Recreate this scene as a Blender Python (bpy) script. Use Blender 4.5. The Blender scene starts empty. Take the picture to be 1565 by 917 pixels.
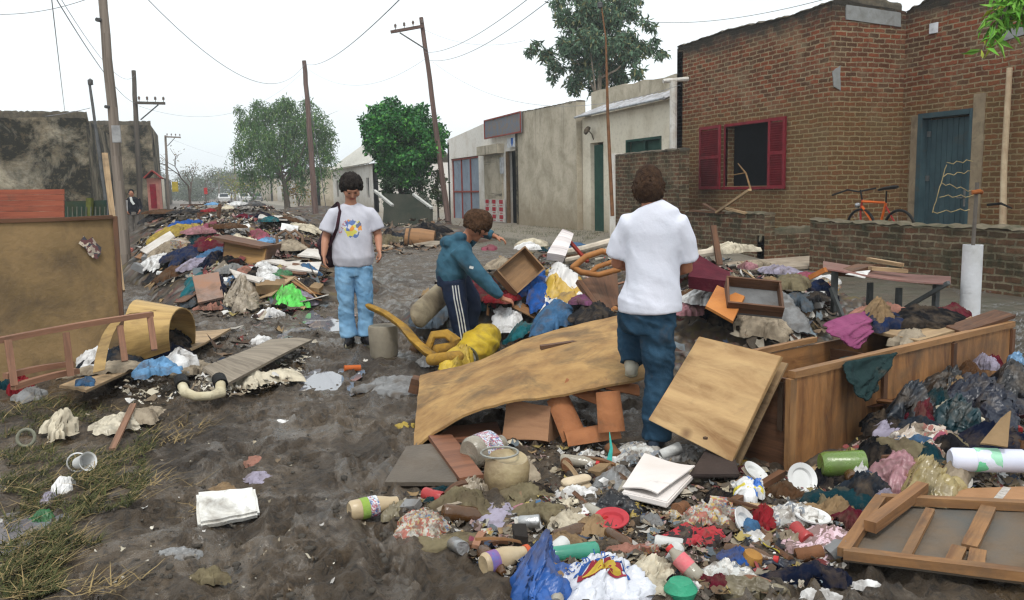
import bpy, bmesh, math, random
import numpy as np
from mathutils import Vector, Matrix
from mathutils.bvhtree import BVHTree
rnd = random.Random(7)
R_ = math.radians
sc = bpy.context.scene
COL = sc.collection

# ---------------------------------------------------------------- camera
CAM_H, FPX = 1.45, 1300.0
CAM_ROT = Matrix.Rotation(-R_(19.95), 3, 'Z') @ Matrix.Rotation(math.pi/2 - R_(7.56), 3, 'X') @ Matrix.Rotation(-R_(1.2), 3, 'Z')
cam = bpy.data.cameras.new('camera'); cam_o = bpy.data.objects.new('camera', cam); COL.objects.link(cam_o)
cam_o.location = (0, 0, CAM_H); cam_o.rotation_euler = CAM_ROT.to_euler()
cam.sensor_width = 36; cam.lens = 36*FPX/1565; cam.clip_start = 0.05; cam.clip_end = 3000
sc.camera = cam_o
# ---------------------------------------------------------------- world, sun, exposure
w = bpy.data.worlds.new('World'); sc.world = w; w.use_nodes = True
nt = w.node_tree; nt.nodes.clear()
sky = nt.nodes.new('ShaderNodeTexSky'); sky.sky_type = 'NISHITA'; sky.sun_disc = False
SUN_EL, SUN_AZ = 62, 200
sky.sun_elevation = R_(SUN_EL); sky.sun_rotation = R_(SUN_AZ); sky.air_density = 1.0; sky.dust_density = 5.0; sky.ozone_density = 1.0
hs = nt.nodes.new('ShaderNodeHueSaturation'); hs.inputs['Saturation'].default_value = 0.15
mx = nt.nodes.new('ShaderNodeMix'); mx.data_type = 'RGBA'; mx.inputs[0].default_value = 0.72
mx.inputs[7].default_value = (10.2, 10.9, 11.15, 1)          # the even cloud cover
bg = nt.nodes.new('ShaderNodeBackground'); bg.inputs[1].default_value = 0.118
wo = nt.nodes.new('ShaderNodeOutputWorld')
tcw = nt.nodes.new('ShaderNodeTexCoord'); mpw = nt.nodes.new('ShaderNodeMapping'); mpw.inputs['Scale'].default_value = (1, 1, 3); nzw = nt.nodes.new('ShaderNodeTexNoise'); nzw.inputs['Scale'].default_value = 2.2; nzw.inputs['Detail'].default_value = 5
crw = nt.nodes.new('ShaderNodeMix'); crw.data_type = 'RGBA'; crw.inputs[6].default_value = (8.6, 9.5, 9.9, 1); crw.inputs[7].default_value = (11.2, 11.7, 11.8, 1)
nt.links.new(tcw.outputs['Generated'], mpw.inputs[0]); nt.links.new(mpw.outputs[0], nzw.inputs['Vector']); nt.links.new(nzw.outputs['Fac'], crw.inputs[0]); nt.links.new(crw.outputs[2], mx.inputs[7])
nt.links.new(sky.outputs[0], hs.inputs['Color']); nt.links.new(hs.outputs[0], mx.inputs[6])
nt.links.new(mx.outputs[2], bg.inputs[0]); nt.links.new(bg.outputs[0], wo.inputs[0])
sun = bpy.data.lights.new('sun', 'SUN'); sun.energy = 1.5; sun.angle = R_(12); sun.color = (1.0, 0.96, 0.9)
sun_o = bpy.data.objects.new('sun', sun); COL.objects.link(sun_o)
# the sun stands behind the camera's left shoulder, high above the cloud
sun_o.rotation_euler = (R_(90-SUN_EL), 0, R_(180-SUN_AZ))
sc.view_settings.view_transform = 'Standard'; sc.view_settings.look = 'None'
sc.view_settings.exposure = 0.2; sc.view_settings.gamma = 1.0; sc.view_settings.use_curve_mapping = False
sc.render.engine = 'CYCLES'
sc.cycles.max_bounces = 6; sc.cycles.diffuse_bounces = 3; sc.cycles.glossy_bounces = 2; sc.cycles.transmission_bounces = 4
sc.cycles.volume_bounces = 0; sc.cycles.transparent_max_bounces = 6; sc.cycles.use_denoising = True; sc.cycles.denoising_prefilter = 'ACCURATE'; sc.cycles.use_adaptive_sampling = False; sc.cycles.sample_clamp_indirect = 3; sc.cycles.filter_width = 1.3
sc.cycles.volume_step_rate = 5.0

# ---------------------------------------------------------------- where a line of sight meets the ground plan
CO = Vector((0, 0, CAM_H))
def ray(px, py): return CAM_ROT @ Vector(((px-782.5)/FPX, -(py-458.5)/FPX, -1.0))
def D(px, py, t): return CO + ray(px, py)*t
def G(px, py, z=0.0):
    d = ray(px, py); return CO + d*((z-CAM_H)/d.z)
def PX(px, py, x):
    d = ray(px, py); return CO + d*(x/d.x)
def PY(px, py, y):
    d = ray(px, py); return CO + d*(y/d.y)

# ---------------------------------------------------------------- noise
def _h(ix, iy, s):
    n = (ix.astype(np.int64)*374761393 + iy.astype(np.int64)*668265263 + int(s)*982451653) & 0x7fffffff
    n = ((n ^ (n >> 13))*1274126177) & 0x7fffffff
    return ((n ^ (n >> 16)) & 0xffff)/65535.0
def vn(x, y, s=0):
    x = np.asarray(x, float); y = np.asarray(y, float)
    ix, iy = np.floor(x), np.floor(y); fx, fy = x-ix, y-iy
    fx = fx*fx*(3-2*fx); fy = fy*fy*(3-2*fy)
    a, b, c, d = _h(ix, iy, s), _h(ix+1, iy, s), _h(ix, iy+1, s), _h(ix+1, iy+1, s)
    return (a*(1-fx)+b*fx)*(1-fy)+(c*(1-fx)+d*fx)*fy
def fbm(x, y, s=0, o=4):
    t = 0; a = .5
    for k in range(o):
        t = t+a*vn(x*2**k+k*17.3, y*2**k-k*9.1, s+k); a *= .5
    return t
def ridge(x, y, s=0, o=3):
    t = 0; a = .5
    for k in range(o):
        t = t+a*(1-np.abs(2*vn(x*2**k+k*7.7, y*2**k+k*3.1, s+k)-1)); a *= .5
    return t
# ---------------------------------------------------------------- terrain
HEAPS = [  # cx, cy, rx, ry, angle, height
    (3.2, 8.6, 1.35, 1.3, 0, .62), (4.6, 8.0, 1.5, 1.3, -20, .66), (4.5, 6.5, 1.3, 1.2, -20, .5), (3.4, 6.6, 1.0, 1.1, 0, .38),
    (3.0, 6.0, .9, .8, 0, .25), (5.9, 7.3, 1.3, 1.2, 0, .32),
    (0.9, 13.4, 1.7, 2.6, 0, .55), (0.6, 18.0, 2.3, 4.2, 0, .95), (0.6, 25.0, 3.0, 5.5, 0, 1.15), (2.2, 33.0, 3.2, 6, 0, .9), (1.1, 15.6, 1.3, 2.4, 0, .5),
    (4.4, 4.1, 1.3, .9, 35, .2), (3.6, 3.3, 1.0, .7, 30, .16), (6.3, 24.5, 2.0, 3.2, 0, .5),
    (-0.3, 6.3, 1.4, .9, 30, .08), (4.6, 36, 3, 5, 0, .5), (6.2, 50, 3, 9, 0, .7)]
def heaps(x, y):
    x = np.asarray(x, float); y = np.asarray(y, float); t = np.zeros(np.broadcast(x, y).shape)
    for cx, cy, rx, ry, an, h in HEAPS:
        c, s = math.cos(R_(an)), math.sin(R_(an)); dx, dy = x-cx, y-cy
        r2 = ((c*dx+s*dy)/rx)**2+((-s*dx+c*dy)/ry)**2
        t = np.maximum(t, h*np.clip(1-r2, 0, 1)**.8)
    return t
def mud(x, y):
    x = np.asarray(x, float); y = np.asarray(y, float)
    k = np.clip(8.1-x, 0, 1)*(.35+.65*np.clip((30-y)/20, 0, 1))
    soft = np.clip(1.3-((x-1.6)/1.3)**2*.9-((y-7)/3.5)**2*.5, .0, 1)      # the trodden wet lane
    a = 1-.6*soft
    xs, ys = x*.9+.35*y, y*.9-.35*x
    z = k*(.05*(fbm(x*.8, y*.8, 3)-.5)+a*(0.065*(ridge(xs*3.4, ys*4.4, 11)-.5)+.038*(ridge(xs*13, ys*16, 5, 3)-.45)+.02*(vn(xs*32, ys*36, 9)-.5)))
    z = z+.13*np.clip((x-8.15)/.08, 0, 1)*np.clip((y-12)/1.5, 0, 1)      # kerb and pavement on the house side
    z = z+.12*np.clip((-2.1-x)/.1, 0, 1)*np.clip((y-14)/1, 0, 1)
    # puddle hollows
    for cx, cy, rx, ry in PUD:
        q = ((x-cx)/rx)**2+((y-cy)/ry)**2
        z = z-(.055+z*.6)*np.exp(-q*1.2)
    return z
PUD = []
for px, py, rx, ry in ((490, 576, .25, .42), (500, 492, .2, .8), (20, 800, .22, .35), (436, 512, .12, .3)):
    g = G(px, py); PUD.append((g.x, g.y, rx, ry))
def Hs(x, y): return float(mud(x, y)+heaps(x, y))
_TS = 1.8*1.006**np.arange(660)
def place(px, py, lift=0.0):
    """the point of the terrain on a line of sight"""
    d = ray(px, py); X, Y, Z = _TS*d.x, _TS*d.y, CAM_H+_TS*d.z; hit = Z < mud(X, Y)+heaps(X, Y)+lift
    return CO+d*float(_TS[int(np.argmax(hit))] if hit.any() else _TS[-1])
def flat(px, py):
    return place(px, py)

# ---------------------------------------------------------------- materials
MUDC = (.088, .064, .043)
def newmat(name):
    m = bpy.data.materials.new(name); m.use_nodes = True; n = m.node_tree; b = n.nodes['Principled BSDF']
    return m, n, b
def N(n, t, **kw):
    o = n.nodes.new(t)
    for k, v in kw.items():
        if k.startswith('_'): setattr(o, k[1:], v)
        else: o.inputs[k.replace('__', ' ')].default_value = v
    return o
def coords(n, kind='Object', scale=(1, 1, 1), rand=True):
    tc = n.nodes.new('ShaderNodeTexCoord'); mp = n.nodes.new('ShaderNodeMapping'); mp.inputs['Scale'].default_value = scale
    n.links.new(tc.outputs[kind], mp.inputs[0])
    if rand:
        oi = n.nodes.new('ShaderNodeObjectInfo'); cb = n.nodes.new('ShaderNodeVectorMath'); cb.operation = 'SCALE'; cb.inputs[0].default_value = (13, 7.3, 3.1)
        n.links.new(oi.outputs['Random'], cb.inputs['Scale']); n.links.new(cb.outputs[0], mp.inputs['Location'])
    return mp.outputs[0]
def noise(n, vec, scale, detail=4, rough=.55, dist=0):
    o = N(n, 'ShaderNodeTexNoise', Scale=scale, Detail=detail, Roughness=rough, Distortion=dist); n.links.new(vec, o.inputs['Vector']); return o.outputs['Fac']
def ramp(n, fac, a, b):
    o = N(n, 'ShaderNodeMapRange'); o.inputs[1].default_value = a; o.inputs[2].default_value = b; n.links.new(fac, o.inputs[0]); return o.outputs[0]
def mixc(n, fac, a, b, mode='MIX'):
    o = n.nodes.new('ShaderNodeMix'); o.data_type = 'RGBA'; o.blend_type = mode
    if hasattr(fac, 'links'): n.links.new(fac, o.inputs[0])
    else: o.inputs[0].default_value = fac
    for i, c in ((6, a), (7, b)):
        if hasattr(c, 'links'): n.links.new(c, o.inputs[i])
        else: o.inputs[i].default_value = (*c[:3], 1)
    return o.outputs[2]
def math_(n, op, a, b=0.0, cl=False):
    o = n.nodes.new('ShaderNodeMath'); o.operation = op; o.use_clamp = cl
    for i, c in ((0, a), (1, b)):
        if hasattr(c, 'links'): n.links.new(c, o.inputs[i])
        else: o.inputs[i].default_value = c
    return o.outputs[0]
def bump(n, b, h, st, dist=.02):
    o = N(n, 'ShaderNodeBump', Strength=st, Distance=dist); n.links.new(h, o.inputs['Height']); n.links.new(o.outputs[0], b.inputs['Normal'])
_mc = {}
def M(name, col, col2=None, rough=.85, scale=7, mud=.25, bs=35, bst=.35, metal=0, trans=0, spec=.12, rand=True, dist=.015, alpha=1, crease=0):
    """plain surface: two tones, a mud film of its own shape, fine relief"""
    if name in _mc: return _mc[name]
    m, n, b = newmat(name); v = coords(n, rand=rand)
    if col2 is None: col2 = tuple(c*.62 for c in col)
    c = mixc(n, ramp(n, noise(n, v, scale, 5, .6), .32, .68), col, col2)
    rg = rough
    if mud > 0:
        f = ramp(n, noise(n, v, scale*.55+1.2, 6, .65, .6), .62-.3*mud, .78-.22*mud)
        f = math_(n, 'MULTIPLY', f, .45+.5*mud, True)
        c = mixc(n, f, c, MUDC)
        r = N(n, 'ShaderNodeMapRange'); n.links.new(f, r.inputs[0]); r.inputs[3].default_value = rough; r.inputs[4].default_value = .75; n.links.new(r.outputs[0], b.inputs['Roughness'])
    else: b.inputs['Roughness'].default_value = rough
    n.links.new(c, b.inputs['Base Color'])
    b.inputs['Metallic'].default_value = metal; b.inputs['Specular IOR Level'].default_value = spec
    if trans: b.inputs['Transmission Weight'].default_value = trans
    if alpha < 1: b.inputs['Alpha'].default_value = alpha
    hh = noise(n, v, bs, 4, .6)
    if crease:
        cr = N(n, 'ShaderNodeTexNoise', Scale=crease, Detail=5, Roughness=.55, Distortion=1.2); cr.noise_type = 'RIDGED_MULTIFRACTAL'; n.links.new(v, cr.inputs['Vector']); hh = math_(n, 'ADD', math_(n, 'MULTIPLY', hh, .25), math_(n, 'MULTIPLY', cr.outputs['Fac'], .8))
    bump(n, b, hh, bst, dist)
    _mc[name] = m; return m
def WOOD(name, a, b_, grain=1.0, mud=.25, rough=.6, knots=False, stain=.0):
    if name in _mc: return _mc[name]
    m, n, b = newmat(name)
    v = coords(n, 'UV', (1.6, 22*grain, 1), True); v2 = coords(n, 'UV', (1, 1, 1), True); v3 = coords(n, 'UV', (.35, 5, 1), True)
    g = noise(n, v, 1.6, 6, .65, 1.2)
    c = mixc(n, ramp(n, g, .36, .64), a, b_)
    c = mixc(n, math_(n, 'MULTIPLY', ramp(n, noise(n, v3, 2.2, 3), .4, .62), .55, True), c, tuple(x*1.35 for x in a))
    if knots:
        vo = N(n, 'ShaderNodeTexVoronoi', Scale=3.1); n.links.new(v2, vo.inputs['Vector'])
        k = ramp(n, vo.outputs['Distance'], .13, .03)
        c = mixc(n, math_(n, 'MULTIPLY', k, .7, True), c, (.11, .045, .02))
    if mud > 0:
        f = ramp(n, noise(n, v2, 2.6, 7, .68, .7), .64-.3*mud, .85-.22*mud); f = math_(n, 'MULTIPLY', f, .4+.5*mud, True)
        c = mixc(n, f, c, MUDC)
    n.links.new(c, b.inputs['Base Color']); b.inputs['Roughness'].default_value = rough; b.inputs['Specular IOR Level'].default_value = .3
    bump(n, b, math_(n, 'ADD', g, noise(n, v2, 60, 3)), .3, .004)
    _mc[name] = m; return m
PAL = dict(white=(.74, .73, .72), cream=(.62, .55, .42), grey=(.3, .3, .3), dark=(.03, .03, .033), black=(.012, .012, .014), navy=(.015, .03, .085), blue=(.03, .12, .42),
           denim=(.07, .17, .32), sky=(.2, .42, .7), teal=(.02, .16, .19), green=(.03, .2, .06), bright_green=(.1, .62, .08), yellow=(.5, .36, .08), mustard=(.5, .3, .04), orange=(.6, .2, .04),
           red=(.3, .022, .03), maroon=(.14, .015, .03), pink=(.48, .23, .26), rose=(.38, .1, .15), purple=(.2, .07, .15), lilac=(.42, .38, .48), salmon=(.42, .2, .15), brown=(.12, .06, .03), tan=(.36, .24, .13), beige=(.46, .38, .28), khaki=(.24, .2, .12), olive=(.12, .12, .04), slate=(.1, .13, .16))
def cm(c, kind='cloth'):
    k = c+'_'+kind
    if k in _mc: return _mc[k]
    col = PAL[c]
    if kind == 'cloth': return M(k, col, tuple(x*.55 for x in col), .95, 11, .5, 45, .7, spec=.06, crease=9, dist=.02)
    if kind == 'plastic': return M(k, col, tuple(x*.8 for x in col), .32, 6, .45, 25, .3, spec=.4)
    if kind == 'film': return M(k, col, tuple(x*.6 for x in col), .3, 12, .5, 26, .8, spec=.45, dist=.03, crease=14)
    if kind == 'paper': return M(k, col, tuple(x*.8 for x in col), .8, 8, .5, 40, .3, crease=7)
    if kind == 'card': return M(k, col, tuple(x*.7 for x in col), .85, 5, .35, 50, .25)
def printed(name, base, cols, scale=9, mud=.3, rough=.5):
    """paper or film printed with irregular patches of colour"""
    if name in _mc: return _mc[name]
    m, n, b = newmat(name); v = coords(n)
    nz = N(n, 'ShaderNodeTexNoise', Scale=scale*.8, Detail=2); n.links.new(v, nz.inputs['Vector'])
    add = n.nodes.new('ShaderNodeVectorMath'); add.operation = 'MULTIPLY_ADD'; add.inputs[1].default_value = (.12,)*3
    n.links.new(nz.outputs['Color'], add.inputs[0]); n.links.new(v, add.inputs[2])
    vo = N(n, 'ShaderNodeTexVoronoi', Scale=scale); n.links.new(add.outputs[0], vo.inputs['Vector'])
    sp = n.nodes.new('ShaderNodeSeparateColor'); n.links.new(vo.outputs['Color'], sp.inputs[0])
    c = base
    for i, cc in enumerate(cols):
        c = mixc(n, math_(n, 'GREATER_THAN', sp.outputs[i % 3], .62+.07*(i//3)), c, cc)
    if mud:
        f = math_(n, 'MULTIPLY', ramp(n, noise(n, v, scale*.5, 6, .65), .55-.25*mud, .72-.2*mud), .85, True); c = mixc(n, f, c, MUDC)
    n.links.new(c, b.inputs['Base Color']); b.inputs['Roughness'].default_value = rough
    bump(n, b, noise(n, v, 30, 4), .4, .012)
    _mc[name] = m; return m

W_PLY = WOOD('plywood_light', (.5, .33, .16), (.27, .145, .06), .28, .22, .55, True)
W_PLYD = M('plywood_muddy', (.43, .265, .105), (.22, .12, .05), .7, 4.5, .5, 30, .35)
PAL = {k: (v if k in ('white', 'cream', 'bright_green') else tuple(c*.78 for c in v)) for k, v in PAL.items()}
W_ORG = WOOD('wardrobe_veneer', (.31, .15, .055), (.12, .045, .017), .4, .7, .55)
W_BRN = WOOD('brown_wood', (.13, .06, .03), (.055, .026, .014), .8, .45, .65)
W_GRY = WOOD('weathered_wood', (.25, .21, .16), (.13, .105, .08), 1, .5, .85)
W_TAN = WOOD('pale_wood', (.36, .25, .14), (.2, .125, .065), .8, .5, .7)
W_POLE = WOOD('pole_wood', (.20, .165, .135), (.09, .07, .055), 1.2, .05, .9)

# ---------------------------------------------------------------- geometry
class Geo:
    def __init__(s): s.V = []; s.F = []; s.U = []
    def add(s, V, F, U=None, M_=None):
        o = len(s.V)
        s.V += [tuple((M_ @ Vector(v)) if M_ is not None else v) for v in V]
        s.F += [tuple(i+o for i in f) for f in F]
        s.U += (U if U is not None else [[(V[i][0], V[i][2] if abs(V[i][2]-V[f[0]][2]) > 1e-5 or True else V[i][1]) for i in f] for f in F])
        return s
    def join(s, g): return s.add(g.V, g.F, g.U)
    def xf(s, m): s.V = [tuple(m @ Vector(v)) for v in s.V]; return s
_BF = [(0, 3, 2, 1), (4, 5, 6, 7), (0, 1, 5, 4), (1, 2, 6, 5), (2, 3, 7, 6), (3, 0, 4, 7)]
def box(sx, sy, sz, c=(0, 0, 0), m=None):
    V = [((-.5 if i in (0, 3, 4, 7) else .5)*sx+c[0], (-.5 if i in (0, 1, 4, 5) else .5)*sy+c[1], (-.5 if i < 4 else .5)*sz+c[2]) for i in range(8)]
    ax = sorted(range(3), key=lambda a: -(sx, sy, sz)[a]); U = []
    for f in _BF:
        fixed = [a for a in range(3) if len({round(V[i][a], 6) for i in f}) == 1]
        ip = [a for a in ax if a not in fixed[:1]][:2]
        U.append([(V[i][ip[0]]+.37*len(U), V[i][ip[1]]+.53*len(U)) for i in f])
    return Geo().add(V, _BF, U, m)
def boxb(x0, x1, y0, y1, z0, z1): return box(x1-x0, y1-y0, z1-z0, ((x0+x1)/2, (y0+y1)/2, (z0+z1)/2))
def frame_of(d, up=Vector((0, 0, 1))):
    d = Vector(d).normalized(); s = up.cross(d)
    if s.length < .05: s = Vector((1, 0, 0)).cross(d)
    s.normalize(); return s, d, s.cross(d)*-1 if False else d.cross(s)*-1
def plank(A, B, w, th, roll=0, bow=0, n=6, up=Vector((0, 0, 1)), seed=1):
    """squared timber from A to B"""
    A, B = Vector(A), Vector(B); d = (B-A); L = d.length; d.normalize()
    s = d.cross(up); s = s.normalized() if s.length > .05 else Vector((1, 0, 0)); u = s.cross(d)
    if roll: q = Matrix.Rotation(R_(roll), 3, d); s = q @ s; u = q @ u
    r = random.Random(seed); g = Geo(); V = []; F = []; U = []
    for i in range(n+1):
        t = i/n; c = A+d*(L*t)+u*(bow*4*t*(1-t)); k = 1+r.uniform(-.04, .04)
        for a, b in ((-1, -1), (1, -1), (1, 1), (-1, 1)): V.append(tuple(c+s*(a*w/2*k)+u*(b*th/2*k)))
    for i in range(n):
        for k in range(4):
            a = 4*i+k; b = 4*i+(k+1) % 4; F.append((a, b, b+4, a+4)); U.append([(L*i/n, k*.31), (L*i/n, k*.31+(w, th)[k % 2]), (L*(i+1)/n, k*.31+(w, th)[k % 2]), (L*(i+1)/n, k*.31)])
    F += [(3, 2, 1, 0), tuple(4*n+k for k in range(4))]; U += [[(0, 0), (0, w), (.02, w), (.02, 0)]]*2
    return g.add(V, F, U)
def tube(pts, r, seg=8, cap=True, dome=False):
    """round bar through pts; r a number or one per point; r may be (ra, rb) pairs with the first along the side vector"""
    P = [Vector(p) for p in pts]; n = len(P); rr = r if isinstance(r, (list, tuple)) and len(r) == n else [r]*n
    rr = [x if isinstance(x, tuple) else (x, x) for x in rr]; T = []
    for i in range(n):
        d = (P[min(i+1, n-1)]-P[max(i-1, 0)]); T.append(d.normalized() if d.length > 1e-9 else Vector((0, 0, 1)))
    s = T[0].cross(Vector((0, 1, 0)));  s = s if s.length > .1 else T[0].cross(Vector((0, 0, 1)))
    s.normalize(); V = []; F = []; U = []; L = 0; rings = []
    if dome:
        m0 = max(rr[0]); m1 = max(rr[-1]); k = [(.35, .94), (.7, .7), (.93, .35)]
        pre = [(P[0]-T[0]*(m0*a), (rr[0][0]*b, rr[0][1]*b), T[0]) for a, b in reversed(k)]
        post = [(P[-1]+T[-1]*(m1*a), (rr[-1][0]*b, rr[-1][1]*b), T[-1]) for a, b in k]
    else: pre, post = [], []
    seq = pre+[(P[i], rr[i], T[i]) for i in range(n)]+post
    for j, (c, (ra, rb), t) in enumerate(seq):
        s = (s-t*s.dot(t)).normalized(); u = t.cross(s)
        if j: L += (c-seq[j-1][0]).length
        for k in range(seg):
            a = 2*math.pi*k/seg; V.append(tuple(c+s*(ra*math.cos(a))+u*(rb*math.sin(a))))
        if j:
            for k in range(seg):
                a = (j-1)*seg+k; b = (j-1)*seg+(k+1) % seg; F.append((a, b, b+seg, a+seg)); q = 2*math.pi*max(ra, .01)/seg
                U.append([(L-.1, k*q), (L-.1, k*q+q), (L, k*q+q), (L, k*q)])
    if cap:
        m = len(seq)-1
        F += [tuple(reversed(range(seg))), tuple(m*seg+k for k in range(seg))]; U += [[(0, k*.01) for k in range(seg)]]*2
    return Geo().add(V, F, U)
def lathe(prof, seg=20, m=None, wob=0, seed=0):
    V = []; F = []; U = []; r_ = random.Random(seed); n = len(prof); ph = r_.uniform(0, 6)
    for j, (r, z) in enumerate(prof):
        for k in range(seg):
            a = 2*math.pi*k/seg; q = r*(1+wob*math.sin(2*a+ph+z*9)+wob*.6*math.sin(3*a-ph+z*21)); V.append((q*math.cos(a), q*math.sin(a), z))
    for j in range(n-1):
        for k in range(seg):
            a = j*seg+k; b = j*seg+(k+1) % seg; F.append((a, b, b+seg, a+seg)); U.append([(k/seg, prof[j][1]), ((k+1)/seg, prof[j][1]), ((k+1)/seg, prof[j+1][1]), (k/seg, prof[j+1][1])])
    if prof[0][0] > 1e-4: F.append(tuple(reversed(range(seg)))); U.append([(0, 0)]*seg)
    if prof[-1][0] > 1e-4: F.append(tuple((n-1)*seg+k for k in range(seg))); U.append([(0, 0)]*seg)
    return Geo().add(V, F, U, m)
def sheet(P, th):
    """slab from a grid of points P[i][j]"""
    P = np.array([[tuple(p) for p in r] for r in P], float); a, b = P.shape[:2]
    du = np.gradient(P, axis=0); dv = np.gradient(P, axis=1); nn = np.cross(du, dv); nn /= np.linalg.norm(nn, axis=2, keepdims=True)+1e-9
    lu = np.cumsum(np.r_[0, np.linalg.norm(np.diff(P[:, 0], axis=0), axis=1)]); lv = np.cumsum(np.r_[0, np.linalg.norm(np.diff(P[0], axis=0), axis=1)])
    V = [tuple(p) for p in (P+nn*th/2).reshape(-1, 3)]+[tuple(p) for p in (P-nn*th/2).reshape(-1, 3)]; o = a*b; F = []; U = []
    ix = lambda i, j: i*b+j
    for i in range(a-1):
        for j in range(b-1):
            q = [(i, j), (i+1, j), (i+1, j+1), (i, j+1)]
            F.append(tuple(ix(*x) for x in q)); U.append([(lu[x[0]], lv[x[1]]) for x in q])
            F.append(tuple(o+ix(*x) for x in reversed(q))); U.append([(lu[x[0]]+.7, lv[x[1]]+.4) for x in reversed(q)])
    bd = [(i, 0) for i in range(a)]+[(a-1, j) for j in range(1, b)]+[(i, b-1) for i in range(a-2, -1, -1)]+[(0, j) for j in range(b-2, 0, -1)]
    for k in range(len(bd)):
        p, q = ix(*bd[k]), ix(*bd[(k+1) % len(bd)]); F.append((p, o+p, o+q, q)); U.append([(k*.05, 0), (k*.05, th), (k*.05+.05, th), (k*.05+.05, 0)])
    return Geo().add(V, F, U)
def quad(c, th, n=(8, 6), warp=0, seed=0, edge=0):
    """slab over four corners with a slight warp and worn edges"""
    c = [Vector(x) for x in c]; nn = (c[1]-c[0]).cross(c[3]-c[0]).normalized(); r = random.Random(seed); a, b = r.uniform(0, 9), r.uniform(0, 9)
    P = []
    for i in range(n[0]+1):
        row = []
        for j in range(n[1]+1):
            u, v = i/n[0], j/n[1]; p = c[0]*(1-u)*(1-v)+c[1]*u*(1-v)+c[2]*u*v+c[3]*(1-u)*v
            p = p+nn*(warp*(math.sin(u*3.1+a)*math.cos(v*2.3+b)))
            if edge and (i in (0, n[0]) or j in (0, n[1])): p = p+(c[0]*.25+c[1]*.25+c[2]*.25+c[3]*.25-p)*r.uniform(0, edge)
            row.append(p)
        P.append(row)
    return sheet(P, th)
def mk(name, g, mat, parent=None, loc=None, smooth=False, bev=0, angle=40):
    me = bpy.data.meshes.new(name); V = np.array(g.V, float).reshape(-1, 3)
    if loc is not None: V = V-np.array(loc)
    me.from_pydata(V.tolist(), [], g.F)
    if g.U:
        uv = me.uv_layers.new(name='UVMap'); flat = [c for f in g.U for p in f for c in p[:2]]
        if len(flat) == 2*len(me.loops): uv.data.foreach_set('uv', flat)
    if bev:
        bm = bmesh.new(); bm.from_mesh(me); bmesh.ops.bevel(bm, geom=[e for e in bm.edges if e.is_manifold and e.calc_face_angle(0) > .6], offset=bev, segments=2, affect='EDGES', clamp_overlap=True); bm.to_mesh(me); bm.free()
    me.materials.append(mat)
    if smooth: me.shade_smooth(); 
    if smooth and angle < 180:
        try: me.set_sharp_from_angle(angle=R_(angle))
        except Exception: pass
    o = bpy.data.objects.new(name, me); COL.objects.link(o)
    if parent is not None: o.parent = parent
    elif loc is not None: o.location = loc
    return o
def tag(o, label=None, cat=None, group=None, kind=None):
    if label: o['label'] = label
    if cat: o['category'] = cat
    if group: o['group'] = group
    if kind: o['kind'] = kind
    return o
class Thing:
    """an Empty at the thing's base with its parts below it"""
    def __init__(s, name, loc, label, cat, group=None):
        s.o = bpy.data.objects.new(name, None); s.o.empty_display_size = .1; COL.objects.link(s.o); s.L = Vector(loc); s.o.location = s.L; tag(s.o, label, cat, group); s.w = {}
    def part(s, name, g, mat, parent=None, **kw):
        return mk(name, g, mat, parent if parent is not None else s.o, s.L, **kw)
def single(name, g, mat, label, cat, group=None, loc=None, **kw):
    V = np.array(g.V); 
    if loc is None: loc = (V[:, 0].mean(), V[:, 1].mean(), V[:, 2].min())
    return tag(mk(name, g, mat, None, loc, **kw), label, cat, group)
def copy_tree(o, parent=None):
    c = o.copy(); COL.objects.link(c); c.parent = parent
    for ch in list(o.children): copy_tree(ch, c)
    return c
def rotz(a): return Matrix.Rotation(R_(a), 4, 'Z')
def at(p, rz=0, rx=0, ry=0): return Matrix.Translation(Vector(p)) @ Matrix.Rotation(R_(rz), 4, 'Z') @ Matrix.Rotation(R_(ry), 4, 'Y') @ Matrix.Rotation(R_(rx), 4, 'X')
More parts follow.
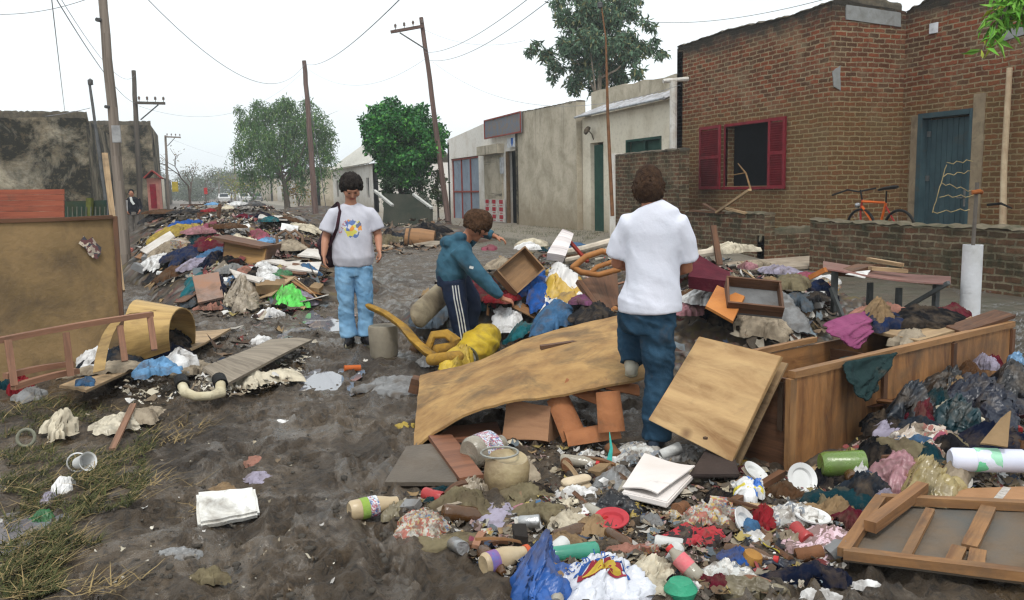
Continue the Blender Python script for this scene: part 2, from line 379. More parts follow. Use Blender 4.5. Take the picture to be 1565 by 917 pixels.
# ================================================================ ground
def ground_mat():
    m, n, b = newmat('wet_mud'); v = coords(n, 'Object', rand=False)
    c = mixc(n, ramp(n, noise(n, v, 1.1, 7, .6, .4), .35, .68), (.056, .035, .018), (.165, .113, .064))
    c = mixc(n, math_(n, 'MULTIPLY', ramp(n, noise(n, v, 7, 6, .7), .5, .72), .6, True), c, (.19, .155, .12))
    hn = noise(n, v, 19, 8, .74, .8)
    c = mixc(n, math_(n, 'MULTIPLY', ramp(n, hn, .5, .38), .8, True), c, (.02, .016, .013)); c = mixc(n, math_(n, 'MULTIPLY', ramp(n, hn, .56, .7), .7, True), c, (.17, .14, .11))  # relief shading painted in: wet crevices darkened, lumps lightened by the bump noise
    # paler trodden stretch far up the street
    sx = n.nodes.new('ShaderNodeSeparateXYZ'); n.links.new(v, sx.inputs[0])
    far = N(n, 'ShaderNodeMapRange'); far.inputs[1].default_value = 12; far.inputs[2].default_value = 34; n.links.new(sx.outputs[1], far.inputs[0])
    c = mixc(n, math_(n, 'MULTIPLY', far.outputs[0], .8), c, (.16, .125, .095))
    # grey-green silt on the verge by the walls
    vg = N(n, 'ShaderNodeMapRange'); vg.inputs[1].default_value = 5.6; vg.inputs[2].default_value = 7.4; n.links.new(sx.outputs[0], vg.inputs[0])
    vf = math_(n, 'MULTIPLY', vg.outputs[0], ramp(n, noise(n, v, .9, 5), .3, .6), True)
    c = mixc(n, math_(n, 'MULTIPLY', vf, .8), c, mixc(n, ramp(n, noise(n, v, 5, 5, .7), .35, .6), (.19, .165, .13), (.09, .095, .05)))
    pv = N(n, 'ShaderNodeMapRange'); pv.inputs[1].default_value = 8.12; pv.inputs[2].default_value = 8.2; n.links.new(sx.outputs[0], pv.inputs[0])
    yy = N(n, 'ShaderNodeMapRange'); yy.inputs[1].default_value = 11.5; yy.inputs[2].default_value = 13; n.links.new(sx.outputs[1], yy.inputs[0])
    pf = math_(n, 'MULTIPLY', math_(n, 'MULTIPLY', pv.outputs[0], yy.outputs[0]), ramp(n, noise(n, v, 2.2, 5, .7), .25, .5), True)
    c = mixc(n, math_(n, 'MULTIPLY', pf, .8), c, (.3, .26, .2))
    n.links.new(c, b.inputs['Base Color'])
    mp = n.nodes.new('ShaderNodeMapping'); mp.inputs['Scale'].default_value = (1.5, .8, 1); mp.inputs['Rotation'].default_value = (0, 0, .25); n.links.new(v, mp.inputs[0])
    wet = math_(n, 'MULTIPLY', ramp(n, noise(n, mp.outputs[0], 2.3, 7, .66, 1.2), .47, .57), math_(n, 'SUBTRACT', 1.0, math_(n, 'MAXIMUM', math_(n, 'MULTIPLY', far.outputs[0], .5), vg.outputs[0])), True)
    c = mixc(n, math_(n, 'MULTIPLY', wet, .55), c, (.034, .026, .018)); n.links.new(c, b.inputs['Base Color'])
    r = N(n, 'ShaderNodeMapRange'); n.links.new(wet, r.inputs[0]); r.inputs[3].default_value = .68; r.inputs[4].default_value = .13; n.links.new(r.outputs[0], b.inputs['Roughness'])
    b.inputs['Specular IOR Level'].default_value = .6
    h = math_(n, 'ADD', math_(n, 'MULTIPLY', hn, 1.6), math_(n, 'MULTIPLY', noise(n, v, 75, 5, .7), .6))
    o = N(n, 'ShaderNodeBump', Distance=.05); n.links.new(h, o.inputs['Height']); n.links.new(math_(n, 'SUBTRACT', 1.0, math_(n, 'MULTIPLY', wet, .72)), o.inputs['Strength']); n.links.new(o.outputs[0], b.inputs['Normal'])
    return m
def spaced(lo, hi, near0, near1, d0, grow):
    a = [near0]
    while a[-1] < near1: a.append(a[-1]+d0)
    d = d0
    while a[-1] < hi: d *= grow; a.append(a[-1]+d)
    b = [near0]; d = d0
    while b[-1] > lo: d *= grow; b.append(b[-1]-d)
    return np.array(b[:0:-1]+a)
xs = spaced(-700, 900, -1.8, 4.2, .022, 1.045)
ys = [1.2]
while ys[-1] < 1500: ys.append(ys[-1]+max(.018, .0068*(ys[-1]-.2))*(1 if ys[-1] < 60 else 6))
ys = np.r_[[-60, -20, -6, -1, .6], np.array(ys)]
XX, YY = np.meshgrid(xs, ys, indexing='ij'); ZZ = mud(XX, YY)
na, nb = XX.shape
# footprints and cart ruts pressed into the lane
_r = np.random.default_rng(77)
for k in range(420):
    t_ = _r.random(); fx, fy = _r.normal(.7, 1.1), 2.2+9*t_**1.5; fa = _r.normal(.25, .5); iy = np.searchsorted(ys, fy); ixx = np.searchsorted(xs, fx); a0, a1, b0, b1 = max(ixx-12, 0), ixx+12, max(iy-10, 0), iy+11
    dx, dy = XX[a0:a1, b0:b1]-fx, YY[a0:a1, b0:b1]-fy; u = dx*math.cos(fa)-dy*math.sin(fa); v = dx*math.sin(fa)+dy*math.cos(fa); q = np.sqrt((u/.045)**2+(v/.12)**2); ZZ[a0:a1, b0:b1] += np.where(q < 1, -.022, 0)*(1-.4*q**4)+.016*np.exp(-((q-1.25)/.28)**2)
for x0, sl, w_ in ((-.1, .16, .09), (1.25, .15, .1), (.5, .2, .07)):
    q = (XX-(x0+sl*(YY-3)+.12*np.sin(YY*.8)))/w_; m_ = np.clip((YY-2)/1, 0, 1)*np.clip((26-YY)/10, 0, 1); ZZ += m_*(-.028*np.exp(-q*q)+.018*np.exp(-((np.abs(q)-1.7)/.5)**2))*(.4+vn(XX*2, YY*1.2, 33))
me = bpy.data.meshes.new('ground'); me.vertices.add(na*nb); me.vertices.foreach_set('co', np.stack([XX, YY, ZZ], -1).ravel())
i = (np.arange(na-1)[:, None]*nb+np.arange(nb-1)[None]).ravel(); q = np.stack([i, i+nb, i+nb+1, i+1], -1)
me.loops.add(q.size); me.loops.foreach_set('vertex_index', q.ravel()); me.polygons.add(len(q)); me.polygons.foreach_set('loop_start', np.arange(len(q))*4); me.polygons.foreach_set('loop_total', np.full(len(q), 4))
me.polygons.foreach_set('use_smooth', np.ones(len(q), bool)); me.update(calc_edges=True)
me.materials.append(ground_mat()); go = bpy.data.objects.new('ground', me); COL.objects.link(go); tag(go, kind='structure')
# puddles
pm, n_, b_ = newmat('puddle_water'); b_.inputs['Base Color'].default_value = (.17, .17, .19, 1); b_.inputs['Roughness'].default_value = .04; b_.inputs['Specular IOR Level'].default_value = 1.0; b_.inputs['IOR'].default_value = 1.8
for k, (cx, cy, rx, ry) in enumerate(PUD):
    z = min(Hs(cx, cy), float(mud(cx, cy)))+.028; V = [(cx+1.35*rx*math.cos(a)*(1+.25*math.sin(3*a+k)), cy+1.35*ry*math.sin(a)*(1+.2*math.sin(4*a+2*k)), z) for a in np.linspace(0, 2*math.pi, 40, endpoint=False)]
    tag(mk('puddle', Geo().add(V, [tuple(range(40))]), pm, loc=(cx, cy, z)), kind='structure')

# ================================================================ walls
def brick_mat(name, c1, c2, mortar, dark=.3, moss=0, tide=None, plaster=0, bw=.27, rh=.092, ms=.013):
    m, n, b = newmat(name); tc = n.nodes.new('ShaderNodeTexCoord'); uv = tc.outputs['UV']
    nz = N(n, 'ShaderNodeTexNoise', Scale=3.2, Detail=4); n.links.new(uv, nz.inputs['Vector'])
    ad = n.nodes.new('ShaderNodeVectorMath'); ad.operation = 'MULTIPLY_ADD'; ad.inputs[1].default_value = (.07, .06, 0); n.links.new(nz.outputs['Color'], ad.inputs[0]); n.links.new(uv, ad.inputs[2])
    nz2 = N(n, 'ShaderNodeTexNoise', Scale=18, Detail=3); n.links.new(uv, nz2.inputs['Vector'])
    ad2 = n.nodes.new('ShaderNodeVectorMath'); ad2.operation = 'MULTIPLY_ADD'; ad2.inputs[1].default_value = (.03, .026, 0); n.links.new(nz2.outputs['Color'], ad2.inputs[0]); n.links.new(ad.outputs[0], ad2.inputs[2])
    bt = n.nodes.new('ShaderNodeTexBrick'); bt.offset = .5; n.links.new(ad2.outputs[0], bt.inputs['Vector'])
    for k, v in (('Scale', 1), ('Brick Width', bw), ('Row Height', rh), ('Mortar Size', ms), ('Mortar Smooth', .35), ('Bias', 0)): bt.inputs[k].default_value = v
    bt.inputs['Color1'].default_value = (*c1, 1); bt.inputs['Color2'].default_value = (*c2, 1); bt.inputs['Mortar'].default_value = (*mortar, 1)
    c = bt.outputs['Color']
    big = noise(n, uv, 1.3, 6, .65, .4)
    c = mixc(n, math_(n, 'MULTIPLY', ramp(n, noise(n, uv, 6, 6, .75), .45, .62), .5), c, tuple(x*.25 for x in c1))
    c = mixc(n, math_(n, 'MULTIPLY', ramp(n, big, .5, .66), .45), c, mortar)
    s = n.nodes.new('ShaderNodeSeparateXYZ'); n.links.new(uv, s.inputs[0])
    if tide:   # the flood line: muddy film below it
        e = math_(n, 'ADD', s.outputs[1], math_(n, 'MULTIPLY', math_(n, 'SUBTRACT', big, .5), .9))
        f = math_(n, 'MULTIPLY', math_(n, 'SUBTRACT', 1.0, ramp(n, e, tide-.35, tide+.25)), .62, True)
        c = mixc(n, f, c, mixc(n, bt.outputs['Fac'], (.15, .088, .034), (.26, .19, .09)))
    if moss:
        f = math_(n, 'MULTIPLY', ramp(n, noise(n, uv, 1.9, 7, .7), .56-.22*moss, .64), .85, True)
        c = mixc(n, f, c, (.028, .034, .018))
    # black crust along the coping
    tp = math_(n, 'ADD', s.outputs[1], math_(n, 'MULTIPLY', noise(n, uv, 2.5, 6, .7), .9))
    c = mixc(n, math_(n, 'MULTIPLY', ramp(n, tp, 4.62, 5.0), dark*2, True), c, (.04, .035, .028))
    n.links.new(c, b.inputs['Base Color']); b.inputs['Roughness'].default_value = .95; b.inputs['Specular IOR Level'].default_value = .15
    h = math_(n, 'ADD', math_(n, 'MULTIPLY', math_(n, 'SUBTRACT', 1.0, bt.outputs['Fac']), 1.0), math_(n, 'MULTIPLY', noise(n, uv, 30, 4, .7), .6))
    bump(n, b, h, .9, .03)
    return m
def plaster_mat(name, base, dirt, amt=.5, streak=True, moss=0, scale=1.2):
    m, n, b = newmat(name); tc = n.nodes.new('ShaderNodeTexCoord'); uv = tc.outputs['UV']
    c = mixc(n, ramp(n, noise(n, uv, scale, 7, .65, .4), .55-.25*amt, .8-.2*amt), base, dirt)
    c = mixc(n, math_(n, 'MULTIPLY', ramp(n, noise(n, uv, 9, 5, .7), .5, .7), .35), c, tuple(x*.7 for x in dirt))
    s = n.nodes.new('ShaderNodeSeparateXYZ'); n.links.new(uv, s.inputs[0])
    if streak:
        mp = n.nodes.new('ShaderNodeMapping'); mp.inputs['Scale'].default_value = (2.2, .16, 1); n.links.new(uv, mp.inputs[0])
        f = ramp(n, noise(n, mp.outputs[0], 1.4, 7, .7), .56, .7)
        g = N(n, 'ShaderNodeMapRange'); n.links.new(s.outputs[1], g.inputs[0]); g.inputs[1].default_value = 2.2; g.inputs[2].default_value = 3.8
        c = mixc(n, math_(n, 'MULTIPLY', math_(n, 'MULTIPLY', f, g.outputs[0]), 1.0, True), c, (.05, .047, .04))
    g = math_(n, 'ADD', s.outputs[1], math_(n, 'MULTIPLY', math_(n, 'SUBTRACT', noise(n, uv, 2, 5), .5), .9))
    c = mixc(n, math_(n, 'MULTIPLY', math_(n, 'SUBTRACT', 1.0, ramp(n, g, .3, 1.3)), .55, True), c, (.2, .15, .085))
    if moss:
        f = ramp(n, noise(n, uv, .8, 9, .72, .5), .43-.1*moss, .55); c = mixc(n, math_(n, 'MULTIPLY', f, .97, True), c, (.012, .013, .01))
        f2 = ramp(n, noise(n, uv, 6, 5, .7), .52, .6); c = mixc(n, math_(n, 'MULTIPLY', f2, .5, True), c, (.13, .1, .06))
    n.links.new(c, b.inputs['Base Color']); b.inputs['Roughness'].default_value = .92; b.inputs['Specular IOR Level'].default_value = .15
    bump(n, b, noise(n, uv, 22, 5, .7), .35, .02)
    return m
def wallgeo(A, B, zt, holes=(), th=.24, z0=-.35, rough=.0, seed=0, nsub=1.0):
    """wall from A to B on the ground plan; zt = top height, or a list of (distance, height); holes (u0,u1,z0,z1). Courses run level."""
    A = Vector((A[0], A[1])); B = Vector((B[0], B[1])); d = B-A; L = d.length; d.normalize(); nr = Vector((d.y, -d.x))
    prof = zt if isinstance(zt, list) else [(0, zt), (L, zt)]
    us = {0.0, L}
    for h in holes: us |= {h[0], h[1]}
    for p in prof: us.add(min(max(p[0], 0), L))
    k = nsub
    while k < L: us.add(round(k, 3)); k += nsub
    us = sorted(us); us = [u for i, u in enumerate(us) if i == 0 or u-us[i-1] > .02 or any(abs(u-h[j]) < 1e-6 for h in holes for j in (0, 1))]
    zs = sorted({z0}|{h[2] for h in holes}|{h[3] for h in holes}); r = random.Random(seed)
    top = {u: float(np.interp(u, [p[0] for p in prof], [p[1] for p in prof]))+(r.uniform(-rough, rough)) for u in us}
    g = Geo()
    def P(u, z, s): return (A.x+d.x*u-nr.x*s*th, A.y+d.y*u-nr.y*s*th, z)
    inh = lambda u, z: any(h[0]-1e-6 < u < h[1]+1e-6 and h[2]-1e-6 < z < h[3]+1e-6 for h in holes)
    for i in range(len(us)-1):
        u0, u1 = us[i], us[i+1]; cu = (u0+u1)/2
        lv = [(z, z) for z in zs]+[(top[u0], top[u1])]
        for j in range(len(lv)-1):
            a0, a1 = lv[j]; b0, b1 = lv[j+1]
            if inh(cu, (a0+b0)/2): continue
            for s in (0, 1):
                V = [P(u0, a0, s), P(u1, a1, s), P(u1, b1, s), P(u0, b0, s)]; U = [(u0, a0), (u1, a1), (u1, b1), (u0, b0)]
                g.add(V, [(0, 1, 2, 3)] if s == 0 else [(3, 2, 1, 0)], [U if s == 0 else U[::-1]])
        V = [P(u0, top[u0], 0), P(u1, top[u1], 0), P(u1, top[u1], 1), P(u0, top[u0], 1)]; g.add(V, [(0, 1, 2, 3)], [[(u0, top[u0]), (u1, top[u1]), (u1, top[u1]+th), (u0, top[u0]+th)]])
    for u, rev in ((0, 0), (L, 1)):
        t = top[us[0] if u == 0 else us[-1]]; V = [P(u, z0, 0), P(u, z0, 1), P(u, t, 1), P(u, t, 0)]; g.add(V, [(3, 2, 1, 0) if rev else (0, 1, 2, 3)][:1], [[(u, z0), (u+th, z0), (u+th, t), (u, t)]])
    for h in holes:
        for (a, b_, c, e) in (((h[0], h[2]), (h[1], h[2]), 0, 0), ((h[1], h[2]), (h[1], h[3]), 0, 0), ((h[1], h[3]), (h[0], h[3]), 0, 0), ((h[0], h[3]), (h[0], h[2]), 0, 0)):
            V = [P(*a, 0), P(*b_, 0), P(*b_, 1), P(*a, 1)]; g.add(V, [(0, 1, 2, 3)], [[(a[0], a[1]), (b_[0]+.0, b_[1]), (b_[0]+th, b_[1]), (a[0]+th, a[1])]])
    return g, P
BR = brick_mat('old_brick', (.255, .072, .032), (.09, .048, .026), (.3, .235, .145), .5, 0, 2.95, ms=.015, bw=.25, rh=.088)
BRY = brick_mat('yard_brick', (.17, .075, .04), (.08, .05, .03), (.24, .2, .13), .3, .62, ms=.016)
PL1 = plaster_mat('pale_plaster', (.7, .64, .52), (.5, .43, .32), .35, False)
PL2 = plaster_mat('cement_plaster', (.52, .46, .36), (.3, .26, .19), .6)
PLW = plaster_mat('white_plaster', (.74, .71, .66), (.56, .5, .42), .25, False)
PLM = plaster_mat('stained_plaster', (.46, .41, .31), (.28, .22, .14), .6, True, 1.0)
PLG = plaster_mat('grey_plaster', (.28, .23, .16), (.14, .12, .08), .6, True, .35)
CEM = M('grey_cement', (.3, .31, .31), (.2, .2, .19), .9, 4, .2, 30, .3)
DARK = M('unlit_room_shade', (.008, .009, .011), mud=0, bst=0, spec=0, rough=1)  # near-black colour painted on sheets as the shade of unlit rooms
XA, XB = 10.8, 12.48; Y1 = 12.74; YE = 18.0
hs_ = Thing('brick_house', (XA, Y1, 0), 'old bare brick house with red shutters, an open dark window and a blue-green door', 'house')
# street face, from its near corner away down the street; u runs along +Y seen from the street side
def uA(y): return YE-y
WX = (uA(15.98), uA(14.46), 1.37, 2.66)
g, P_ = wallgeo((XA, YE), (XA, Y1), [(0, 4.62), (2, 4.66), (4, 4.55), (5.26, 4.6)], [WX], .3, rough=.03, seed=1, nsub=.5)
hs_.part('wall', g, BR)
g, _ = wallgeo((XA+.002, Y1-.004), (XB, Y1-.004), [(0, 4.6), (.25, 4.66), (1.2, 4.55), (1.68, 4.5)], (), .3, rough=.02, seed=2, nsub=.4)
hs_.part('wall', g, BR)
DR = (Y1-12.31, Y1-11.2, -.1, 2.62)
g, _ = wallgeo((XB, Y1), (XB, 5.5), [(0, 4.5), (.6, 4.62), (3, 4.85), (7.2, 5.3)], [DR], .3, rough=.03, seed=3, nsub=.5)
hs_.part('wall', g, BR)
# body behind so the house has depth
hs_.part('rear_wall', wallgeo((XA+5, YE), (XA, YE), 4.5, (), .25)[0].join(wallgeo((XA+6, 5.5), (XA+6, YE), 4.4, (), .25)[0]).join(wallgeo((XB, 5.5), (XA+6, 5.5), 4.4, (), .25)[0]), BR)
hs_.part('roof', boxb(XB+.35, XA+5.8, 5.8, YE-.3, 4.0, 4.1), CEM)
# cement patches
hs_.part('cement_patch', quad([(XA+.0+.28, Y1-.012, 4.3), (XB-.12, Y1-.012, 4.22), (XB-.12, Y1-.012, 4.48), (XA+.28, Y1-.012, 4.56)], .02, (8, 3), .0, 4, .05), CEM)
hs_.part('cement_patch', quad([(XA+.05, Y1-.012, 3.1), (XA+.22, Y1-.012, 3.05), (XA+.2, Y1-.012, 3.5), (XA+.02, Y1-.012, 3.4)], .02, (5, 5), 0, 5, .15), CEM)
hs_.part('cement_patch', quad([(XB-.012, 10.75, 3.62), (XB-.012, 9.3, 3.8), (XB-.012, 9.3, 3.92), (XB-.012, 10.7, 3.8)], .02, (8, 3), 0, 6, .12), CEM)
# window: sheet painted dark as the room's shade, frame, two red louvred shutters
RED = M('red_shutter_paint', (.22, .018, .028), (.14, .012, .018), .55, 6, .12, 40, .2)
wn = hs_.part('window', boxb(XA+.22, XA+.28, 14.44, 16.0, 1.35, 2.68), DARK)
fr = Geo()
for a in ((XA-.01, XA+.06, 14.4, 14.46, 1.33, 2.7), (XA-.01, XA+.06, 15.98, 16.04, 1.33, 2.7), (XA-.012, XA+.06, 14.463, 15.977, 2.64, 2.7), (XA-.04, XA+.06, 14.38, 16.06, 1.3, 1.36)): fr.join(boxb(*a))
hs_.part('frame', fr, RED, wn, bev=.004)
def shutter(yc, w, skew=0):
    g = boxb(-.02, .02, -w/2, -w/2+.07, 1.31, 2.7).join(boxb(-.02, .02, w/2-.07, w/2, 1.31, 2.7))
    for z in (1.31, 1.98, 2.63): g.join(boxb(-.019, .019, -w/2+.07, w/2-.07, z, z+.07))
    z = 1.4
    while z < 2.62:
        g.add(*[(lambda q: (q.V, q.F, q.U))(box(.008, w-.14, .06))][0][:3], M_=Matrix.Translation((0, 0, z)) @ Matrix.Rotation(R_(-38), 4, 'Y')); z += .047
    return g.xf(Matrix.Translation((XA-.05, yc, 0)) @ Matrix.Rotation(R_(skew), 4, 'Z'))
hs_.part('shutter', shutter(14.16, .5, 3), RED); hs_.part('shutter', shutter(16.52, .92, -4), RED)
# door
TEAL = M('door_paint', (.05, .09, .104), (.033, .06, .072), .5, 3, .15, 30, .15)
dr = Geo()
for k in range(9):
    y0 = 12.27-.118*k; dr.join(boxb(XB+.12, XB+.16, y0-.113, y0, 0.05, 2.5))
dr_o = hs_.part('door', dr, TEAL, bev=.004)
fr = boxb(XB-.03, XB+.18, 12.24, 12.34, -.05, 2.62).join(boxb(XB-.03, XB+.18, 11.16, 11.22, -.05, 2.62)).join(boxb(XB-.028, XB+.18, 11.222, 12.238, 2.53, 2.62))
hs_.part('door_frame', fr, TEAL, bev=.004)
hs_.part('door_surround', boxb(XB-.022, XB-.002, 10.93, 11.158, -.05, 2.85).join(boxb(XB-.02, XB-.001, 12.345, 12.5, -.05, 2.6)), M('door_render', (.3, .24, .16), (.2, .15, .1), .95, 4, .3))
hs_.part('door_lock', boxb(XB+.1, XB+.118, 11.3, 11.38, .95, 1.25), M('dull_steel', (.3,)*3, rough=.4, metal=.8))
for z_ in (.5, 1.4, 2.2): hs_.part('hinge', boxb(XB+.1, XB+.119, 12.16, 12.25, z_, z_+.1), M('dull_steel', (.3,)*3))
hs_.part('handle', tube([(XB+.1, 11.36, 1.1), (XB+.06, 11.36, 1.1), (XB+.06, 11.48, 1.1)], .012), M('dull_steel', (.3, .3, .3), rough=.4, metal=.8))
p = PX(1426, 43, XB-.03); hs_.part('number_plate', boxb(XB-.03, XB, p.y-.09, p.y+.09, p.z-.09, p.z+.09), M('enamel_white', (.75, .76, .8), rough=.35, mud=.1), bev=.004)
# coping crust of old mortar along the top
CR = M('coping_crust', (.06, .055, .045), (.13, .11, .08), .95, 8, .3, 25, .8)
def crust(A, B, z, w, seed):
    A, B = Vector(A), Vector(B); L = (B-A).length; n = int(L/.08); r = random.Random(seed); pts = []; rad = []
    for i in range(n+1):
        pts.append(A.lerp(B, i/n)+Vector((0, 0, z if not callable(z) else z(i/n))) + Vector((0, 0, r.uniform(-.012, .02)))); rad.append((w/2+.02+r.uniform(-.01, .015), .025+r.uniform(0, .02)))
    return tube(pts, rad, 8)
hs_.part('coping', crust((XA+.15, Y1, 0), (XA+.15, YE, 0), lambda t: float(np.interp(5.26*(1-t), [0, 2, 4, 5.26], [4.62, 4.66, 4.55, 4.6]))+.01, .3, 3), CR)
hs_.part('coping', crust((XB+.15, Y1, 0), (XB+.15, 5.6, 0), lambda t: float(np.interp(7.24*t, [0, .6, 3, 7.24], [4.5, 4.62, 4.85, 5.3]))+.01, .3, 4), CR)
hs_.part('coping', crust((XA+.2, Y1+.15, 0), (XB, Y1+.15, 0), lambda t: float(np.interp(1.68*t, [0, .25, 1.2, 1.68], [4.6, 4.66, 4.55, 4.5]))+.01, .3, 5), CR)

# low garden walls
def lowwall(A, B, zt, label, th=.22, seed=1, mat=BRY):
    g, _ = wallgeo(A, B, zt, (), th, rough=.015, seed=seed, nsub=.35)
    t = Thing('garden_wall', ((A[0]+B[0])/2, (A[1]+B[1])/2, 0), label, 'wall'); t.part('brickwork', g, mat)
    d = (Vector(B)-Vector(A)).normalized(); nr = Vector((d.y, -d.x)); zz = zt if not isinstance(zt, list) else zt[0][1]
    a = Vector(A)-nr*th/2; b = Vector(B)-nr*th/2
    t.part('coping', crust((a.x, a.y, 0), (b.x, b.y, 0), zz+.005, th, seed+9), M('wall_top_mortar', (.17, .14, .1), (.07, .07, .045), .95, 6, .3, 25, .6)); return t
lowwall((9.3, 11.35), (9.3, 4.6), .8, 'long low mossy brick garden wall in front of the bicycle and the blue-green door', seed=11)
lowwall((9.45, 15.4), (9.45, 12.75), .86, 'short low mossy garden wall piece under the red shuttered window', seed=12)
lowwall((9.45, 12.73), (10.8, 12.73), .5, 'low brick return wall beside the gap in the garden walls', seed=14)
t = Thing('yard_wall', (9.75, 17.6, 0), 'head-high dark mossy brick wall between the brick house and the green door, a wire coil hung on it', 'wall')
t.part('brickwork', wallgeo((9.75, 19.15), (9.75, 16.15), 2.17, (), .25, rough=.02, seed=5, nsub=.4)[0], BRY)
t.part('pier', boxb(9.72, 10.02, 19.15, 19.42, -.1, 2.22), PLW); t.part('coping', crust((9.88, 19.15, 0), (9.88, 16.15, 0), 2.175, .25, 7), CR)
# path between the garden walls
tag(mk('path', quad([(8.3, 12.75, .03), (8.3, 11.4, .03), (10.7, 11.4, .07), (10.7, 12.75, .07)], .05, (10, 6), .004, 3), M('worn_concrete', (.38, .32, .25), (.25, .2, .15), .9, 4, .3)), kind='structure')

# white-walled house with green door
XH = 10.75; ZR = PX(950, 168, XH).z
h2 = Thing('cream_house', (XH, 20, 0), 'low cream house with dark green door and green window under a corrugated roof edge', 'house')
D2 = (23.6-20.95-.95, 23.6-20.95, -.1, 2.5); W2 = (23.6-19.0-1.5, 23.6-19.0+.15, 1.3, 2.45)
yr = 23.6
def py_on(x, px): return PX(px, 200, x).y
yl, yrr = py_on(XH, 890), 15.9
d0, d1 = py_on(XH, 902), py_on(XH, 922); w0, w1 = py_on(XH, 957), py_on(XH, 1011)
g, _ = wallgeo((XH, yl), (XH, 18.05), [(0, ZR-.02), (yl-18.05, ZR+.04)], [(yl-d0, yl-d1, -.1, 2.66), (yl-w0, yl-w1, 1.45, 2.62)], .25, nsub=1)
h2.part('wall', g, PL1)
GRN = M('green_paint', (.018, .07, .05), (.01, .045, .035), .5, 4, .2)
h2.part('door', boxb(XH+.1, XH+.15, d1+.05, d0-.05, 0, 2.6), GRN, bev=.004)
wn = h2.part('window', boxb(XH+.12, XH+.16, w1+.05, w0-.05, 1.5, 2.6), GRN)
fr = boxb(XH-.02, XH+.11, w1, w1+.05, 1.45, 2.62).join(boxb(XH-.02, XH+.11, w0-.05, w0, 1.45, 2.62)).join(boxb(XH-.018, XH+.11, w1+.052, w0-.052, 2.56, 2.62)).join(boxb(XH+.03, XH+.11, (w0+w1)/2-.03, (w0+w1)/2+.03, 1.46, 2.56))
h2.part('frame', fr, GRN, wn)
# corrugated roof with its rag of an edge
P = [[(XH-.22+.9*j/3, yl-.05-(yl-18.1)*i/60, ZR+.02+.03*math.sin(i*1.9)+.11*j) for j in range(4)] for i in range(61)]
h2.part('roof', sheet(P, .012), M('galvanised', (.5, .5, .52), (.25, .24, .24), .5, 3, .4, metal=.3))
h2.part('gutter', tube([(XH-.24, yl, ZR), (XH-.24, 18.1, ZR+.04)], .035, 8), M('gutter_grey', (.5, .52, .55), rough=.4, metal=.4))
h2.part('back_wall', wallgeo((XH+4, 18.3), (XH+4, yl), 4.1)[0], PLG)
y = py_on(XH-.36, 1029); h2.part('flue_pipe', tube([(XH-.36, y, .8), (XH-.36, y, PX(1029, 124, XH-.36).z)], .085, 12).join(tube([(XH-.6, y+.05, PX(1029, 124, XH-.36).z), (XH+.0, y-.05, PX(1029, 124, XH-.36).z+.05)], .05, 8)), M('white_pipe', (.68, .67, .64), (.5, .46, .4), .5, 4, .25))
p = PX(907, 200, XH); lm = h2.part('wall_lamp', lathe([(0, -.02), (.13, 0), (.12, .06), (.04, .1), (0, .1)], 14, at((XH-.18, p.y, p.z), ry=-60)), M('lamp_rust', (.12, .09, .06), rough=.6, metal=.5)); h2.part('bracket', tube([(XH, p.y, p.z-.25), (XH-.05, p.y, p.z-.1), (XH-.15, p.y, p.z)], .015), M('lamp_rust', (.1, .1, .1)), lm)
# cement block of a house
ya, yb = py_on(10.72, 797), py_on(10.72, 890)
h3 = Thing('cement_house', (10.72, (ya+yb)/2, 0), 'blank streaked cement-plastered wall of a flat-roofed house next to the workshop', 'house')
h3.part('wall', wallgeo((10.57, ya), (10.57, yb+.1), [(0, 3.98), (ya-yb, 3.9)], (), .3, nsub=.8, rough=.01)[0], PL2)
h3.part('wall', wallgeo((10.573, yb+.096), (10.85, yb+.096), 3.9, (), .25)[0], PL2)
h3.part('parapet', wallgeo((12.6, 26.5), (12.6, 20.2), [(0, PX(890, 144, 12.6).z), (2.6, PX(945, 131, 12.6).z), (6.3, PX(990, 127, 12.6).z)], (), .25, z0=-.1, rough=.04, nsub=.6, seed=3)[0], PL2)
h3.part('parapet', wallgeo((10.57, ya), (15, ya), 3.98, (), .25)[0], PLG)
h3.part('roof', boxb(10.89, 15, yb+.4, ya-.3, 3.3, 3.4), CEM)
h3.part('coping', crust((10.72, ya, 0), (10.72, yb+.1, 0), lambda t: 3.98-.08*t, .28, 17), CR)
# workshop with sign board, gate, niche and doorway
yc, yd = py_on(10.72, 683), ya
h4 = Thing('workshop', (10.72, (yc+yd)/2, 0), 'pale workshop with grey-blue metal gate in a red frame under a bare sign board', 'building')
gy0, gy1 = py_on(10.72, 688), py_on(10.72, 730); dy0, dy1 = py_on(10.72, 773), py_on(10.72, 793)
L = lambda y: yc-y
g, _ = wallgeo((10.72, yc), (10.72, yd), [(0, 3.62), (L(py_on(10.72, 740)), 3.95), (L(py_on(10.72, 741)), 3.98), (yc-yd, 3.98)], [(L(gy0), L(gy1), -.1, 2.75), (L(dy0), L(dy1), -.1, 2.75)], .25, nsub=1.5)
h4.part('wall', g, PLW)
h4.part('roof', boxb(10.96, 15, yd+.1, yc-.1, 3.3, 3.4), CEM); h4.part('side_wall', wallgeo((15, yc), (10.72, yc), 3.5)[0], PLG)
GTE = M('gate_sheet', (.25, .31, .38), (.18, .22, .28), .5, 2, .2)
gt = h4.part('gate', boxb(10.82, 10.85, gy1, gy0, 0, 2.75), GTE); RF = M('red_oxide', (.3, .06, .04), (.2, .04, .03), .6, 5, .2)
fr = Geo()
for k in range(4): y = gy1+.03+(gy0-gy1-.06)*k/3; fr.join(boxb(10.77, 10.818, y-.035, y+.035, 0, 2.74))
for z in (.03, 1.3, 2.7): fr.join(boxb(10.775, 10.817, gy1, gy0, z-.035, z+.035))
h4.part('frame', fr, RF, gt)
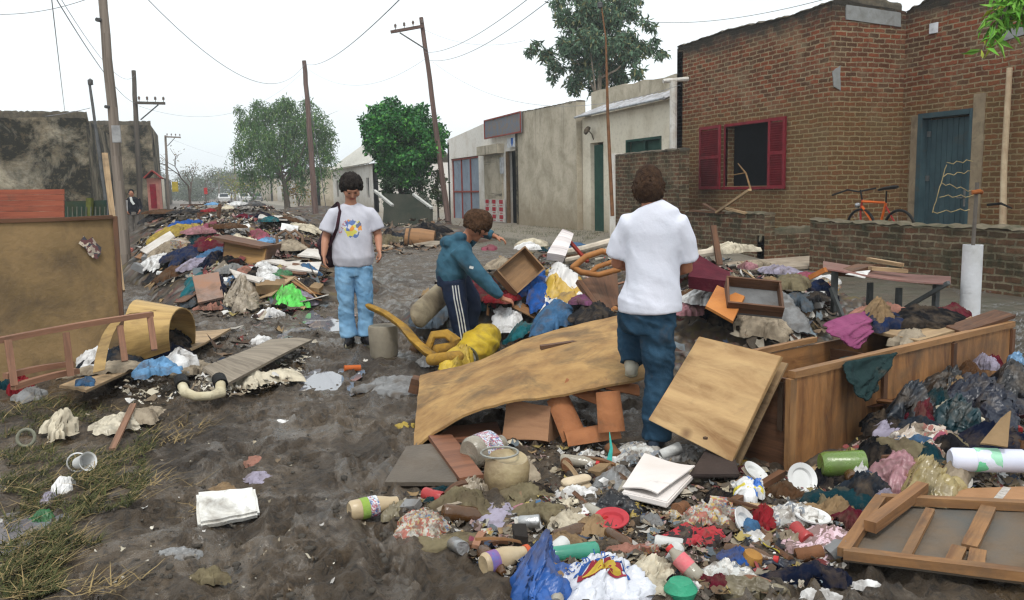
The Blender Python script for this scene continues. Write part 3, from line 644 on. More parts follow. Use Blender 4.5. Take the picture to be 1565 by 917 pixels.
a, b = py_on(10.62, 734), py_on(10.62, 766); h4.part('cornice', boxb(10.44, 10.718, b, a, 2.7, 3.05), PL2, bev=.01); h4.part('infill_panel', boxb(10.65, 10.717, b+.15, a-.25, 0, 2.68), PL2)
h4.part('door', boxb(10.87, 10.92, dy1, (dy0+dy1)/2-.1, 0, 2.7), M('door_brown', (.1, .07, .04), mud=.3)); h4.part('doorway_shade_sheet', boxb(10.94, 10.95, dy1, dy0, 0, 2.75), DARK)  # the dark sheet is painted shade filling the doorway
h4.part('door_frame', boxb(10.69, 10.82, dy0-.08, dy0, 0, 2.75).join(boxb(10.69, 10.82, dy1, dy1+.08, 0, 2.75)), M('door_brown2', (.2, .13, .07)))
a, b, z0, z1 = py_on(10.47, 741), py_on(10.47, 797), PX(768, 208, 10.47).z, PX(768, 177, 10.47).z
sb = h4.part('sign_board', boxb(10.46, 10.49, b, a, z0, z1), M('sign_slate', (.13, .18, .25), (.24, .17, .12), .6, 6, .0)); fr = Geo()
for q in ((10.43, 10.458, b, a, z0, z0+.05), (10.43, 10.458, b, a, z1-.05, z1), (10.431, 10.457, b, b+.05, z0+.05, z1-.05), (10.431, 10.457, a-.05, a, z0+.05, z1-.05)): fr.join(boxb(*q))
h4.part('frame', fr, RF, sb)
h4.part('sign_bracket', boxb(10.5, 10.71, b+.2, b+.25, z0+.1, z0+.15).join(boxb(10.5, 10.71, a-.25, a-.2, z0+.1, z0+.15)), RF)
p0, p1 = PX(776, 226, 10.62), PX(791, 209, 10.62); ds = h4.part('door_sign', boxb(10.6, 10.62, p1.y, p0.y, p0.z, p1.z), M('enamel_white'  , (.75,)*3)); c = (p0+p1)/2
h4.part('emblem', Geo().add([(10.594, c.y-.12, c.z+.16), (10.594, c.y+.12, c.z+.16), (10.594, c.y+.12, c.z-.02), (10.594, c.y, c.z-.16), (10.594, c.y-.12, c.z-.02)], [(0, 1, 2, 3, 4)]), M('emblem_blue', (.08, .2, .6), mud=0), ds)
# red and white bills pasted in two rows
p0, p1 = PX(741, 336, 10.64), PX(772, 305, 10.64); ps = h4.part('pasted_bills', boxb(10.62, 10.64, p1.y, p0.y, .15, p1.z), M('bill_paper', (.7, .66, .62), mud=.25)); g = Geo()
for r_ in range(3):
    for k in range(3):
        yy = p1.y+(p0.y-p1.y)*(k+.5)/3; zz = .15+(p1.z-.15)*(r_+.5)/3; g.join(boxb(10.613, 10.618, yy-.2, yy+.2, zz-.02, zz+.13)).join(boxb(10.6135, 10.6178, yy-.16, yy+.16, zz-.1, zz-.07))
h4.part('bill_print', g, M('bill_red', (.5, .03, .05), mud=.1), ps)
p = PX(767, 253, 10.67); h4.part('meter_box', boxb(10.62, 10.718, p.y-.12, p.y+.12, p.z-.3, p.z+.3), M('meter', (.5, .52, .55), mud=.1), bev=.01)

# far row on the house side
def house(name, x, y0, y1, z, mat, label, gable=None, wins=3, side=1, roofmat=None, door=True):
    t = Thing(name, (x, (y0+y1)/2, 0), label, 'house'); L_ = y1-y0; holes = []
    for k in range(wins):
        u = L_*(k+.5)/wins; holes.append((u-.45, u+.45, (1.0 if (k != 1 or not door) else -.1), 2.2))
    A, B = ((x, y1), (x, y0)) if side > 0 else ((x, y0), (x, y1))
    t.part('wall', wallgeo(A, B, z, holes, .25, nsub=2)[0], mat)
    o = 5*side; ex = wallgeo((x+o, y0), (x, y0), z)[0] if side < 0 else wallgeo((x, y0), (x+o, y0), z)[0]
    t.part('side_wall', ex, mat); t.part('side_wall', wallgeo((x, y1), (x+o, y1), z)[0], mat)
    for h in holes:
        yy = [(y1-h[0]), (y1-h[1])] if side > 0 else [y0+h[0], y0+h[1]]; xa = x+.12*side
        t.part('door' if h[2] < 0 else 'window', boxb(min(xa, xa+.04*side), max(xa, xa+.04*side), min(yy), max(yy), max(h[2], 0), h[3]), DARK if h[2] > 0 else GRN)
    if gable:
        a, b = x-.3*side, x+5.2*side; xm = (a+b)/2
        t.part('roof', sheet([[(a, y0-.2, z), (xm, y0-.2, z+gable), (b, y0-.2, z)], [(a, y1+.2, z), (xm, y1+.2, z+gable), (b, y1+.2, z)]], .06), roofmat or M('pale_roof', (.6, .58, .52), mud=.1))
    else: t.part('roof', boxb(min(x+.25*side, x+o), max(x+.25*side, x+o), y0+.2, y1-.2, z-.4, z-.3), CEM)
    return t
house('white_house', 9.7, 50, 66, 3.0, PLW, 'far low white house with a pale pitched roof between the willow and the round tree', 1.9, 4)
house('far_house', 10, 78, 96, 3.6, PL2, 'far brown-grey house behind the willow trunk, beyond the white one', None, 4)
house('far_house', 10.5, 100, 125, 3.3, PLW, 'farther pale low house at the end of the row past the willow', .8, 5)
house('far_house', 10, 130, 165, 3.4, PL2, 'last dull house of the row towards the misty end of the street', None, 5)
# left row
h5 = Thing('stained_building', (-5, 29.5, 0), 'pale wall blotched black with mould behind the fence and the big plywood panel', 'building')
zt = PY(80, 183, 29).z
h5.part('wall', wallgeo((-14, 29), (-3.05, 29), [(0, 3.75), (10.9, 3.78)], (), .3, nsub=1, rough=.02)[0], PLM)
h5.part('side_wall', wallgeo((-3.046, 29.003), (-3.046, 40), 3.75, (), .3)[0], PLG); h5.part('coping', crust((-14, 29.15, 0), (-3.0, 29.15, 0), 3.78, .36, 6), CR)
h5.part('roof', boxb(-14, -3.4, 29.3, 40, 3.3, 3.4), CEM)
xq = PY(180, 190, 45).x; xw = PY(230, 190, 45).x
h6 = Thing('tall_building', (-4, 45, 0), 'taller plain cement building rising just past the mould-stained wall', 'building')
zt = PY(200, 191, 45).z
h6.part('wall', wallgeo((xq-5, 45), (xw, 45), zt, (), .3, nsub=1)[0], PLG)
h6.part('side_wall', wallgeo((xw+.004, 45.003), (xw+.004, 53), zt, [(1, 2, 1, 2.2), (4, 5, 1, 2.2), (1, 2, 3.3, 4.4)], .3, nsub=1)[0], PLG); h6.part('roof', boxb(xq-5, xw-.3, 45.3, 53, zt-.5, zt-.4), CEM)
h6.part('coping', crust((xq-5, 45.15, 0), (xw, 45.15, 0), zt, .34, 8), CR)
# pink kiosk
PK = M('pink_plaster', (.6, .27, .22), (.42, .17, .13), .85, 4, .15)
a, b = PY(226, 300, 38), PY(244, 300, 38); zk = PY(235, 272, 38).z
kt = Thing('pink_kiosk', (b.x, 38, 0), 'tiny pink kiosk with a red gabled hood beside the second utility pole', 'kiosk')
kt.part('wall', boxb(a.x, b.x, 38, 40.5, 0, zk), PK)
kt.part('roof', sheet([[(a.x-.1, 37.8, zk), ((a.x+b.x)/2, 37.8, zk+.3), (b.x+.1, 37.8, zk)], [(a.x-.1, 40.6, zk), ((a.x+b.x)/2, 40.6, zk+.3), (b.x+.1, 40.6, zk)]], .06), M('hood_red', (.4, .06, .05)))
kt.part('door', boxb(a.x+.1, b.x-.12, 37.97, 37.995, .9, zk-.25), M('kiosk_red', (.35, .02, .04), mud=.1))
g1, g2 = PY(246, 240, 56), PY(262, 310, 56)
house('roadside_house', -2.6, 56, 68, 3.4, PL2, 'narrow dull house with a yellow board just past the pink kiosk', None, 3, -1)
single('notice_board', boxb(g1.x+.5, g1.x+.85, 55.9, 55.95, 1.6, 2.2), M('board_yellow', (.6, .45, .06), mud=.1), 'small yellow board on the house front past the pink kiosk', 'sign')
house('roadside_house', -3.2, 74, 95, 3.0, PL1, 'low far house half hidden by the bare tree', None, 4, -1)
house('roadside_house', -3.5, 100, 130, 3.2, PLG, 'farthest roofed house on the bare tree side in the mist', .8, 4, -1)
single('wall_sign', boxb(g1.x+2.4, g1.x+2.65, 70.9, 70.95, 1.4, 1.9), M('sign_red', (.6, .04, .04), mud=0), 'tiny red sign board under the bare tree', 'sign')

# ================================================================ poles and wires
def tapered(A, B, r0, r1, seed=1, n=14, lean=.02):
    A, B = Vector(A), Vector(B); r = random.Random(seed); pts = []
    for i in range(n+1): pts.append(A.lerp(B, i/n)+Vector((r.uniform(-1, 1)*lean, r.uniform(-1, 1)*lean, 0)))
    return tube(pts, [r0+(r1-r0)*i/n+r.uniform(-.004, .004) for i in range(n+1)], 12)
STEEL = M('pole_steel', (.12, .12, .12), rough=.6, metal=.4, mud=.1)
def upole(px0, py0, px1, py1, t, r, label, arm=None, extra=None, mat=W_POLE, top_dt=0, name='utility_pole', seed=1):
    A = G(px0, py0) if t is None else D(px0, py0, t); tt = (A-CO).dot(CAM_ROT @ Vector((0, 0, -1)))
    B = D(px1, py1, tt+top_dt); A.z = min(A.z, Hs(A.x, A.y))-.15
    th = Thing(name, A, label, 'pole'); th.part('shaft', tapered(A, B, r*1.15, r*.8, seed, lean=r*.12), mat, smooth=True)
    th.tt = tt; th.A = A; th.B = B
    if arm:
        for (ax, ay, bx, by, kind) in arm:
            P, Q = D(ax, ay, tt-.1), D(bx, by, tt-.1)
            if kind == 'arm':
                o = th.part('crossarm', plank(P, Q, .1, .1), mat, bev=.005)
                for k in range(4):
                    c = P.lerp(Q, .15+.27*k); th.part('insulator', lathe([(.012, 0), (.012, .08), (.05, .09), (.035, .13), (.05, .15), (.03, .2), (0, .22)], 10, at(c+Vector((0, 0, .04)))), M('insulator_glaze', (.16, .12, .1), rough=.3, mud=0), o)
            else: th.part('brace', tube([P, Q], .025, 6), STEEL)
    return th
p1 = upole(196, 452, 152, -60, 15.5, .09, 'thick weathered wooden pole standing by the street edge next to the plywood panel', seed=2)
p1.part('bolt', tube([D(148, 30, p1.tt-.15), D(156, 31, p1.tt)], .04, 6), STEEL); p1.part('bolt', tube([D(161, 163, p1.tt-.15), D(170, 164, p1.tt)], .03, 6), STEEL)
p1.part('cable_box', boxb(-.07, .07, -.07, .07, -.15, .15).xf(at(D(178, 205, p1.tt-.25))), M('box_grey', (.4, .4, .4)))
p2 = upole(217, 365, 204, 108, 33, .1, 'second wooden pole with one short crossarm of four insulators, by the pink kiosk', [(206, 157, 252, 158, 'arm'), (215, 183, 242, 160, 'brace')], mat=WOOD('pole_wood_dark', (.09, .075, .06), (.04, .035, .03), 1.2, .05, .9), seed=3)
p3 = upole(167, 325, 136, 122, 24, .045, 'thin steel mast rising above the mould-stained wall', mat=STEEL, name='steel_mast', seed=4); p3.part('mast_cap', lathe([(0, -.12), (.07, -.1), (.07, .03), (0, .08)], 10, at(D(138, 124, p3.tt))), STEEL)
p4 = upole(258, 335, 253, 207, 62, .1, 'small distant pole with a short crossarm above the bare tree', [(252, 209, 276, 210, 'arm'), (256, 223, 267, 211, 'brace')], mat=W_POLE, seed=5)
p5 = upole(483, 332, 465, 93, 43, .135, 'bare wooden pole in front of the willow', mat=WOOD('pole_wood_brown', (.13, .08, .065), (.06, .04, .035), 1.2, .05, .9), seed=6)
p5.part('stay_wire', tube([D(470, 130, 43), D(500, 330, 42)], .02, 5), STEEL)
p6 = upole(687, 348, 644, 27, 30, .095, 'leaning wooden pole with a single sloping arm in front of the round tree', [(597, 49, 647, 40, 'arm'), (611, 50, 652, 76, 'brace')], mat=WOOD('pole_wood_brown', (.13,)*3, (.06,)*3), seed=7)
pf = [(358, 235, 360, 300, 120, 'far thin pole standing by the willow edge'), (334, 262, 335, 300, 150, 'faint thin pole in the mist at the street end')]
for a, b, c, d, t, l in pf: upole(c, d+8, a, b, t, .12, l, seed=9)
rod = Thing('iron_rod', D(935, 330, 19.5), 'tall thin rusty iron rod standing by the end of the yard wall, before the eucalyptus', 'pole')
rod.part('shaft', tube([D(936, 330, 18.6), D(929, 180, 18.6), D(926, 60, 18.6), D(919, 8, 18.6)], [.045, .036, .018, .015], 8), M('rust', (.22, .1, .045), (.12, .06, .03), .8, 8, 0))
rod.part('clamp', lathe([(0, -.08), (.06, -.05), (.06, .05), (0, .09)], 8, at(D(917, 8, 18.6))), STEEL)
wi = {}
def wire(a, b, sag, label, r=.0045, col=None):
    A, B = D(*a), D(*b); n = 22; pts = [A.lerp(B, i/n)-Vector((0, 0, sag*4*(i/n)*(1-i/n))) for i in range(n+1)]
    single('overhead_wire', tube(pts, r, 4), M('wire_grey', (.3, .31, .34), mud=0, bst=0), label, 'wire', 'overhead wires', smooth=True)
wire((75, -20, 11), (206, 157, 33), .3, 'thickest dark wire sloping down from the top edge to the pole with four insulators', .008)
wire((82, -20, 10), (206, 115, 33), .5, 'thin wire just above the thick one, ending at the tip of the second pole')
wire((215, -12, 16), (466, 98, 43), 1.3, 'long sagging wire from above the second pole to the pole before the willow', .008)
wire((620, -10, 12), (467, 98, 43), .35, 'wire rising from the willow pole towards the middle of the upper edge', .008)
wire((830, -20, 12), (650, 80, 30), .25, 'upper of two wires that run up from the leaning pole past the eucalyptus', .006)
wire((850, -8, 12), (655, 92, 30), .3, 'lower of two wires that run up from the leaning pole past the eucalyptus', .006)
wire((467, 103, 43), (650, 90, 30), .9, 'sagging wire strung between the willow pole and the leaning pole')
wire((648, 45, 30), (802, 62, 26), .3, 'short wire from the leaning pole head to the eucalyptus crown')
wire((662, 95, 30), (1040, 130, 18), .9, 'slack wire from the leaning pole to the eucalyptus side of the brick house')
wire((206, 160, 33), (465, 108, 43), 1.2, 'low slack wire between the second pole and the willow pole')
wire((253, 209, 62), (465, 250, 110), 1.0, 'faint wire from the small distant pole towards the willow')
wire((78, -10, 10), (100, 178, 28), .1, 'thin wire dropping almost upright to the mould-stained wall', .006)
wire((0, 22, 16), (160, -12, 16), .1, 'thin wire across the upper corner above the thick pole', .006)
wire((0, 180, 27), (138, 165, 24), .1, 'thin wire just above the mould-stained wall, ending at the steel mast', .008)
wire((990, 33, 18), (1390, -40, 10), .2, 'thin wire above the brick house roofline', .006)

# ================================================================ plants
def leafmat(name, a, b, c=None, rough=.55):
    m, n, bs_ = newmat(name); g = n.nodes.new('ShaderNodeNewGeometry')
    o = mixc(n, g.outputs['Random Per Island'], a, b)
    if c: o = mixc(n, math_(n, 'GREATER_THAN', math_(n, 'FRACT', math_(n, 'MULTIPLY', g.outputs['Random Per Island'], 37.7)), .86), o, c)
    n.links.new(o, bs_.inputs['Base Color']); bs_.inputs['Roughness'].default_value = rough; bs_.inputs['Specular IOR Level'].default_value = .15
    return m
def leaves(P, size, aspect=.45, droop=0, seed=0, jit=.4):
    """one folded leaf per point of P (n,3)"""
    r = np.random.default_rng(seed); n = len(P); a = r.normal(size=(n, 3)); a[:, 2] -= droop; a /= np.linalg.norm(a, axis=1)[:, None]
    b = np.cross(a, r.normal(size=(n, 3))); b /= np.linalg.norm(b, axis=1)[:, None]+1e-9; c = np.cross(a, b)
    s = size*(1+jit*(r.random((n, 1))*2-1)); l = a*s; w_ = b*s*aspect*.5; f = c*s*.12
    V = np.stack([P, P+l*.45+w_+f, P+l, P+l*.45-w_+f], 1).reshape(-1, 3); i = np.arange(n)[:, None]*4
    F = np.concatenate([i+[[0, 1, 2]], i+[[0, 2, 3]]], 1).reshape(-1, 3); return V, F
def leafobj(name, P, size, mat, parent, loc, **kw):
    V, F = leaves(np.asarray(P), size, **kw); me = bpy.data.meshes.new(name); V = V-np.array(loc)
    me.vertices.add(len(V)); me.vertices.foreach_set('co', V.ravel()); me.loops.add(F.size); me.loops.foreach_set('vertex_index', F.ravel().astype(np.int32))
    me.polygons.add(len(F)); me.polygons.foreach_set('loop_start', np.arange(len(F))*3); me.polygons.foreach_set('loop_total', np.full(len(F), 3)); me.update(calc_edges=True)
    me.materials.append(mat); o = bpy.data.objects.new(name, me); COL.objects.link(o); o.parent = parent
    if parent is None: o.location = loc
    return o
def clumps(cl, per, rs, shell=.55):
    """points filling (cx,cy,cz,r) clumps unevenly"""
    out = []
    for (x, y, z, r) in cl:
        n = max(4, int(per*r*r)); v = rs.normal(size=(n, 3)); v /= np.linalg.norm(v, axis=1)[:, None]; q = r*(shell+(1-shell)*rs.random((n, 1)))*(1+.25*np.sin(v[:, :1]*5+x*3)*np.cos(v[:, 2:3]*4+z)); out.append(np.array([[x, y, z]])+v*q*np.array([[1, 1, .85]]))
    return np.concatenate(out)
def tree(name, base, trunk_pts, cl, per, leaf, mat, label, aspect=.45, droop=0, seed=1, tr=.14, bark=None, shell=.5, strands=0, cat='tree'):
    t = Thing(name, base, label, cat); rs = np.random.default_rng(seed); bark = bark or M('bark', (.12, .095, .07), (.06, .05, .04), .9, 8, .1, 30, .8)
    g = tube(trunk_pts, [tr*(1-.55*i/(len(trunk_pts)-1)) for i in range(len(trunk_pts))], 9); fork = Vector(trunk_pts[-1]); lo = Vector(trunk_pts[-2])
    for (x, y, z, r) in sorted(cl, key=lambda c: -c[3])[:16]:
        s = lo.lerp(fork, rs.random()); e = Vector((x, y, z)); m = s.lerp(e, .5)+Vector(rs.normal(size=3))*.12*r-Vector((0, 0, .15*r)); g.join(tube([s, m, e], [tr*.35, tr*.22, tr*.07], 6, False))
        for k in range(3): q = e+Vector(rs.normal(size=3))*r*.6; g.join(tube([e, q], [tr*.07, tr*.02], 4, False))
    t.part('trunk', g, bark, smooth=True)
    P = clumps(cl, per, rs, shell)
    if strands:
        top = clumps(cl, strands, rs, .8); S = []
        for p in top:
            L_ = rs.uniform(.6, 1.9); k = int(L_/.09); dx, dy = rs.normal(size=2)*.07
            S.append(np.stack([p[0]+dx*np.arange(k)*.3+rs.normal(size=k)*.03, p[1]+dy*np.arange(k)*.3+rs.normal(size=k)*.03, p[2]-np.arange(k)*.09], 1))
        P = np.concatenate([P]+S)
    leafobj('crown', P, leaf, mat, t.o, t.L, aspect=aspect, droop=droop, seed=seed); return t
def pxc(lst, t, k=1.0, dj=1.0, seed=0):
    """crown clumps given as (px, py, radius px), set at real distance t with depth spread"""
    r = random.Random(seed); out = []
    for (x, y, rp) in lst:
        p = D(x, y, t+r.uniform(-1, 1)*dj); out.append((p.x, p.y, p.z, rp/FPX*t*k))
    return out
# round dense citrus-like tree
rr = random.Random(3); cl = []
for k in range(60):
    a = rr.uniform(0, 6.283); q = math.sqrt(rr.random()); x = 610+q*math.cos(a)*54; y = 216+q*math.sin(a)*58; x += (8 if y > 200 else 0); cl.append((x, y, rr.uniform(13, 21)))
b = G(612, 345); b = D(612, 340, 31); b.z = 0
tree('round_tree', b, [b, b+Vector((.05, 0, .9)), D(612, 262, 31)], pxc(cl, 31, 1, 1.2), 2900, .135, leafmat('citrus_leaf', (.014, .08, .022), (.045, .19, .04), (.12, .34, .06), .38), 'dense round bright green tree behind the leaning pole', .55, .2, 3, .13, shell=.62)
# willow
cl = [(400, 180, 26), (375, 190, 18), (372, 230, 20), (395, 215, 30), (430, 170, 28), (455, 195, 30), (425, 215, 26), (480, 185, 24), (497, 205, 18), (485, 225, 24), (455, 235, 26), (410, 250, 20), (380, 265, 14), (500, 240, 12), (440, 160, 16), (395, 160, 12), (470, 160, 14), (455, 262, 18), (490, 262, 12), (366, 168, 9)]
b = D(440, 318, 56); b.z = 0
WL = leafmat('willow_leaf', (.04, .1, .025), (.09, .19, .05), (.17, .26, .07))
tree('willow', b, [b, D(436, 285, 56), D(425, 250, 56)], pxc(cl, 56, 1, 1.6, 2), 620, .26, WL, 'large drooping grey-green willow over the middle of the street row', .22, 1.2, 4, .22, strands=44, shell=.3)
# eucalyptus behind the cement house
cl = [(905, 15, 24), (880, 35, 22), (930, 30, 24), (955, 12, 18), (860, 20, 14), (850, 5, 10), (900, 60, 24), (935, 70, 24), (960, 60, 16), (870, 75, 18), (835, 85, 13), (812, 76, 9), (845, 100, 12), (890, 100, 20), (930, 105, 20), (965, 85, 16), (990, 75, 13), (1010, 82, 9), (880, 125, 16), (915, 130, 18), (950, 120, 14), (975, 110, 10), (890, -8, 20), (940, -10, 18), (915, 85, 18), (985, 35, 9), (845, 118, 8), (1000, 60, 6), (905, 0, 18), (975, 0, 8)]
cl += [(x+rr.uniform(-15, 15), y+rr.uniform(-12, 12), r_*.65) for x, y, r_ in cl]
b = D(915, 330, 33); b.z = 0
tree('eucalyptus', b, [b, D(914, 200, 33), D(917, 90, 33)], pxc(cl, 33, 1.12, 1.2, 3), 1700, .22, leafmat('euc_leaf', (.05, .11, .06), (.12, .19, .115), (.2, .2, .09)), 'tall open eucalyptus rising behind the cement house roof', .32, .8, 5, .16, bark=M('euc_bark', (.4, .34, .27), (.2, .16, .12), .9, 5, 0), shell=.35)
# bare winter tree and light-leaved trees down the street
def bare(name, base, top, label, seed, n=90, spread=.55, leafy=None, cat='tree', r0=.12):
    t = Thing(name, base, label, cat); r = random.Random(seed); g = Geo(); tips = []
    def grow(p, d, L_, rad, lv):
        q = p+d*L_; g.join(tube([p, p.lerp(q, .5)+Vector((r.gauss(0, 1), r.gauss(0, 1), r.gauss(0, 1)))*L_*.06, q], [rad, rad*.8, rad*.6], 5, False))
        if lv == 0: tips.append(q); return
        for k in range(r.choice((2, 3, 3))):
            dd = (d+Vector((r.gauss(0, spread), r.gauss(0, spread), r.gauss(0, spread*.7)))).normalized(); dd.z = abs(dd.z)*.8+.2*dd.z; grow(q, dd.normalized(), L_*r.uniform(.6, .85), rad*.58, lv-1)
    H_ = (Vector(top)-Vector(base)).length; grow(Vector(base), Vector((0, 0, 1)), H_*.3, r0, 4)
    t.part('trunk', g, M('twig', (.13, .1, .085), (.08, .06, .05), mud=0))
    if leafy:
        rs = np.random.default_rng(seed); P = np.array([list(x) for x in tips]); P = np.repeat(P, leafy[1], 0)+rs.normal(size=(len(P)*leafy[1], 3))*leafy[2]; leafobj('crown', P, leafy[3], leafy[0], t.o, t.L, seed=seed, droop=.5)
    return t
YG = leafmat('yellowgreen_leaf', (.13, .18, .03), (.24, .24, .05), (.35, .28, .04)); DG = leafmat('dullgreen_leaf', (.05, .075, .03), (.1, .12, .05))
b = D(292, 330, 52); b.z = 0
bare('bare_tree', b, D(292, 222, 52), 'nearly leafless tree with upright twigs just past the pink kiosk', 4, leafy=(leafmat('dry_leaf', (.12, .1, .06), (.2, .16, .09)), 3, .12, .12))
b = D(316, 325, 85); b.z = 0
bare('bare_tree', b, D(316, 255, 85), 'smaller bare tree beyond the tall twiggy one', 6, r0=.1, leafy=(DG, 5, .25, .2))
b = D(388, 315, 75); b.z = 0
bare('street_tree', b, D(388, 255, 75), 'small yellow-green tree under the willow edge', 8, leafy=(YG, 14, .3, .2))
b = D(355, 310, 105); b.z = 0
bare('street_tree', b, D(355, 262, 105), 'thin yellowish tree at the misty street end', 9, leafy=(YG, 10, .4, .25))
b = D(458, 320, 60); b.z = 0
bare('street_tree', b, D(458, 272, 60), 'low orange-yellow leaved tree beside the willow trunk', 12, r0=.08, leafy=(leafmat('autumn_leaf', (.3, .2, .04), (.4, .24, .03)), 12, .25, .18))
rs = np.random.default_rng(9)
P = []
for k in range(60):
    x = rs.uniform(-9, 16); y = rs.uniform(170, 240); z = rs.uniform(.5, 5.5); P.append((x, y, z, rs.uniform(1.5, 3.2)))
for k in range(26):
    x = rs.uniform(12, 22); y = rs.uniform(62, 160); z = rs.uniform(1, 5); P.append((x, y, z, rs.uniform(1, 2)))
for k in range(20):
    x = rs.uniform(-9, -5.5); y = rs.uniform(70, 150); z = rs.uniform(1, 5); P.append((x, y, z, rs.uniform(1, 2)))
tag(leafobj('far_woods', clumps(P, 60, rs, .3), .45, leafmat('far_leaf', (.05, .07, .04), (.1, .12, .06)), None, (0, 150, 0), seed=3), 'misty mass of trees closing the street', 'trees', kind='stuff')
# dark shrubs under the round tree
for k, (x, y, r_, l) in enumerate(((598, 283, 17, 'dark shrub below the round tree, behind the skip'), (645, 285, 15, 'dark shrub between the round tree and the leaning pole'), (622, 292, 14, 'low dark bush just over the skip lid'), (668, 268, 12, 'olive climbing bush by the workshop corner'))):
    p = D(x, y, 30+k*.4); b = Vector((p.x, p.y, 0)); tree('shrub', b, [b, b+Vector((0, 0, .5)), p], pxc([(x+rr.uniform(-9, 9), y+rr.uniform(-9, 44), r_*rr.uniform(.5, .8)) for _ in range(18)], 30+k*.4, 1, .6, k), 1300, .13, leafmat('shrub_leaf', (.015, .04, .018), (.04, .075, .03)) if k < 3 else DG, l, seed=20+k, tr=.05, cat='shrub')
# leafy branch hanging in over the far right wall top
b = D(1600, -60, 6.2)
t = Thing('overhanging_branch', b, 'bright green leafy branch tip hanging in from the upper corner over the brick house', 'branch')
g = Geo(); P = []
for (x, y) in ((1502, 78), (1512, 60), (1530, 30), (1545, 12), (1558, 34), (1520, 20), (1535, 52), (1570, 22)):
    e = D(x, y, 6.0); m = b.lerp(e, .5)+Vector((0, 0, .12)); g.join(tube([b, m, e], [.012, .008, .003], 5))
    for k in range(26):
        q = (m.lerp(e, .35+.65*rr.random()))+Vector((rr.gauss(0, .035), rr.gauss(0, .05), rr.gauss(0, .03))); P.append(q)
t.part('twig', g, M('twig', (.1,)*3)); leafobj('leaves', [list(p) for p in P], .13, leafmat('bright_leaf', (.1, .3, .03), (.2, .42, .06), (.35, .4, .05)), t.o, t.L, aspect=.2, droop=1.1, seed=8)
# far cars
def car(px, py, t, col, label, rz=0):
    p = D(px, py, t); p.z = 0; c = Thing('parked_car', p, label, 'car'); m = at(p, rz); hw = .8
    prof = [(-2.0, .35), (-2.05, .75), (-1.3, .88), (-.8, 1.38), (.9, 1.4), (1.6, .95), (2.05, .88), (2.1, .35)]
    V = [(s*hw*(.85 if z > 1 else 1), y, z) for s in (-1, 1) for y, z in prof]; n = len(prof); F = [tuple(range(n)), tuple(reversed(range(n, 2*n)))]+[(i, i+n, (i+1) % n+n, (i+1) % n) for i in range(n)]
    c.part('body', Geo().add(V, F, None, m), M('car_'+col, PAL[col], rough=.25, mud=.05))
    c.part('windscreen', Geo().add([(-.62, -1.28, .93), (.62, -1.28, .93), (.56, -.86, 1.33), (-.56, -.86, 1.33)], [(0, 1, 2, 3)], None, m @ Matrix.Translation((0, -.03, .02))), M('car_glass', (.03, .04, .05), rough=.1, mud=0))
    for x in (-.75, .75):
        for y in (-1.3, 1.3): c.part('wheel', tube([(x-.1, y, .32), (x+.1, y, .32)], .32, 14).xf(m), M('tyre', (.02, .02, .02)))
        c.part('headlight', box(.25, .03, .12, (x*.75, -2.07, .68)).xf(m), M('lamp_glass', (.7, .7, .7), rough=.2, mud=0))
car(342, 301, 125, 'white', 'small pale car parked on the bare tree side far up the street'); car(371, 301, 125, 'white', 'pale car parked on the willow side far up the street', 8); car(392, 300, 128, 'grey', 'greyish car behind the other two at the far street end', -5)

# ================================================================ the air
hz, n_, b_ = newmat('haze_air'); n_.nodes.remove(b_); pv = n_.nodes.new('ShaderNodeVolumePrincipled'); pv.inputs['Density'].default_value = .0014; pv.inputs['Color'].default_value = (.93, .96, 1, 1)
pv.inputs['Anisotropy'].default_value = .1
n_.links.new(pv.outputs[0], n_.nodes['Material Output'].inputs['Volume'])
tag(mk('haze', boxb(-710, 910, -70, 1520, -1.2, 9.8), hz), kind='stuff')
# ================================================================ people
def remesh(name, geos, voxel, mat, thing, smooth=3, disp=None, parent=None, noremesh=False):
    """grow one continuous surface out of overlapping limbs"""
    g = Geo()
    for x in geos: g.join(x)
    me = bpy.data.meshes.new('tmp'); me.from_pydata(g.V, [], g.F); o = bpy.data.objects.new('tmp', me); COL.objects.link(o)
    bm = bmesh.new(); bm.from_mesh(me); bmesh.ops.recalc_face_normals(bm, faces=bm.faces); bm.to_mesh(me); bm.free()
    md = o.modifiers.new('r', 'REMESH'); md.mode = 'VOXEL'; md.voxel_size = voxel; md.use_smooth_shade = True
    if smooth: s = o.modifiers.new('s', 'SMOOTH'); s.iterations = smooth; s.factor = .6
    dg = bpy.context.evaluated_depsgraph_get(); dg.update(); ev = o.evaluated_get(dg); m2 = bpy.data.meshes.new_from_object(ev)
    bpy.data.objects.remove(o); bpy.data.meshes.remove(me)
    n = len(m2.vertices); co = np.empty(n*3); m2.vertices.foreach_get('co', co); co = co.reshape(-1, 3)
    if disp is not None:
        no = np.empty(n*3); m2.vertices.foreach_get('normal', no); no = no.reshape(-1, 3); co = co+no*disp(co)[:, None]; m2.vertices.foreach_set('co', co.ravel())
    m2.materials.clear(); m2.materials.append(mat); m2.shade_smooth(); m2.update()
    r = bpy.data.objects.new(name, m2); COL.objects.link(r); r.parent = parent if parent is not None else thing.o; return r
def folds(amp, seed, f=(16, 16, 9), extra=None):
    def fn(c):
        a = ridge(c[:, 0]*f[0]+c[:, 2]*f[2]*.8, c[:, 2]*f[2]+c[:, 1]*f[1]*.6, seed, 2)-.42
        b = ridge(c[:, 1]*f[1]*.8-c[:, 2]*f[2]*.5, c[:, 2]*f[2]*1.2+c[:, 0]*f[0]*.4, seed+5, 2)-.42
        d = amp*(a+b)
        for (cz, wd, am, fr) in (extra or []): d = d+am*1.5*(ridge(c[:, 2]*fr*.16+c[:, 0]*5, c[:, 0]*7+c[:, 1]*7, seed+7, 2)-.4)*np.exp(-((c[:, 2]-cz)/wd)**2)
        return d
    return fn
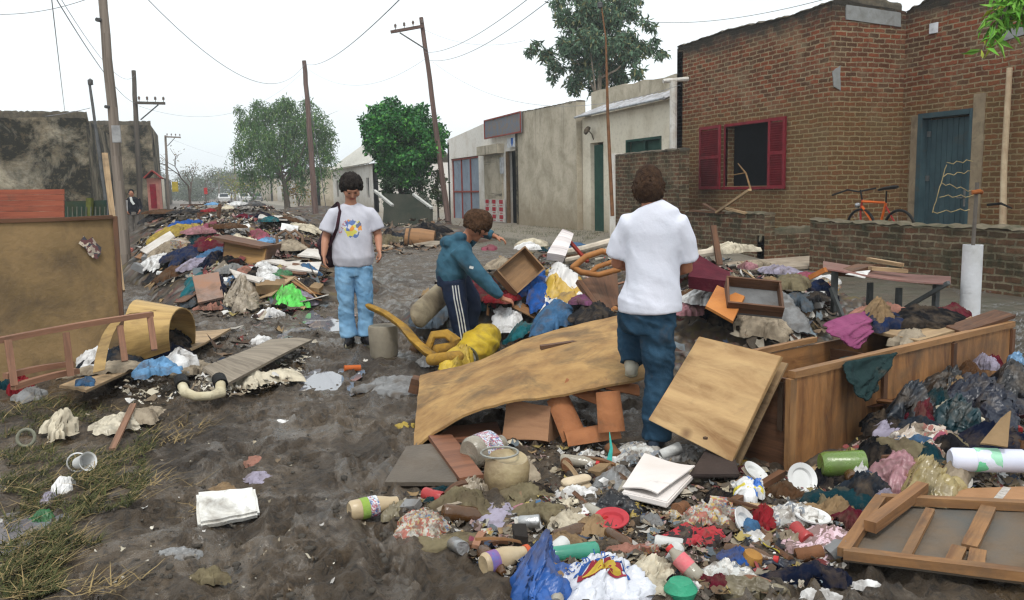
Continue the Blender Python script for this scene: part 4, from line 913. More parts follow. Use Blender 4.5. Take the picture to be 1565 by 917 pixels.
SKIN = M('skin', (.42, .2, .12), (.34, .15, .09), .55, 5, 0, 60, .08, spec=.4)
SKIN2 = M('skin_tanned', (.38, .16, .085), (.3, .12, .065), .55, 5, 0, 60, .08, spec=.4)
EYE = M('eye_dark', (.02, .012, .01), rough=.2, mud=0, bst=0); LIP = M('lip', (.3, .09, .07), rough=.5, mud=0, bst=0)
def hair_mat(name, a, b):
    m, n, bs_ = newmat(name); v = coords(n, rand=False); c = mixc(n, ramp(n, noise(n, v, 40, 3), .35, .65), a, b); n.links.new(c, bs_.inputs['Base Color']); bs_.inputs['Roughness'].default_value = .8; bs_.inputs['Specular IOR Level'].default_value = .06; bump(n, bs_, noise(n, v, 90, 3), .8, .01); return m
def hand(wr, dirn, palm, L=.17, curl=.5, r=.0085, thumb=1):
    """palm and five fingers; dirn points to the fingertips, palm is the palm's facing direction"""
    d = Vector(dirn).normalized(); p = Vector(palm); p = (p-d*p.dot(d)).normalized(); s = d.cross(p); wr = Vector(wr); k = L/.17; out = []
    out.append(tube([wr-d*.01, wr+d*.03*k, wr+d*.075*k], [(.022*k, .018*k), (.036*k, .015*k), (.038*k, .013*k)], 10, dome=True) if False else tube([wr-d*.01+s*0, wr+d*.08*k], .018*k, 8, dome=True))
    for i, (off, ln) in enumerate(((-.03, .062), (-.01, .075), (.01, .07), (.029, .055))):
        b = wr+d*.078*k+s*off*k; out.append(tube([wr+s*off*.5*k, b], [.015*k, .0125*k], 8, dome=True)); c = b; a = 0; pts = [b]
        for j in range(3):
            a += curl*(.55+.25*j); dd = d*math.cos(a)+p*math.sin(a); c = c+dd*ln*k*(.45, .3, .25)[j]; pts.append(c)
        out.append(tube(pts, [r*1.15*k, r*1.05*k, r*.95*k, r*.8*k], 8, dome=True))
    t0 = wr+d*.02*k-s*.028*k*thumb; t1 = t0+(d*.6-s*.6*thumb+p*.35).normalized()*.04*k; t2 = t1+(d*.9-s*.15*thumb+p*.3).normalized()*.03*k
    out.append(tube([wr+d*.01*k, t0, t1, t2], [.015*k, .014*k, .0105*k, .0085*k], 8, dome=True)); return out
def shoe(an, fwd, L=.24, up=Vector((0, 0, 1)), w=.045):
    an = Vector(an); f = Vector(fwd).normalized(); h = an.z if False else .075; b = an-up*h
    body = tube([b-f*L*.27+up*.04, b+up*.05, b+f*L*.3+up*.04, b+f*L*.62+up*.03], [(w*.85, .042), (w, .05), (w*1.05, .036), (w*.8, .026)], 12, dome=True)
    sole = tube([b-f*L*.27+up*.012, b+f*L*.05+up*.012, b+f*L*.4+up*.012, b+f*L*.64+up*.014], [(w*.95, .014), (w*.95, .014), (w*1.15, .014), (w*.85, .014)], 12, dome=True)
    ank = tube([an-up*.04, an+up*.045], .047, 12); return [body, ank], [sole]
def head_geo(c, face, up, r=.1, nose=True):
    c = Vector(c); f = Vector(face).normalized(); u = Vector(up); u = (u-f*u.dot(f)).normalized(); s = f.cross(u); k = r/.1
    g = [tube([c+u*.045*k-f*.012*k, c-u*.01*k], [(.078*k, .092*k)]*2, 14, dome=True), tube([c+u*.03*k+f*.02*k, c-u*.07*k+f*.035*k], [.07*k, .045*k], 12, dome=True), tube([c-u*.05*k+f*.05*k, c-u*.09*k+f*.052*k], [.035*k, .026*k], 10, dome=True)]
    g.append(tube([c+u*.02*k+f*.088*k, c-u*.018*k+f*.108*k, c-u*.025*k+f*.085*k], [.009*k, .014*k, .012*k], 8, dome=True))
    for e in (-1, 1):
        g.append(tube([c+s*e*.078*k-u*.02*k, c+s*e*.085*k+u*.015*k], [(.012*k), (.016*k)], 8, dome=True)); g.append(tube([c+s*e*.05*k-u*.012*k+f*.055*k, c+s*e*.05*k-u*.014*k+f*.06*k], .026*k, 8, dome=True))
    g.append(tube([c+u*.035*k+f*.078*k-s*.04*k, c+u*.035*k+f*.085*k, c+u*.035*k+f*.078*k+s*.04*k], .013*k, 8, dome=True))
    return g, (c, f, u, s, k)
def face_parts(t, body, hd, brow=True):
    c, f, u, s, k = hd
    for e in (-1, 1):
        t.part('eye', tube([c+u*.01*k+f*.083*k+s*e*.022*k, c+u*.008*k+f*.081*k+s*e*.038*k], .0042*k, 8, dome=True), EYE, smooth=True)
        if brow: t.part('eyebrow', tube([c+u*.036*k+f*.094*k+s*e*.016*k, c+u*.042*k+f*.09*k+s*e*.035*k, c+u*.036*k+f*.078*k+s*e*.055*k], .0028*k, 6, dome=True), EYE, smooth=True)
    t.part('mouth', tube([c-u*.05*k+f*.083*k-s*.022*k, c-u*.048*k+f*.092*k, c-u*.05*k+f*.083*k+s*.022*k], .0065*k, 6, dome=True), LIP, smooth=True)
class Figure(Thing):
    """a person whose local x runs to the picture's side, y away, z up, in metres from the feet"""
    def __init__(s, px, py, label, sc_=1.0, z=None):
        p = place(px, py) if z is None else G(px, py, z); super().__init__('person', p, label, 'person'); s.o.rotation_euler = (0, 0, math.atan2(ray(px, py).x, ray(px, py).y)*-1); s.o.scale = (sc_,)*3; s.L = Vector((0, 0, 0))
V3 = Vector
# ---- woman, facing the viewer, looking down
fg = Figure(546, 528, 'woman in grey printed T-shirt and light blue jeans with a black backpack, looking down')
fg.o.scale = (.9, .92, 1)
hdg, hd = head_geo((.01, -.03, 1.46), (.12, -.8, -.58), (.05, -.58, .8), .104)
LA = [(-.19, 0, 1.24), (-.265, -.02, 1.02), (-.29, -.1, .87)]; RA = [(.2, 0, 1.24), (.26, 0, 1.03), (.262, -.17, .9)]
body = hdg+[tube([(0, 0, 1.24), (.0, -.01, 1.4)], [.06, .055], 12, dome=True), tube([(0, .02, 1.2), (0, .02, 1.0), (0, .01, .8)], [(.15, .1), (.16, .12), (.15, .12)], 16, dome=True)]
for A in (LA, RA): body.append(tube([A[0], V3(A[0]).lerp(V3(A[1]), .5), A[1], V3(A[1]).lerp(V3(A[2]), .35), A[2]], [.036, .046, .043, .042, .027], 12, dome=True))
body += hand(LA[2], (.05, -.25, -1), (1, -.1, 0), .165, .5, thumb=1)+hand(RA[2], (.05, -.45, -.8), (-1, -.2, .1), .165, .6, thumb=-1)
for x0, x1, x2 in ((-.09, -.085, -.07), (.09, .095, .085)): body.append(tube([(x0, 0, .78), (x1, -.01, .42), (x2, 0, .1)], [.09, .06, .045], 12, dome=True))
remesh('body', body, .0075, SKIN, fg, 2); face_parts(fg, None, hd, False)
JL = M('light_jeans', (.24, .42, .6), (.13, .28, .46), .9, 6, .15, 70, .6, spec=.08, crease=7, dist=.02)
jl = [tube([(0, .01, .84), (0, .015, .72), (0, .015, .66)], [(.165, .125), (.192, .14), (.18, .13)], 18)]
for e, x0, x1, x2 in ((-1, -.095, -.095, -.08), (1, .09, .1, .095)): jl.append(tube([(x0, .01, .74), (x0, .0, .62), (x1, -.01, .42), (x1, .01, .25), (x2, 0, .09)], [(.1, .12), (.1, .115), (.082, .088), (.078, .08), (.082, .088)], 16))
remesh('jeans', jl, .009, JL, fg, 2, folds(.018, 3, (12, 12, 10), [(.42, .1, .006, 60), (.14, .1, .009, 70), (.68, .06, .005, 60)]))
# shirt with a loose print in warm colours on the chest
ts, n_, b_ = newmat('printed_tshirt'); v = coords(n_, rand=False); c = mixc(n_, ramp(n_, noise(n_, v, 5, 4), .3, .7), (.56, .56, .62), (.44, .44, .5))
mp = n_.nodes.new('ShaderNodeMapping'); n_.links.new(v, mp.inputs[0]); mp.inputs['Location'].default_value = (-.01, 0, -1.1); sv = n_.nodes.new('ShaderNodeSeparateXYZ'); n_.links.new(mp.outputs[0], sv.inputs[0])
rr_ = math_(n_, 'ADD', math_(n_, 'MULTIPLY', math_(n_, 'POWER', math_(n_, 'ABSOLUTE', sv.outputs[0]), 2), 1.0), math_(n_, 'POWER', math_(n_, 'ABSOLUTE', sv.outputs[2]), 2))
edge = math_(n_, 'ADD', rr_, math_(n_, 'MULTIPLY', math_(n_, 'SUBTRACT', noise(n_, v, 22, 3), .5), .016))
mask = math_(n_, 'MULTIPLY', math_(n_, 'LESS_THAN', edge, .0068), math_(n_, 'LESS_THAN', sv.outputs[1], -.03))
vo = N(n_, 'ShaderNodeTexVoronoi', Scale=28); n_.links.new(v, vo.inputs['Vector']); sp = n_.nodes.new('ShaderNodeSeparateColor'); n_.links.new(vo.outputs['Color'], sp.inputs[0])
pc = (.5, .5, .52)
for i, cc in enumerate(((.6, .38, .03), (.12, .14, .22), (.5, .12, .04), (.55, .5, .1), (.1, .16, .35), (.6, .25, .05))): pc = mixc(n_, math_(n_, 'GREATER_THAN', sp.outputs[i % 3], .5+.12*(i//2)), pc, cc)
c = mixc(n_, mask, c, pc); n_.links.new(c, b_.inputs['Base Color']); b_.inputs['Roughness'].default_value = .95; bump(n_, b_, noise(n_, v, 70, 3), .2, .005)
sh = [tube([(0, 0, 1.325), (0, .01, 1.28), (0, .015, 1.2), (0, .0, 1.08), (0, 0, .95), (0, .0, .84), (0, .01, .765)], [(.075, .065), (.17, .085), (.205, .115), (.2, .14), (.205, .155), (.215, .165), (.2, .15)], 24)]
for A, e in ((LA, -1), (RA, 1)):
    a, b2 = V3(A[0]), V3(A[1]); m = a.lerp(b2, .78); sh.append(tube([a+V3((-e*.07, 0, -.01)), a+V3((-e*.02, 0, -.015)), a.lerp(b2, .4), m], [.06, .072, .078, .09], 16))
ob = remesh('tshirt', sh, .009, ts, fg, 8, folds(.013, 8, (10, 10, 5), [(.85, .08, .006, 50)]))
# a curved row of small red letters above the print
bv = BVHTree.FromObject(ob, bpy.context.evaluated_depsgraph_get())
def letters(txt, pts, size, mat, t, bvh, parent, d=V3((0, 1, 0))):
    for ch, (x, z, a) in zip(txt, pts):
        h = bvh.ray_cast(V3((x, -.6, z)), d)
        if h[0] is None: continue
        cu = bpy.data.curves.new('letter', 'FONT'); cu.body = ch; cu.size = size; cu.extrude = .0015; cu.align_x = 'CENTER'; o = bpy.data.objects.new('letter', cu); COL.objects.link(o)
        dg = bpy.context.evaluated_depsgraph_get(); m2 = bpy.data.meshes.new_from_object(o.evaluated_get(dg)); bpy.data.objects.remove(o); m2.materials.append(mat)
        q = bpy.data.objects.new('letter', m2); COL.objects.link(q); q.parent = parent; q.matrix_local = Matrix.Translation(h[0]-d*.004) @ Matrix.Rotation(a, 4, 'Y') @ Matrix.Rotation(math.pi/2, 4, 'X')
letters('CITY', [(-.105+.018*k, 1.07+.026*k+.006*k*(3-k)*.4, -R_(62-9*k)) for k in range(4)], .042, M('print_red', (.5, .03, .05), mud=0, bst=0), fg, bv, ob)
# curly hair
rs = np.random.default_rng(5); hg = []
hc, hf, hu, hss, hk = hd
for k in range(900):
    v = V3(rs.normal(size=3)).normalized(); 
    if v.dot(hf) > .45 and v.dot(hu) < .42: continue
    if v.dot(hu) < -.35: continue
    p = hc+hu*.028-hf*.014+v*(.095+.014*rs.random()); hg.append(tube([p, p+v*.008], .009+.006*rs.random(), 6, dome=True))
remesh('hair', hg+[tube([hc+hu*.056-hf*.004, hc+hu*.03-hf*.035], .1, 14, dome=True)], .0055, hair_mat('black_curls', (.012, .01, .01), (.03, .024, .02)), fg, 0)
for x, fx in ((-.075, -.25), (.09, .3)):
    up_, so_ = shoe((x, .0, .085), (fx, -1, 0), .23); sh_ = remesh('shoe', up_, .007, M('dark_shoe', (.02, .02, .024), rough=.6, mud=.3), fg, 2); remesh('sole', so_, .007, M('shoe_sole', (.35, .32, .22), mud=.5), fg, 1, parent=sh_)
bp = [tube([(-.22, .12, 1.08), (-.25, .15, .95), (-.24, .14, .84)], [(.07, .09), (.11, .13), (.09, .11)], 14, dome=True)]
bo = remesh('backpack', bp, .009, M('black_nylon', (.014, .014, .018), (.05, .012, .02), .6, 9, .05), fg, 2, folds(.02, 4))
fg.part('strap', tube([(-.26, .1, 1.1), (-.2, .06, 1.27), (-.125, .0, 1.335), (-.11, -.07, 1.26), (-.15, -.13, 1.1), (-.23, -.06, .95), (-.27, .08, .88)], [(.02, .007)]*7, 8), M('black_nylon', (.01,)*3), bo, smooth=True)

# ---- boy, seen from the side, leaning over the heap
fb = Figure(706, 530, 'boy in blue-green hooded jacket and striped navy track trousers reaching into the heap', z=.05)
hdg, hd = head_geo((.155, .0, 1.07), (.8, -.05, -.5), (.45, 0, .85), .108)
NA = [(-.01, -.13, .88), (.16, -.2, .66), (.365, -.18, .445)]; FA = [(.06, .15, .93), (.19, .26, 1.02), (.33, .24, .96)]
body = hdg+[tube([(.01, 0, .9), (.1, 0, 1.01)], [.055, .05], 12, dome=True), tube([(-.08, 0, .58), (-.03, 0, .86)], [(.1, .12)]*2, 14, dome=True)]
for A in (NA, FA): body.append(tube([A[0], A[1], A[2]], [.04, .034, .023], 10, dome=True))
body += hand(NA[2], (.8, 0, -.25), (.2, .3, -1), .15, .75, thumb=-1)+hand(FA[2], (.9, -.15, -.35), (0, 0, -1), .15, .55, thumb=1)
body += [tube([(-.06, -.07, .56), (-.02, -.08, .3), (.01, -.07, .09)], [.07, .05, .035], 10, dome=True), tube([(-.03, .08, .56), (.1, .08, .33), (.06, .1, .09)], [.07, .05, .035], 10, dome=True)]
remesh('body', body, .0075, SKIN2, fb, 2); face_parts(fb, None, hd)
hc, hf, hu, hss, hk = hd; hg = [tube([hc+hu*.058+hf*.02, hc+hu*.035-hf*.035], .106, 16, dome=True)]
for k in range(800):
    v = V3(rs.normal(size=3)).normalized()
    if v.dot(hf) > .6 and v.dot(hu) < .12 or v.dot(hu) < -.45: continue
    p = hc+hu*.03-hf*.01+v*.101; e = p+(v*.3-hu*.9+hf*.4+V3(rs.normal(size=3))*.15).normalized()*.045; hg.append(tube([p, e], [.01, .005], 5, dome=True))
remesh('hair', hg, .0055, hair_mat('brown_hair', (.035, .018, .01), (.075, .04, .022)), fb, 1)
JK = M('teal_jacket', (.045, .125, .18), (.018, .055, .085), .8, 5, .15, 50, .6, spec=.15, crease=7, dist=.02)
jk = [tube([(.045, 0, .955), (.0, 0, .9), (-.045, 0, .78), (-.075, 0, .66), (-.08, 0, .575)], [(.08, .08), (.13, .17), (.145, .175), (.14, .165), (.12, .14)], 20),
      tube([NA[0], V3(NA[0]).lerp(V3(NA[1]), .5), NA[1], V3(NA[1]).lerp(V3(NA[2]), .6), V3(NA[1]).lerp(V3(NA[2]), .9)], [.085, .078, .07, .06, .04], 14), tube([FA[0], FA[1], V3(FA[1]).lerp(V3(FA[2]), .8)], [.08, .065, .042], 14),
      tube([(-.08, -.09, .93), (-.11, 0, .93), (-.08, .09, .93)], .06, 10, dome=True), tube([(-.05, -.1, .96), (.02, -.085, .985), (.06, 0, .98)], .035, 8, dome=True), tube([(-.05, .1, .96), (.02, .085, .985)], .035, 8, dome=True)]
ob = remesh('jacket', jk, .009, JK, fb, 3, folds(.02, 13, (11, 11, 7)))
bvb = BVHTree.FromObject(ob, bpy.context.evaluated_depsgraph_get()); h = bvb.ray_cast(V3((.1, -1, .73)), V3((0, 1, 0)))
if h[0] is not None: fb.part('jacket_badge', box(.035, .004, .022).xf(Matrix.Translation(h[0]+V3((0, -.004, 0))) @ Matrix.Rotation(.3, 4, 'Y')), M('badge_white', (.7, .72, .7), mud=0), ob)
TR = M('navy_track', (.014, .024, .055), (.01, .016, .035), .75, 5, .1, 50, .3)
nl = [(-.06, -.07, .6), (-.045, -.075, .45), (-.02, -.08, .3), (.0, -.07, .15), (.015, -.07, .04)]; nr_ = [.105, .1, .085, .075, .075]
tr_ = [tube([(-.08, 0, .66), (-.075, 0, .56)], [(.125, .15)]*2, 18), tube(nl, nr_, 16), tube([(-.02, .08, .6), (.08, .085, .42), (.1, .09, .32), (.07, .1, .15), (.06, .1, .06)], [.1, .092, .08, .07, .066], 16)]
ob = remesh('track_trousers', tr_, .009, TR, fb, 2, folds(.014, 21, (10, 10, 8)))
bvb = BVHTree.FromObject(ob, bpy.context.evaluated_depsgraph_get())
for k in (-1, 0, 1):
    pts = []
    for i in range(14):
        q = i/13; z = .57-q*.52; x = np.interp(z, [.04, .15, .3, .45, .6], [.015, 0, -.02, -.045, -.06])+.024*k+.015; h = bvb.ray_cast(V3((x, -1, z)), V3((0, 1, 0)))
        if h[0] is not None: pts.append(h[0]+V3((0, -.001, 0)))
    fb.part('stripe', tube(pts, [(.0055, .003)]*len(pts), 8), M('stripe_white', (.7, .7, .68), mud=.15), ob)
for a in ((.015, -.07, .075), (.06, .1, .075)):
    up_, so_ = shoe(a, (1, -.1, 0), .2); sh_ = remesh('shoe', up_, .007, M('dark_shoe', (.02,)*3), fb, 2); remesh('sole', so_, .007, M('shoe_sole', (.3,)*3), fb, 1, parent=sh_)

# ---- youth, seen from behind, one foot up on the curved board
fm = Figure(1005, 690, 'youth seen from behind in white T-shirt and blue jeans, one foot on the plywood', z=.0)
fm.o.scale = (.885, .9, 1)
hdg, hd = head_geo((-.055, .03, 1.43), (.06, .9, -.42), (0, .42, .9), .09)
LA = [(-.19, 0, 1.25), (-.245, .06, 1.03), (-.15, .25, 1.0)]; RA = [(.135, 0, 1.25), (.17, .06, 1.0), (.07, .22, .98)]
body = hdg+[tube([(-.04, -.01, 1.27), (-.05, .01, 1.4)], [.056, .05], 12, dome=True), tube([(-.02, 0, 1.2), (-.04, 0, .85)], [(.13, .09), (.14, .1)], 16, dome=True)]
for A in (LA, RA): body.append(tube([A[0], V3(A[0]).lerp(V3(A[1]), .55), A[1], V3(A[1]).lerp(V3(A[2]), .4), A[2]], [.028, .042, .04, .038, .026], 12, dome=True))
body += hand(LA[2], (.6, .7, -.3), (.3, -.2, -1), .165, .6, thumb=1)+hand(RA[2], (-.6, .6, -.3), (-.3, -.2, -1), .165, .6, thumb=-1)
hip = [(-.125, .02, .78), (.0, .02, .78)]
LL = [(-.125, .0, .78), (-.185, .17, .60), (-.165, .05, .49)]; RL = [(-.01, .0, .78), (.0, .02, .43), (-.01, -.01, .09)]
LL = [(-.125, .02, .80), (-.17, .3, .66), (-.165, .2, .45)]
body += [tube(LL, [.085, .055, .04], 12, dome=True), tube(RL, [.085, .055, .04], 12, dome=True)]
remesh('body', body, .007, SKIN2, fm, 2); face_parts(fm, None, hd)
hc, hf, hu, hss, hk = hd; hg = [tube([hc+hu*.042-hf*.012, hc-hu*.02-hf*.03], .085, 16, dome=True)]
for k in range(620):
    v = V3(rs.normal(size=3)).normalized()
    if v.dot(hf) > .5 and v.dot(hu) < .5 or v.dot(hu) < -.75: continue
    p = hc+hu*.012-hf*.012+v*.08; e = p+(v*.35-hu*.9+V3(rs.normal(size=3))*.22).normalized()*.036; hg.append(tube([p, e], [.0085, .004], 5, dome=True))
remesh('hair', hg, .0048, hair_mat('dark_brown_hair', (.025, .014, .01), (.06, .034, .02)), fm, 0)
WT = M('white_tshirt', (.66, .67, .75), (.6, .62, .7), .95, 4, .04, 60, .5, spec=.05, crease=5, dist=.015)
sh = [tube([(-.045, -.0, 1.345), (-.03, .0, 1.3), (-.025, 0, 1.2), (-.03, 0, 1.05), (-.035, -.005, .93), (-.045, -.0, .82), (-.045, 0, .775)], [(.075, .062), (.155, .08), (.178, .105), (.165, .11), (.165, .115), (.19, .145), (.192, .148)], 24)]
for A, e in ((LA, -1), (RA, 1)):
    a, b2 = V3(A[0]), V3(A[1]); m = a.lerp(b2, .82); sh.append(tube([a+V3((-e*.07, 0, -.01)), a+V3((-e*.02, 0, -.01)), a.lerp(b2, .4), m], [.06, .07, .075, .082], 16))
def mfold(c):
    d = folds(.014, 31, (7, 7, 4))(c)
    # long drag folds running down across the back and a roll of cloth at the hem
    u = (c[:, 0]+.03)*.95+(c[:, 2]-1.1)*.42; d = d+.016*(ridge(u*9, c[:, 2]*3, 2, 2)-.4)*np.clip(1-np.abs(c[:, 2]-1.0)/.3, 0, 1)
    d = d+.012*(ridge(c[:, 2]*13+c[:, 0]*3, c[:, 0]*5, 4, 2)-.4)*np.exp(-((c[:, 2]-.85)/.05)**2); return d
remesh('tshirt', sh, .008, WT, fm, 12, mfold)
JN = M('blue_jeans', (.032, .076, .125), (.013, .035, .062), .9, 7, .18, 80, .7, spec=.08, crease=6, dist=.02)
jn = [tube([(-.05, .0, .86), (-.055, .0, .76), (-.06, .01, .68)], [(.15, .11), (.165, .125), (.155, .12)], 20),
      tube([LL[0], V3(LL[0]).lerp(V3(LL[1]), .5), LL[1], V3(LL[1]).lerp(V3(LL[2]), .5), V3(LL[1]).lerp(V3(LL[2]), .98)], [.1, .1, .085, .078, .075], 16),
      tube([(-.01, .0, .8), (-.002, 0, .65), (.005, .02, .45), (.0, .0, .28), (-.008, -.01, .08)], [.105, .102, .085, .08, .082], 18)]
ob = remesh('jeans', jn, .0085, JN, fm, 2, folds(.028, 41, (13, 13, 11), [(.44, .1, .008, 60), (.15, .12, .011, 65), (.7, .06, .006, 55), (.56, .08, .006, 60)]))
up_, so_ = shoe((-.01, -.0, .085), (.25, 1, 0), .23); s1 = remesh('shoe', up_, .007, M('navy_shoe', (.03, .045, .07), rough=.6, mud=.35), fm, 2); remesh('sole', so_, .007, M('shoe_sole', (.3,)*3), fm, 1, parent=s1)
up_, so_ = shoe((-.165, .2, .47), (.0, 1, .15), .22, V3((0, -.1, 1)).normalized()); s1 = remesh('shoe', up_, .007, M('pale_shoe', (.45, .42, .34), mud=.3), fm, 2); remesh('sole', so_, .007, M('shoe_sole', (.3,)*3), fm, 1, parent=s1)

# ---- distant bystander
fd = Figure(207, 362, 'distant bystander in black jacket and grey trousers behind the thick pole', z=.12)
fd.o.location = D(207, 364, 25.5); fd.o.location.z = .18; fd.o.scale = (.84,)*3
hdg, hd = head_geo((-.02, 0, 1.56), (.3, -1, -.1), (0, 0, 1), .1)
body = hdg+[tube([(0, 0, 1.3), (-.02, 0, 1.5)], .055, 10, dome=True), tube([(0, 0, 1.3), (0, 0, .9)], [(.16, .1)]*2, 12, dome=True)]
for e in (-1, 1): body += [tube([(e*.2, 0, 1.35), (e*.25, -.02, 1.08), (e*.2, -.15, .92)], [.045, .04, .028], 8, dome=True)]+hand((e*.2, -.15, .92), (-e*.3, -.5, -.5), (-e, 0, 0), .16, .5, thumb=e)+[tube([(e*.09, 0, .85), (e*.1, 0, .1)], [.07, .045], 8, dome=True)]
remesh('body', body, .012, SKIN2, fd, 1); face_parts(fd, None, hd)
remesh('jacket', [tube([(0, 0, 1.45), (0, 0, 1.38), (0, 0, 1.1), (0, 0, .82)], [(.08, .07), (.2, .11), (.2, .14), (.19, .14)], 14)]+[tube([(e*.18, 0, 1.37), (e*.25, -.02, 1.08), (e*.22, -.1, .98)], [.075, .07, .055], 10) for e in (-1, 1)], .012, M('black_jacket', (.014, .016, .022), mud=0), fd, 1, folds(.02, 3))
remesh('trousers', [tube([(0, 0, .92), (0, 0, .8)], (.16, .12) if False else .15, 12)]+[tube([(e*.08, 0, .85), (e*.1, 0, .45), (e*.1, 0, .07)], [.1, .085, .08], 10) for e in (-1, 1)], .012, M('grey_trousers', (.17, .15, .13), mud=.2), fd, 1, folds(.015, 5))
remesh('hair', [tube([(-.02, .02, 1.6), (-.02, .03, 1.63)], .1, 10, dome=True)], .012, hair_mat('hair_black', (.01,)*3, (.02,)*3), fd, 1)
for e in (-1, 1): up_, so_ = shoe((e*.1, 0, .085), (e*.2, -1, 0), .25); remesh('shoe', up_+so_, .01, M('dark_shoe', (.02,)*3), fd, 1)
fd.part('white_scarf', tube([(-.05, -.1, 1.44), (-.03, -.15, 1.3), (.04, -.155, 1.18)], [(.04, .012)]*3, 8), M('badge_white', (.7,)*3))
# ================================================================ large pieces of wreckage
def mid(*p): return sum((Vector(x) for x in p), Vector())/len(p)
# ---- big plywood panel standing at the picture's edge, with a torn sticker
A, B = G(185, 592), None
t0 = (G(185, 592)-CO).dot(CAM_ROT @ Vector((0, 0, -1)))
def foot(px, py, t):
    p = D(px, py, t); return p
c = [foot(187, 560, 7.1), foot(-80, 606, 6.3), foot(-80, 338, 6.3), foot(172, 331, 7.1)]
t = Thing('plywood_panel', mid(c[0], c[1]), 'large upright sheet of muddy plywood with a torn dark sticker, standing at the street edge', 'panel')
PANEL = M('panel_muddy', (.28, .185, .09), (.17, .115, .055), .8, 2.6, .5, 30, .4)
t.part('board', quad(c, .03, (24, 20), .02, 3), PANEL)
t.part('edge_frame', plank(c[0]+Vector((.02, 0, 0)), c[3]+Vector((.02, 0, 0)), .035, .05, n=8).join(plank(c[3]+Vector((0, -.03, .0)), c[2]+Vector((0, -.03, 0)), .03, .03, bow=-.01, n=10)), W_BRN)
st = [(120, 372), (128, 360), (134, 367), (141, 362), (148, 372), (155, 378), (154, 388), (149, 396), (142, 394), (136, 390), (131, 380)]
nn = (Vector(c[1])-Vector(c[0])).cross(Vector(c[3])-Vector(c[0])).normalized(); nn = nn if nn.y < 0 else -nn
def onp(px, py, off):
    d = ray(px, py); k = (Vector(c[0])+nn*off-CO).dot(nn)/d.dot(nn); return CO+d*k
pts = [tuple(onp(x, y, .04)) for x, y in st]
t.part('sticker', Geo().add(pts, [tuple(range(len(pts)))], None), printed('sticker', (.1, .03, .03), ((.35, .03, .06), (.02, .02, .02), (.5, .42, .32), (.03, .03, .04), (.3, .25, .2)), 26, 0))
# things behind the panel
t = Thing('slatted_fence', D(50, 330, 12), 'faded red wooden fence piece rising behind the big plywood panel', 'fence')
for k in range(6):
    y = 290+k*8.5; t.part('slat', plank(D(-30, y+4, 12), D(98, y+3.2, 12), .025, .074, seed=k, n=8), WOOD('faded_red_wood', (.3, .085, .045), (.2, .05, .03), 1, .2, .8))
t.part('post', plank(D(90, 400, 12.1), D(90, 292, 12.1), .06, .06), W_BRN)
t = Thing('metal_gate', D(132, 335, 16), 'low dark green metal gate with a yellowed post between fence and thick pole', 'gate')
t.part('sheet', quad([D(100, 400, 16), D(163, 400, 16), D(163, 306, 16), D(100, 308, 16)], .03, (6, 4), .01), M('gate_dark_green', (.015, .04, .03), (.03, .04, .02), .6, 4, .2))
t.part('post', plank(D(137, 400, 15.9), D(137, 303, 15.9), .1, .08), M('gate_post_olive', (.12, .13, .03), mud=.2)); g = Geo()
for k in range(9): g.join(plank(D(104+k*7, 332, 15.85), D(104+k*7, 316, 15.85), .02, .02, n=1))
t.part('bars', g, M('gate_bar', (.12, .13, .1)))
a = D(188, 425, 12); single('fence_post', plank(D(186, 445, 10.5), D(160, 235, 11.2), .07, .05, seed=6, bow=.02), W_TAN, 'thin pale split stake leaning beside the thick pole', 'post')
single('white_crate', quad([D(180, 322, 20), D(191, 322, 20), D(191, 305, 20), D(180, 306, 20)], .3, (3, 3), 0, 1), M('crate_white', (.6, .57, .55), mud=.2), 'small white box on end between the two wooden poles', 'box')
single('red_step', boxb(-2.6, -1.5, 20, 22.5, 0, .22), M('red_tiles', (.42, .12, .09), (.25, .08, .06), .7, 5, .3), 'low red tiled doorstep at the bystander\'s feet', 'step', bev=.02)
single('grey_kerb_block', boxb(-2.2, -1.3, 14.5, 15.6, -.05, .25), M('kerb_cement', (.3, .3, .28), mud=.4), 'grey cement block at the foot of the thick pole', 'block', bev=.03)
# ---- open frame of sticks lying against the panel
t = Thing('bed_frame', place(110, 590), 'skeleton of thin wooden rails and uprights leaning against the plywood panel', 'frame')
for (a, b, w_) in (((-20, 524, 5.2), (232, 480, 6.1), .05), ((8, 575, 5.25), (110, 556, 5.7), .045), ((20, 592, 5.2), (118, 567, 5.65), .045)): t.part('rail', plank(D(*a), D(*b), w_, .035, seed=int(a[1]), bow=.01), WOOD('pinkish_wood', (.25, .125, .075), (.14, .07, .045), 1, .3, .75))
for (a, b) in (((12, 520, 5.25), (22, 590, 5.2)), ((101, 508, 5.5), (108, 575, 5.5)), ((183, 498, 5.9), (191, 552, 5.85)), ((229, 484, 6.08), (236, 535, 6.0))): t.part('upright', plank(D(*a), D(*b), .04, .03, seed=int(a[0])), WOOD('pinkish_wood', (.25,)*3, (.1,)*3))
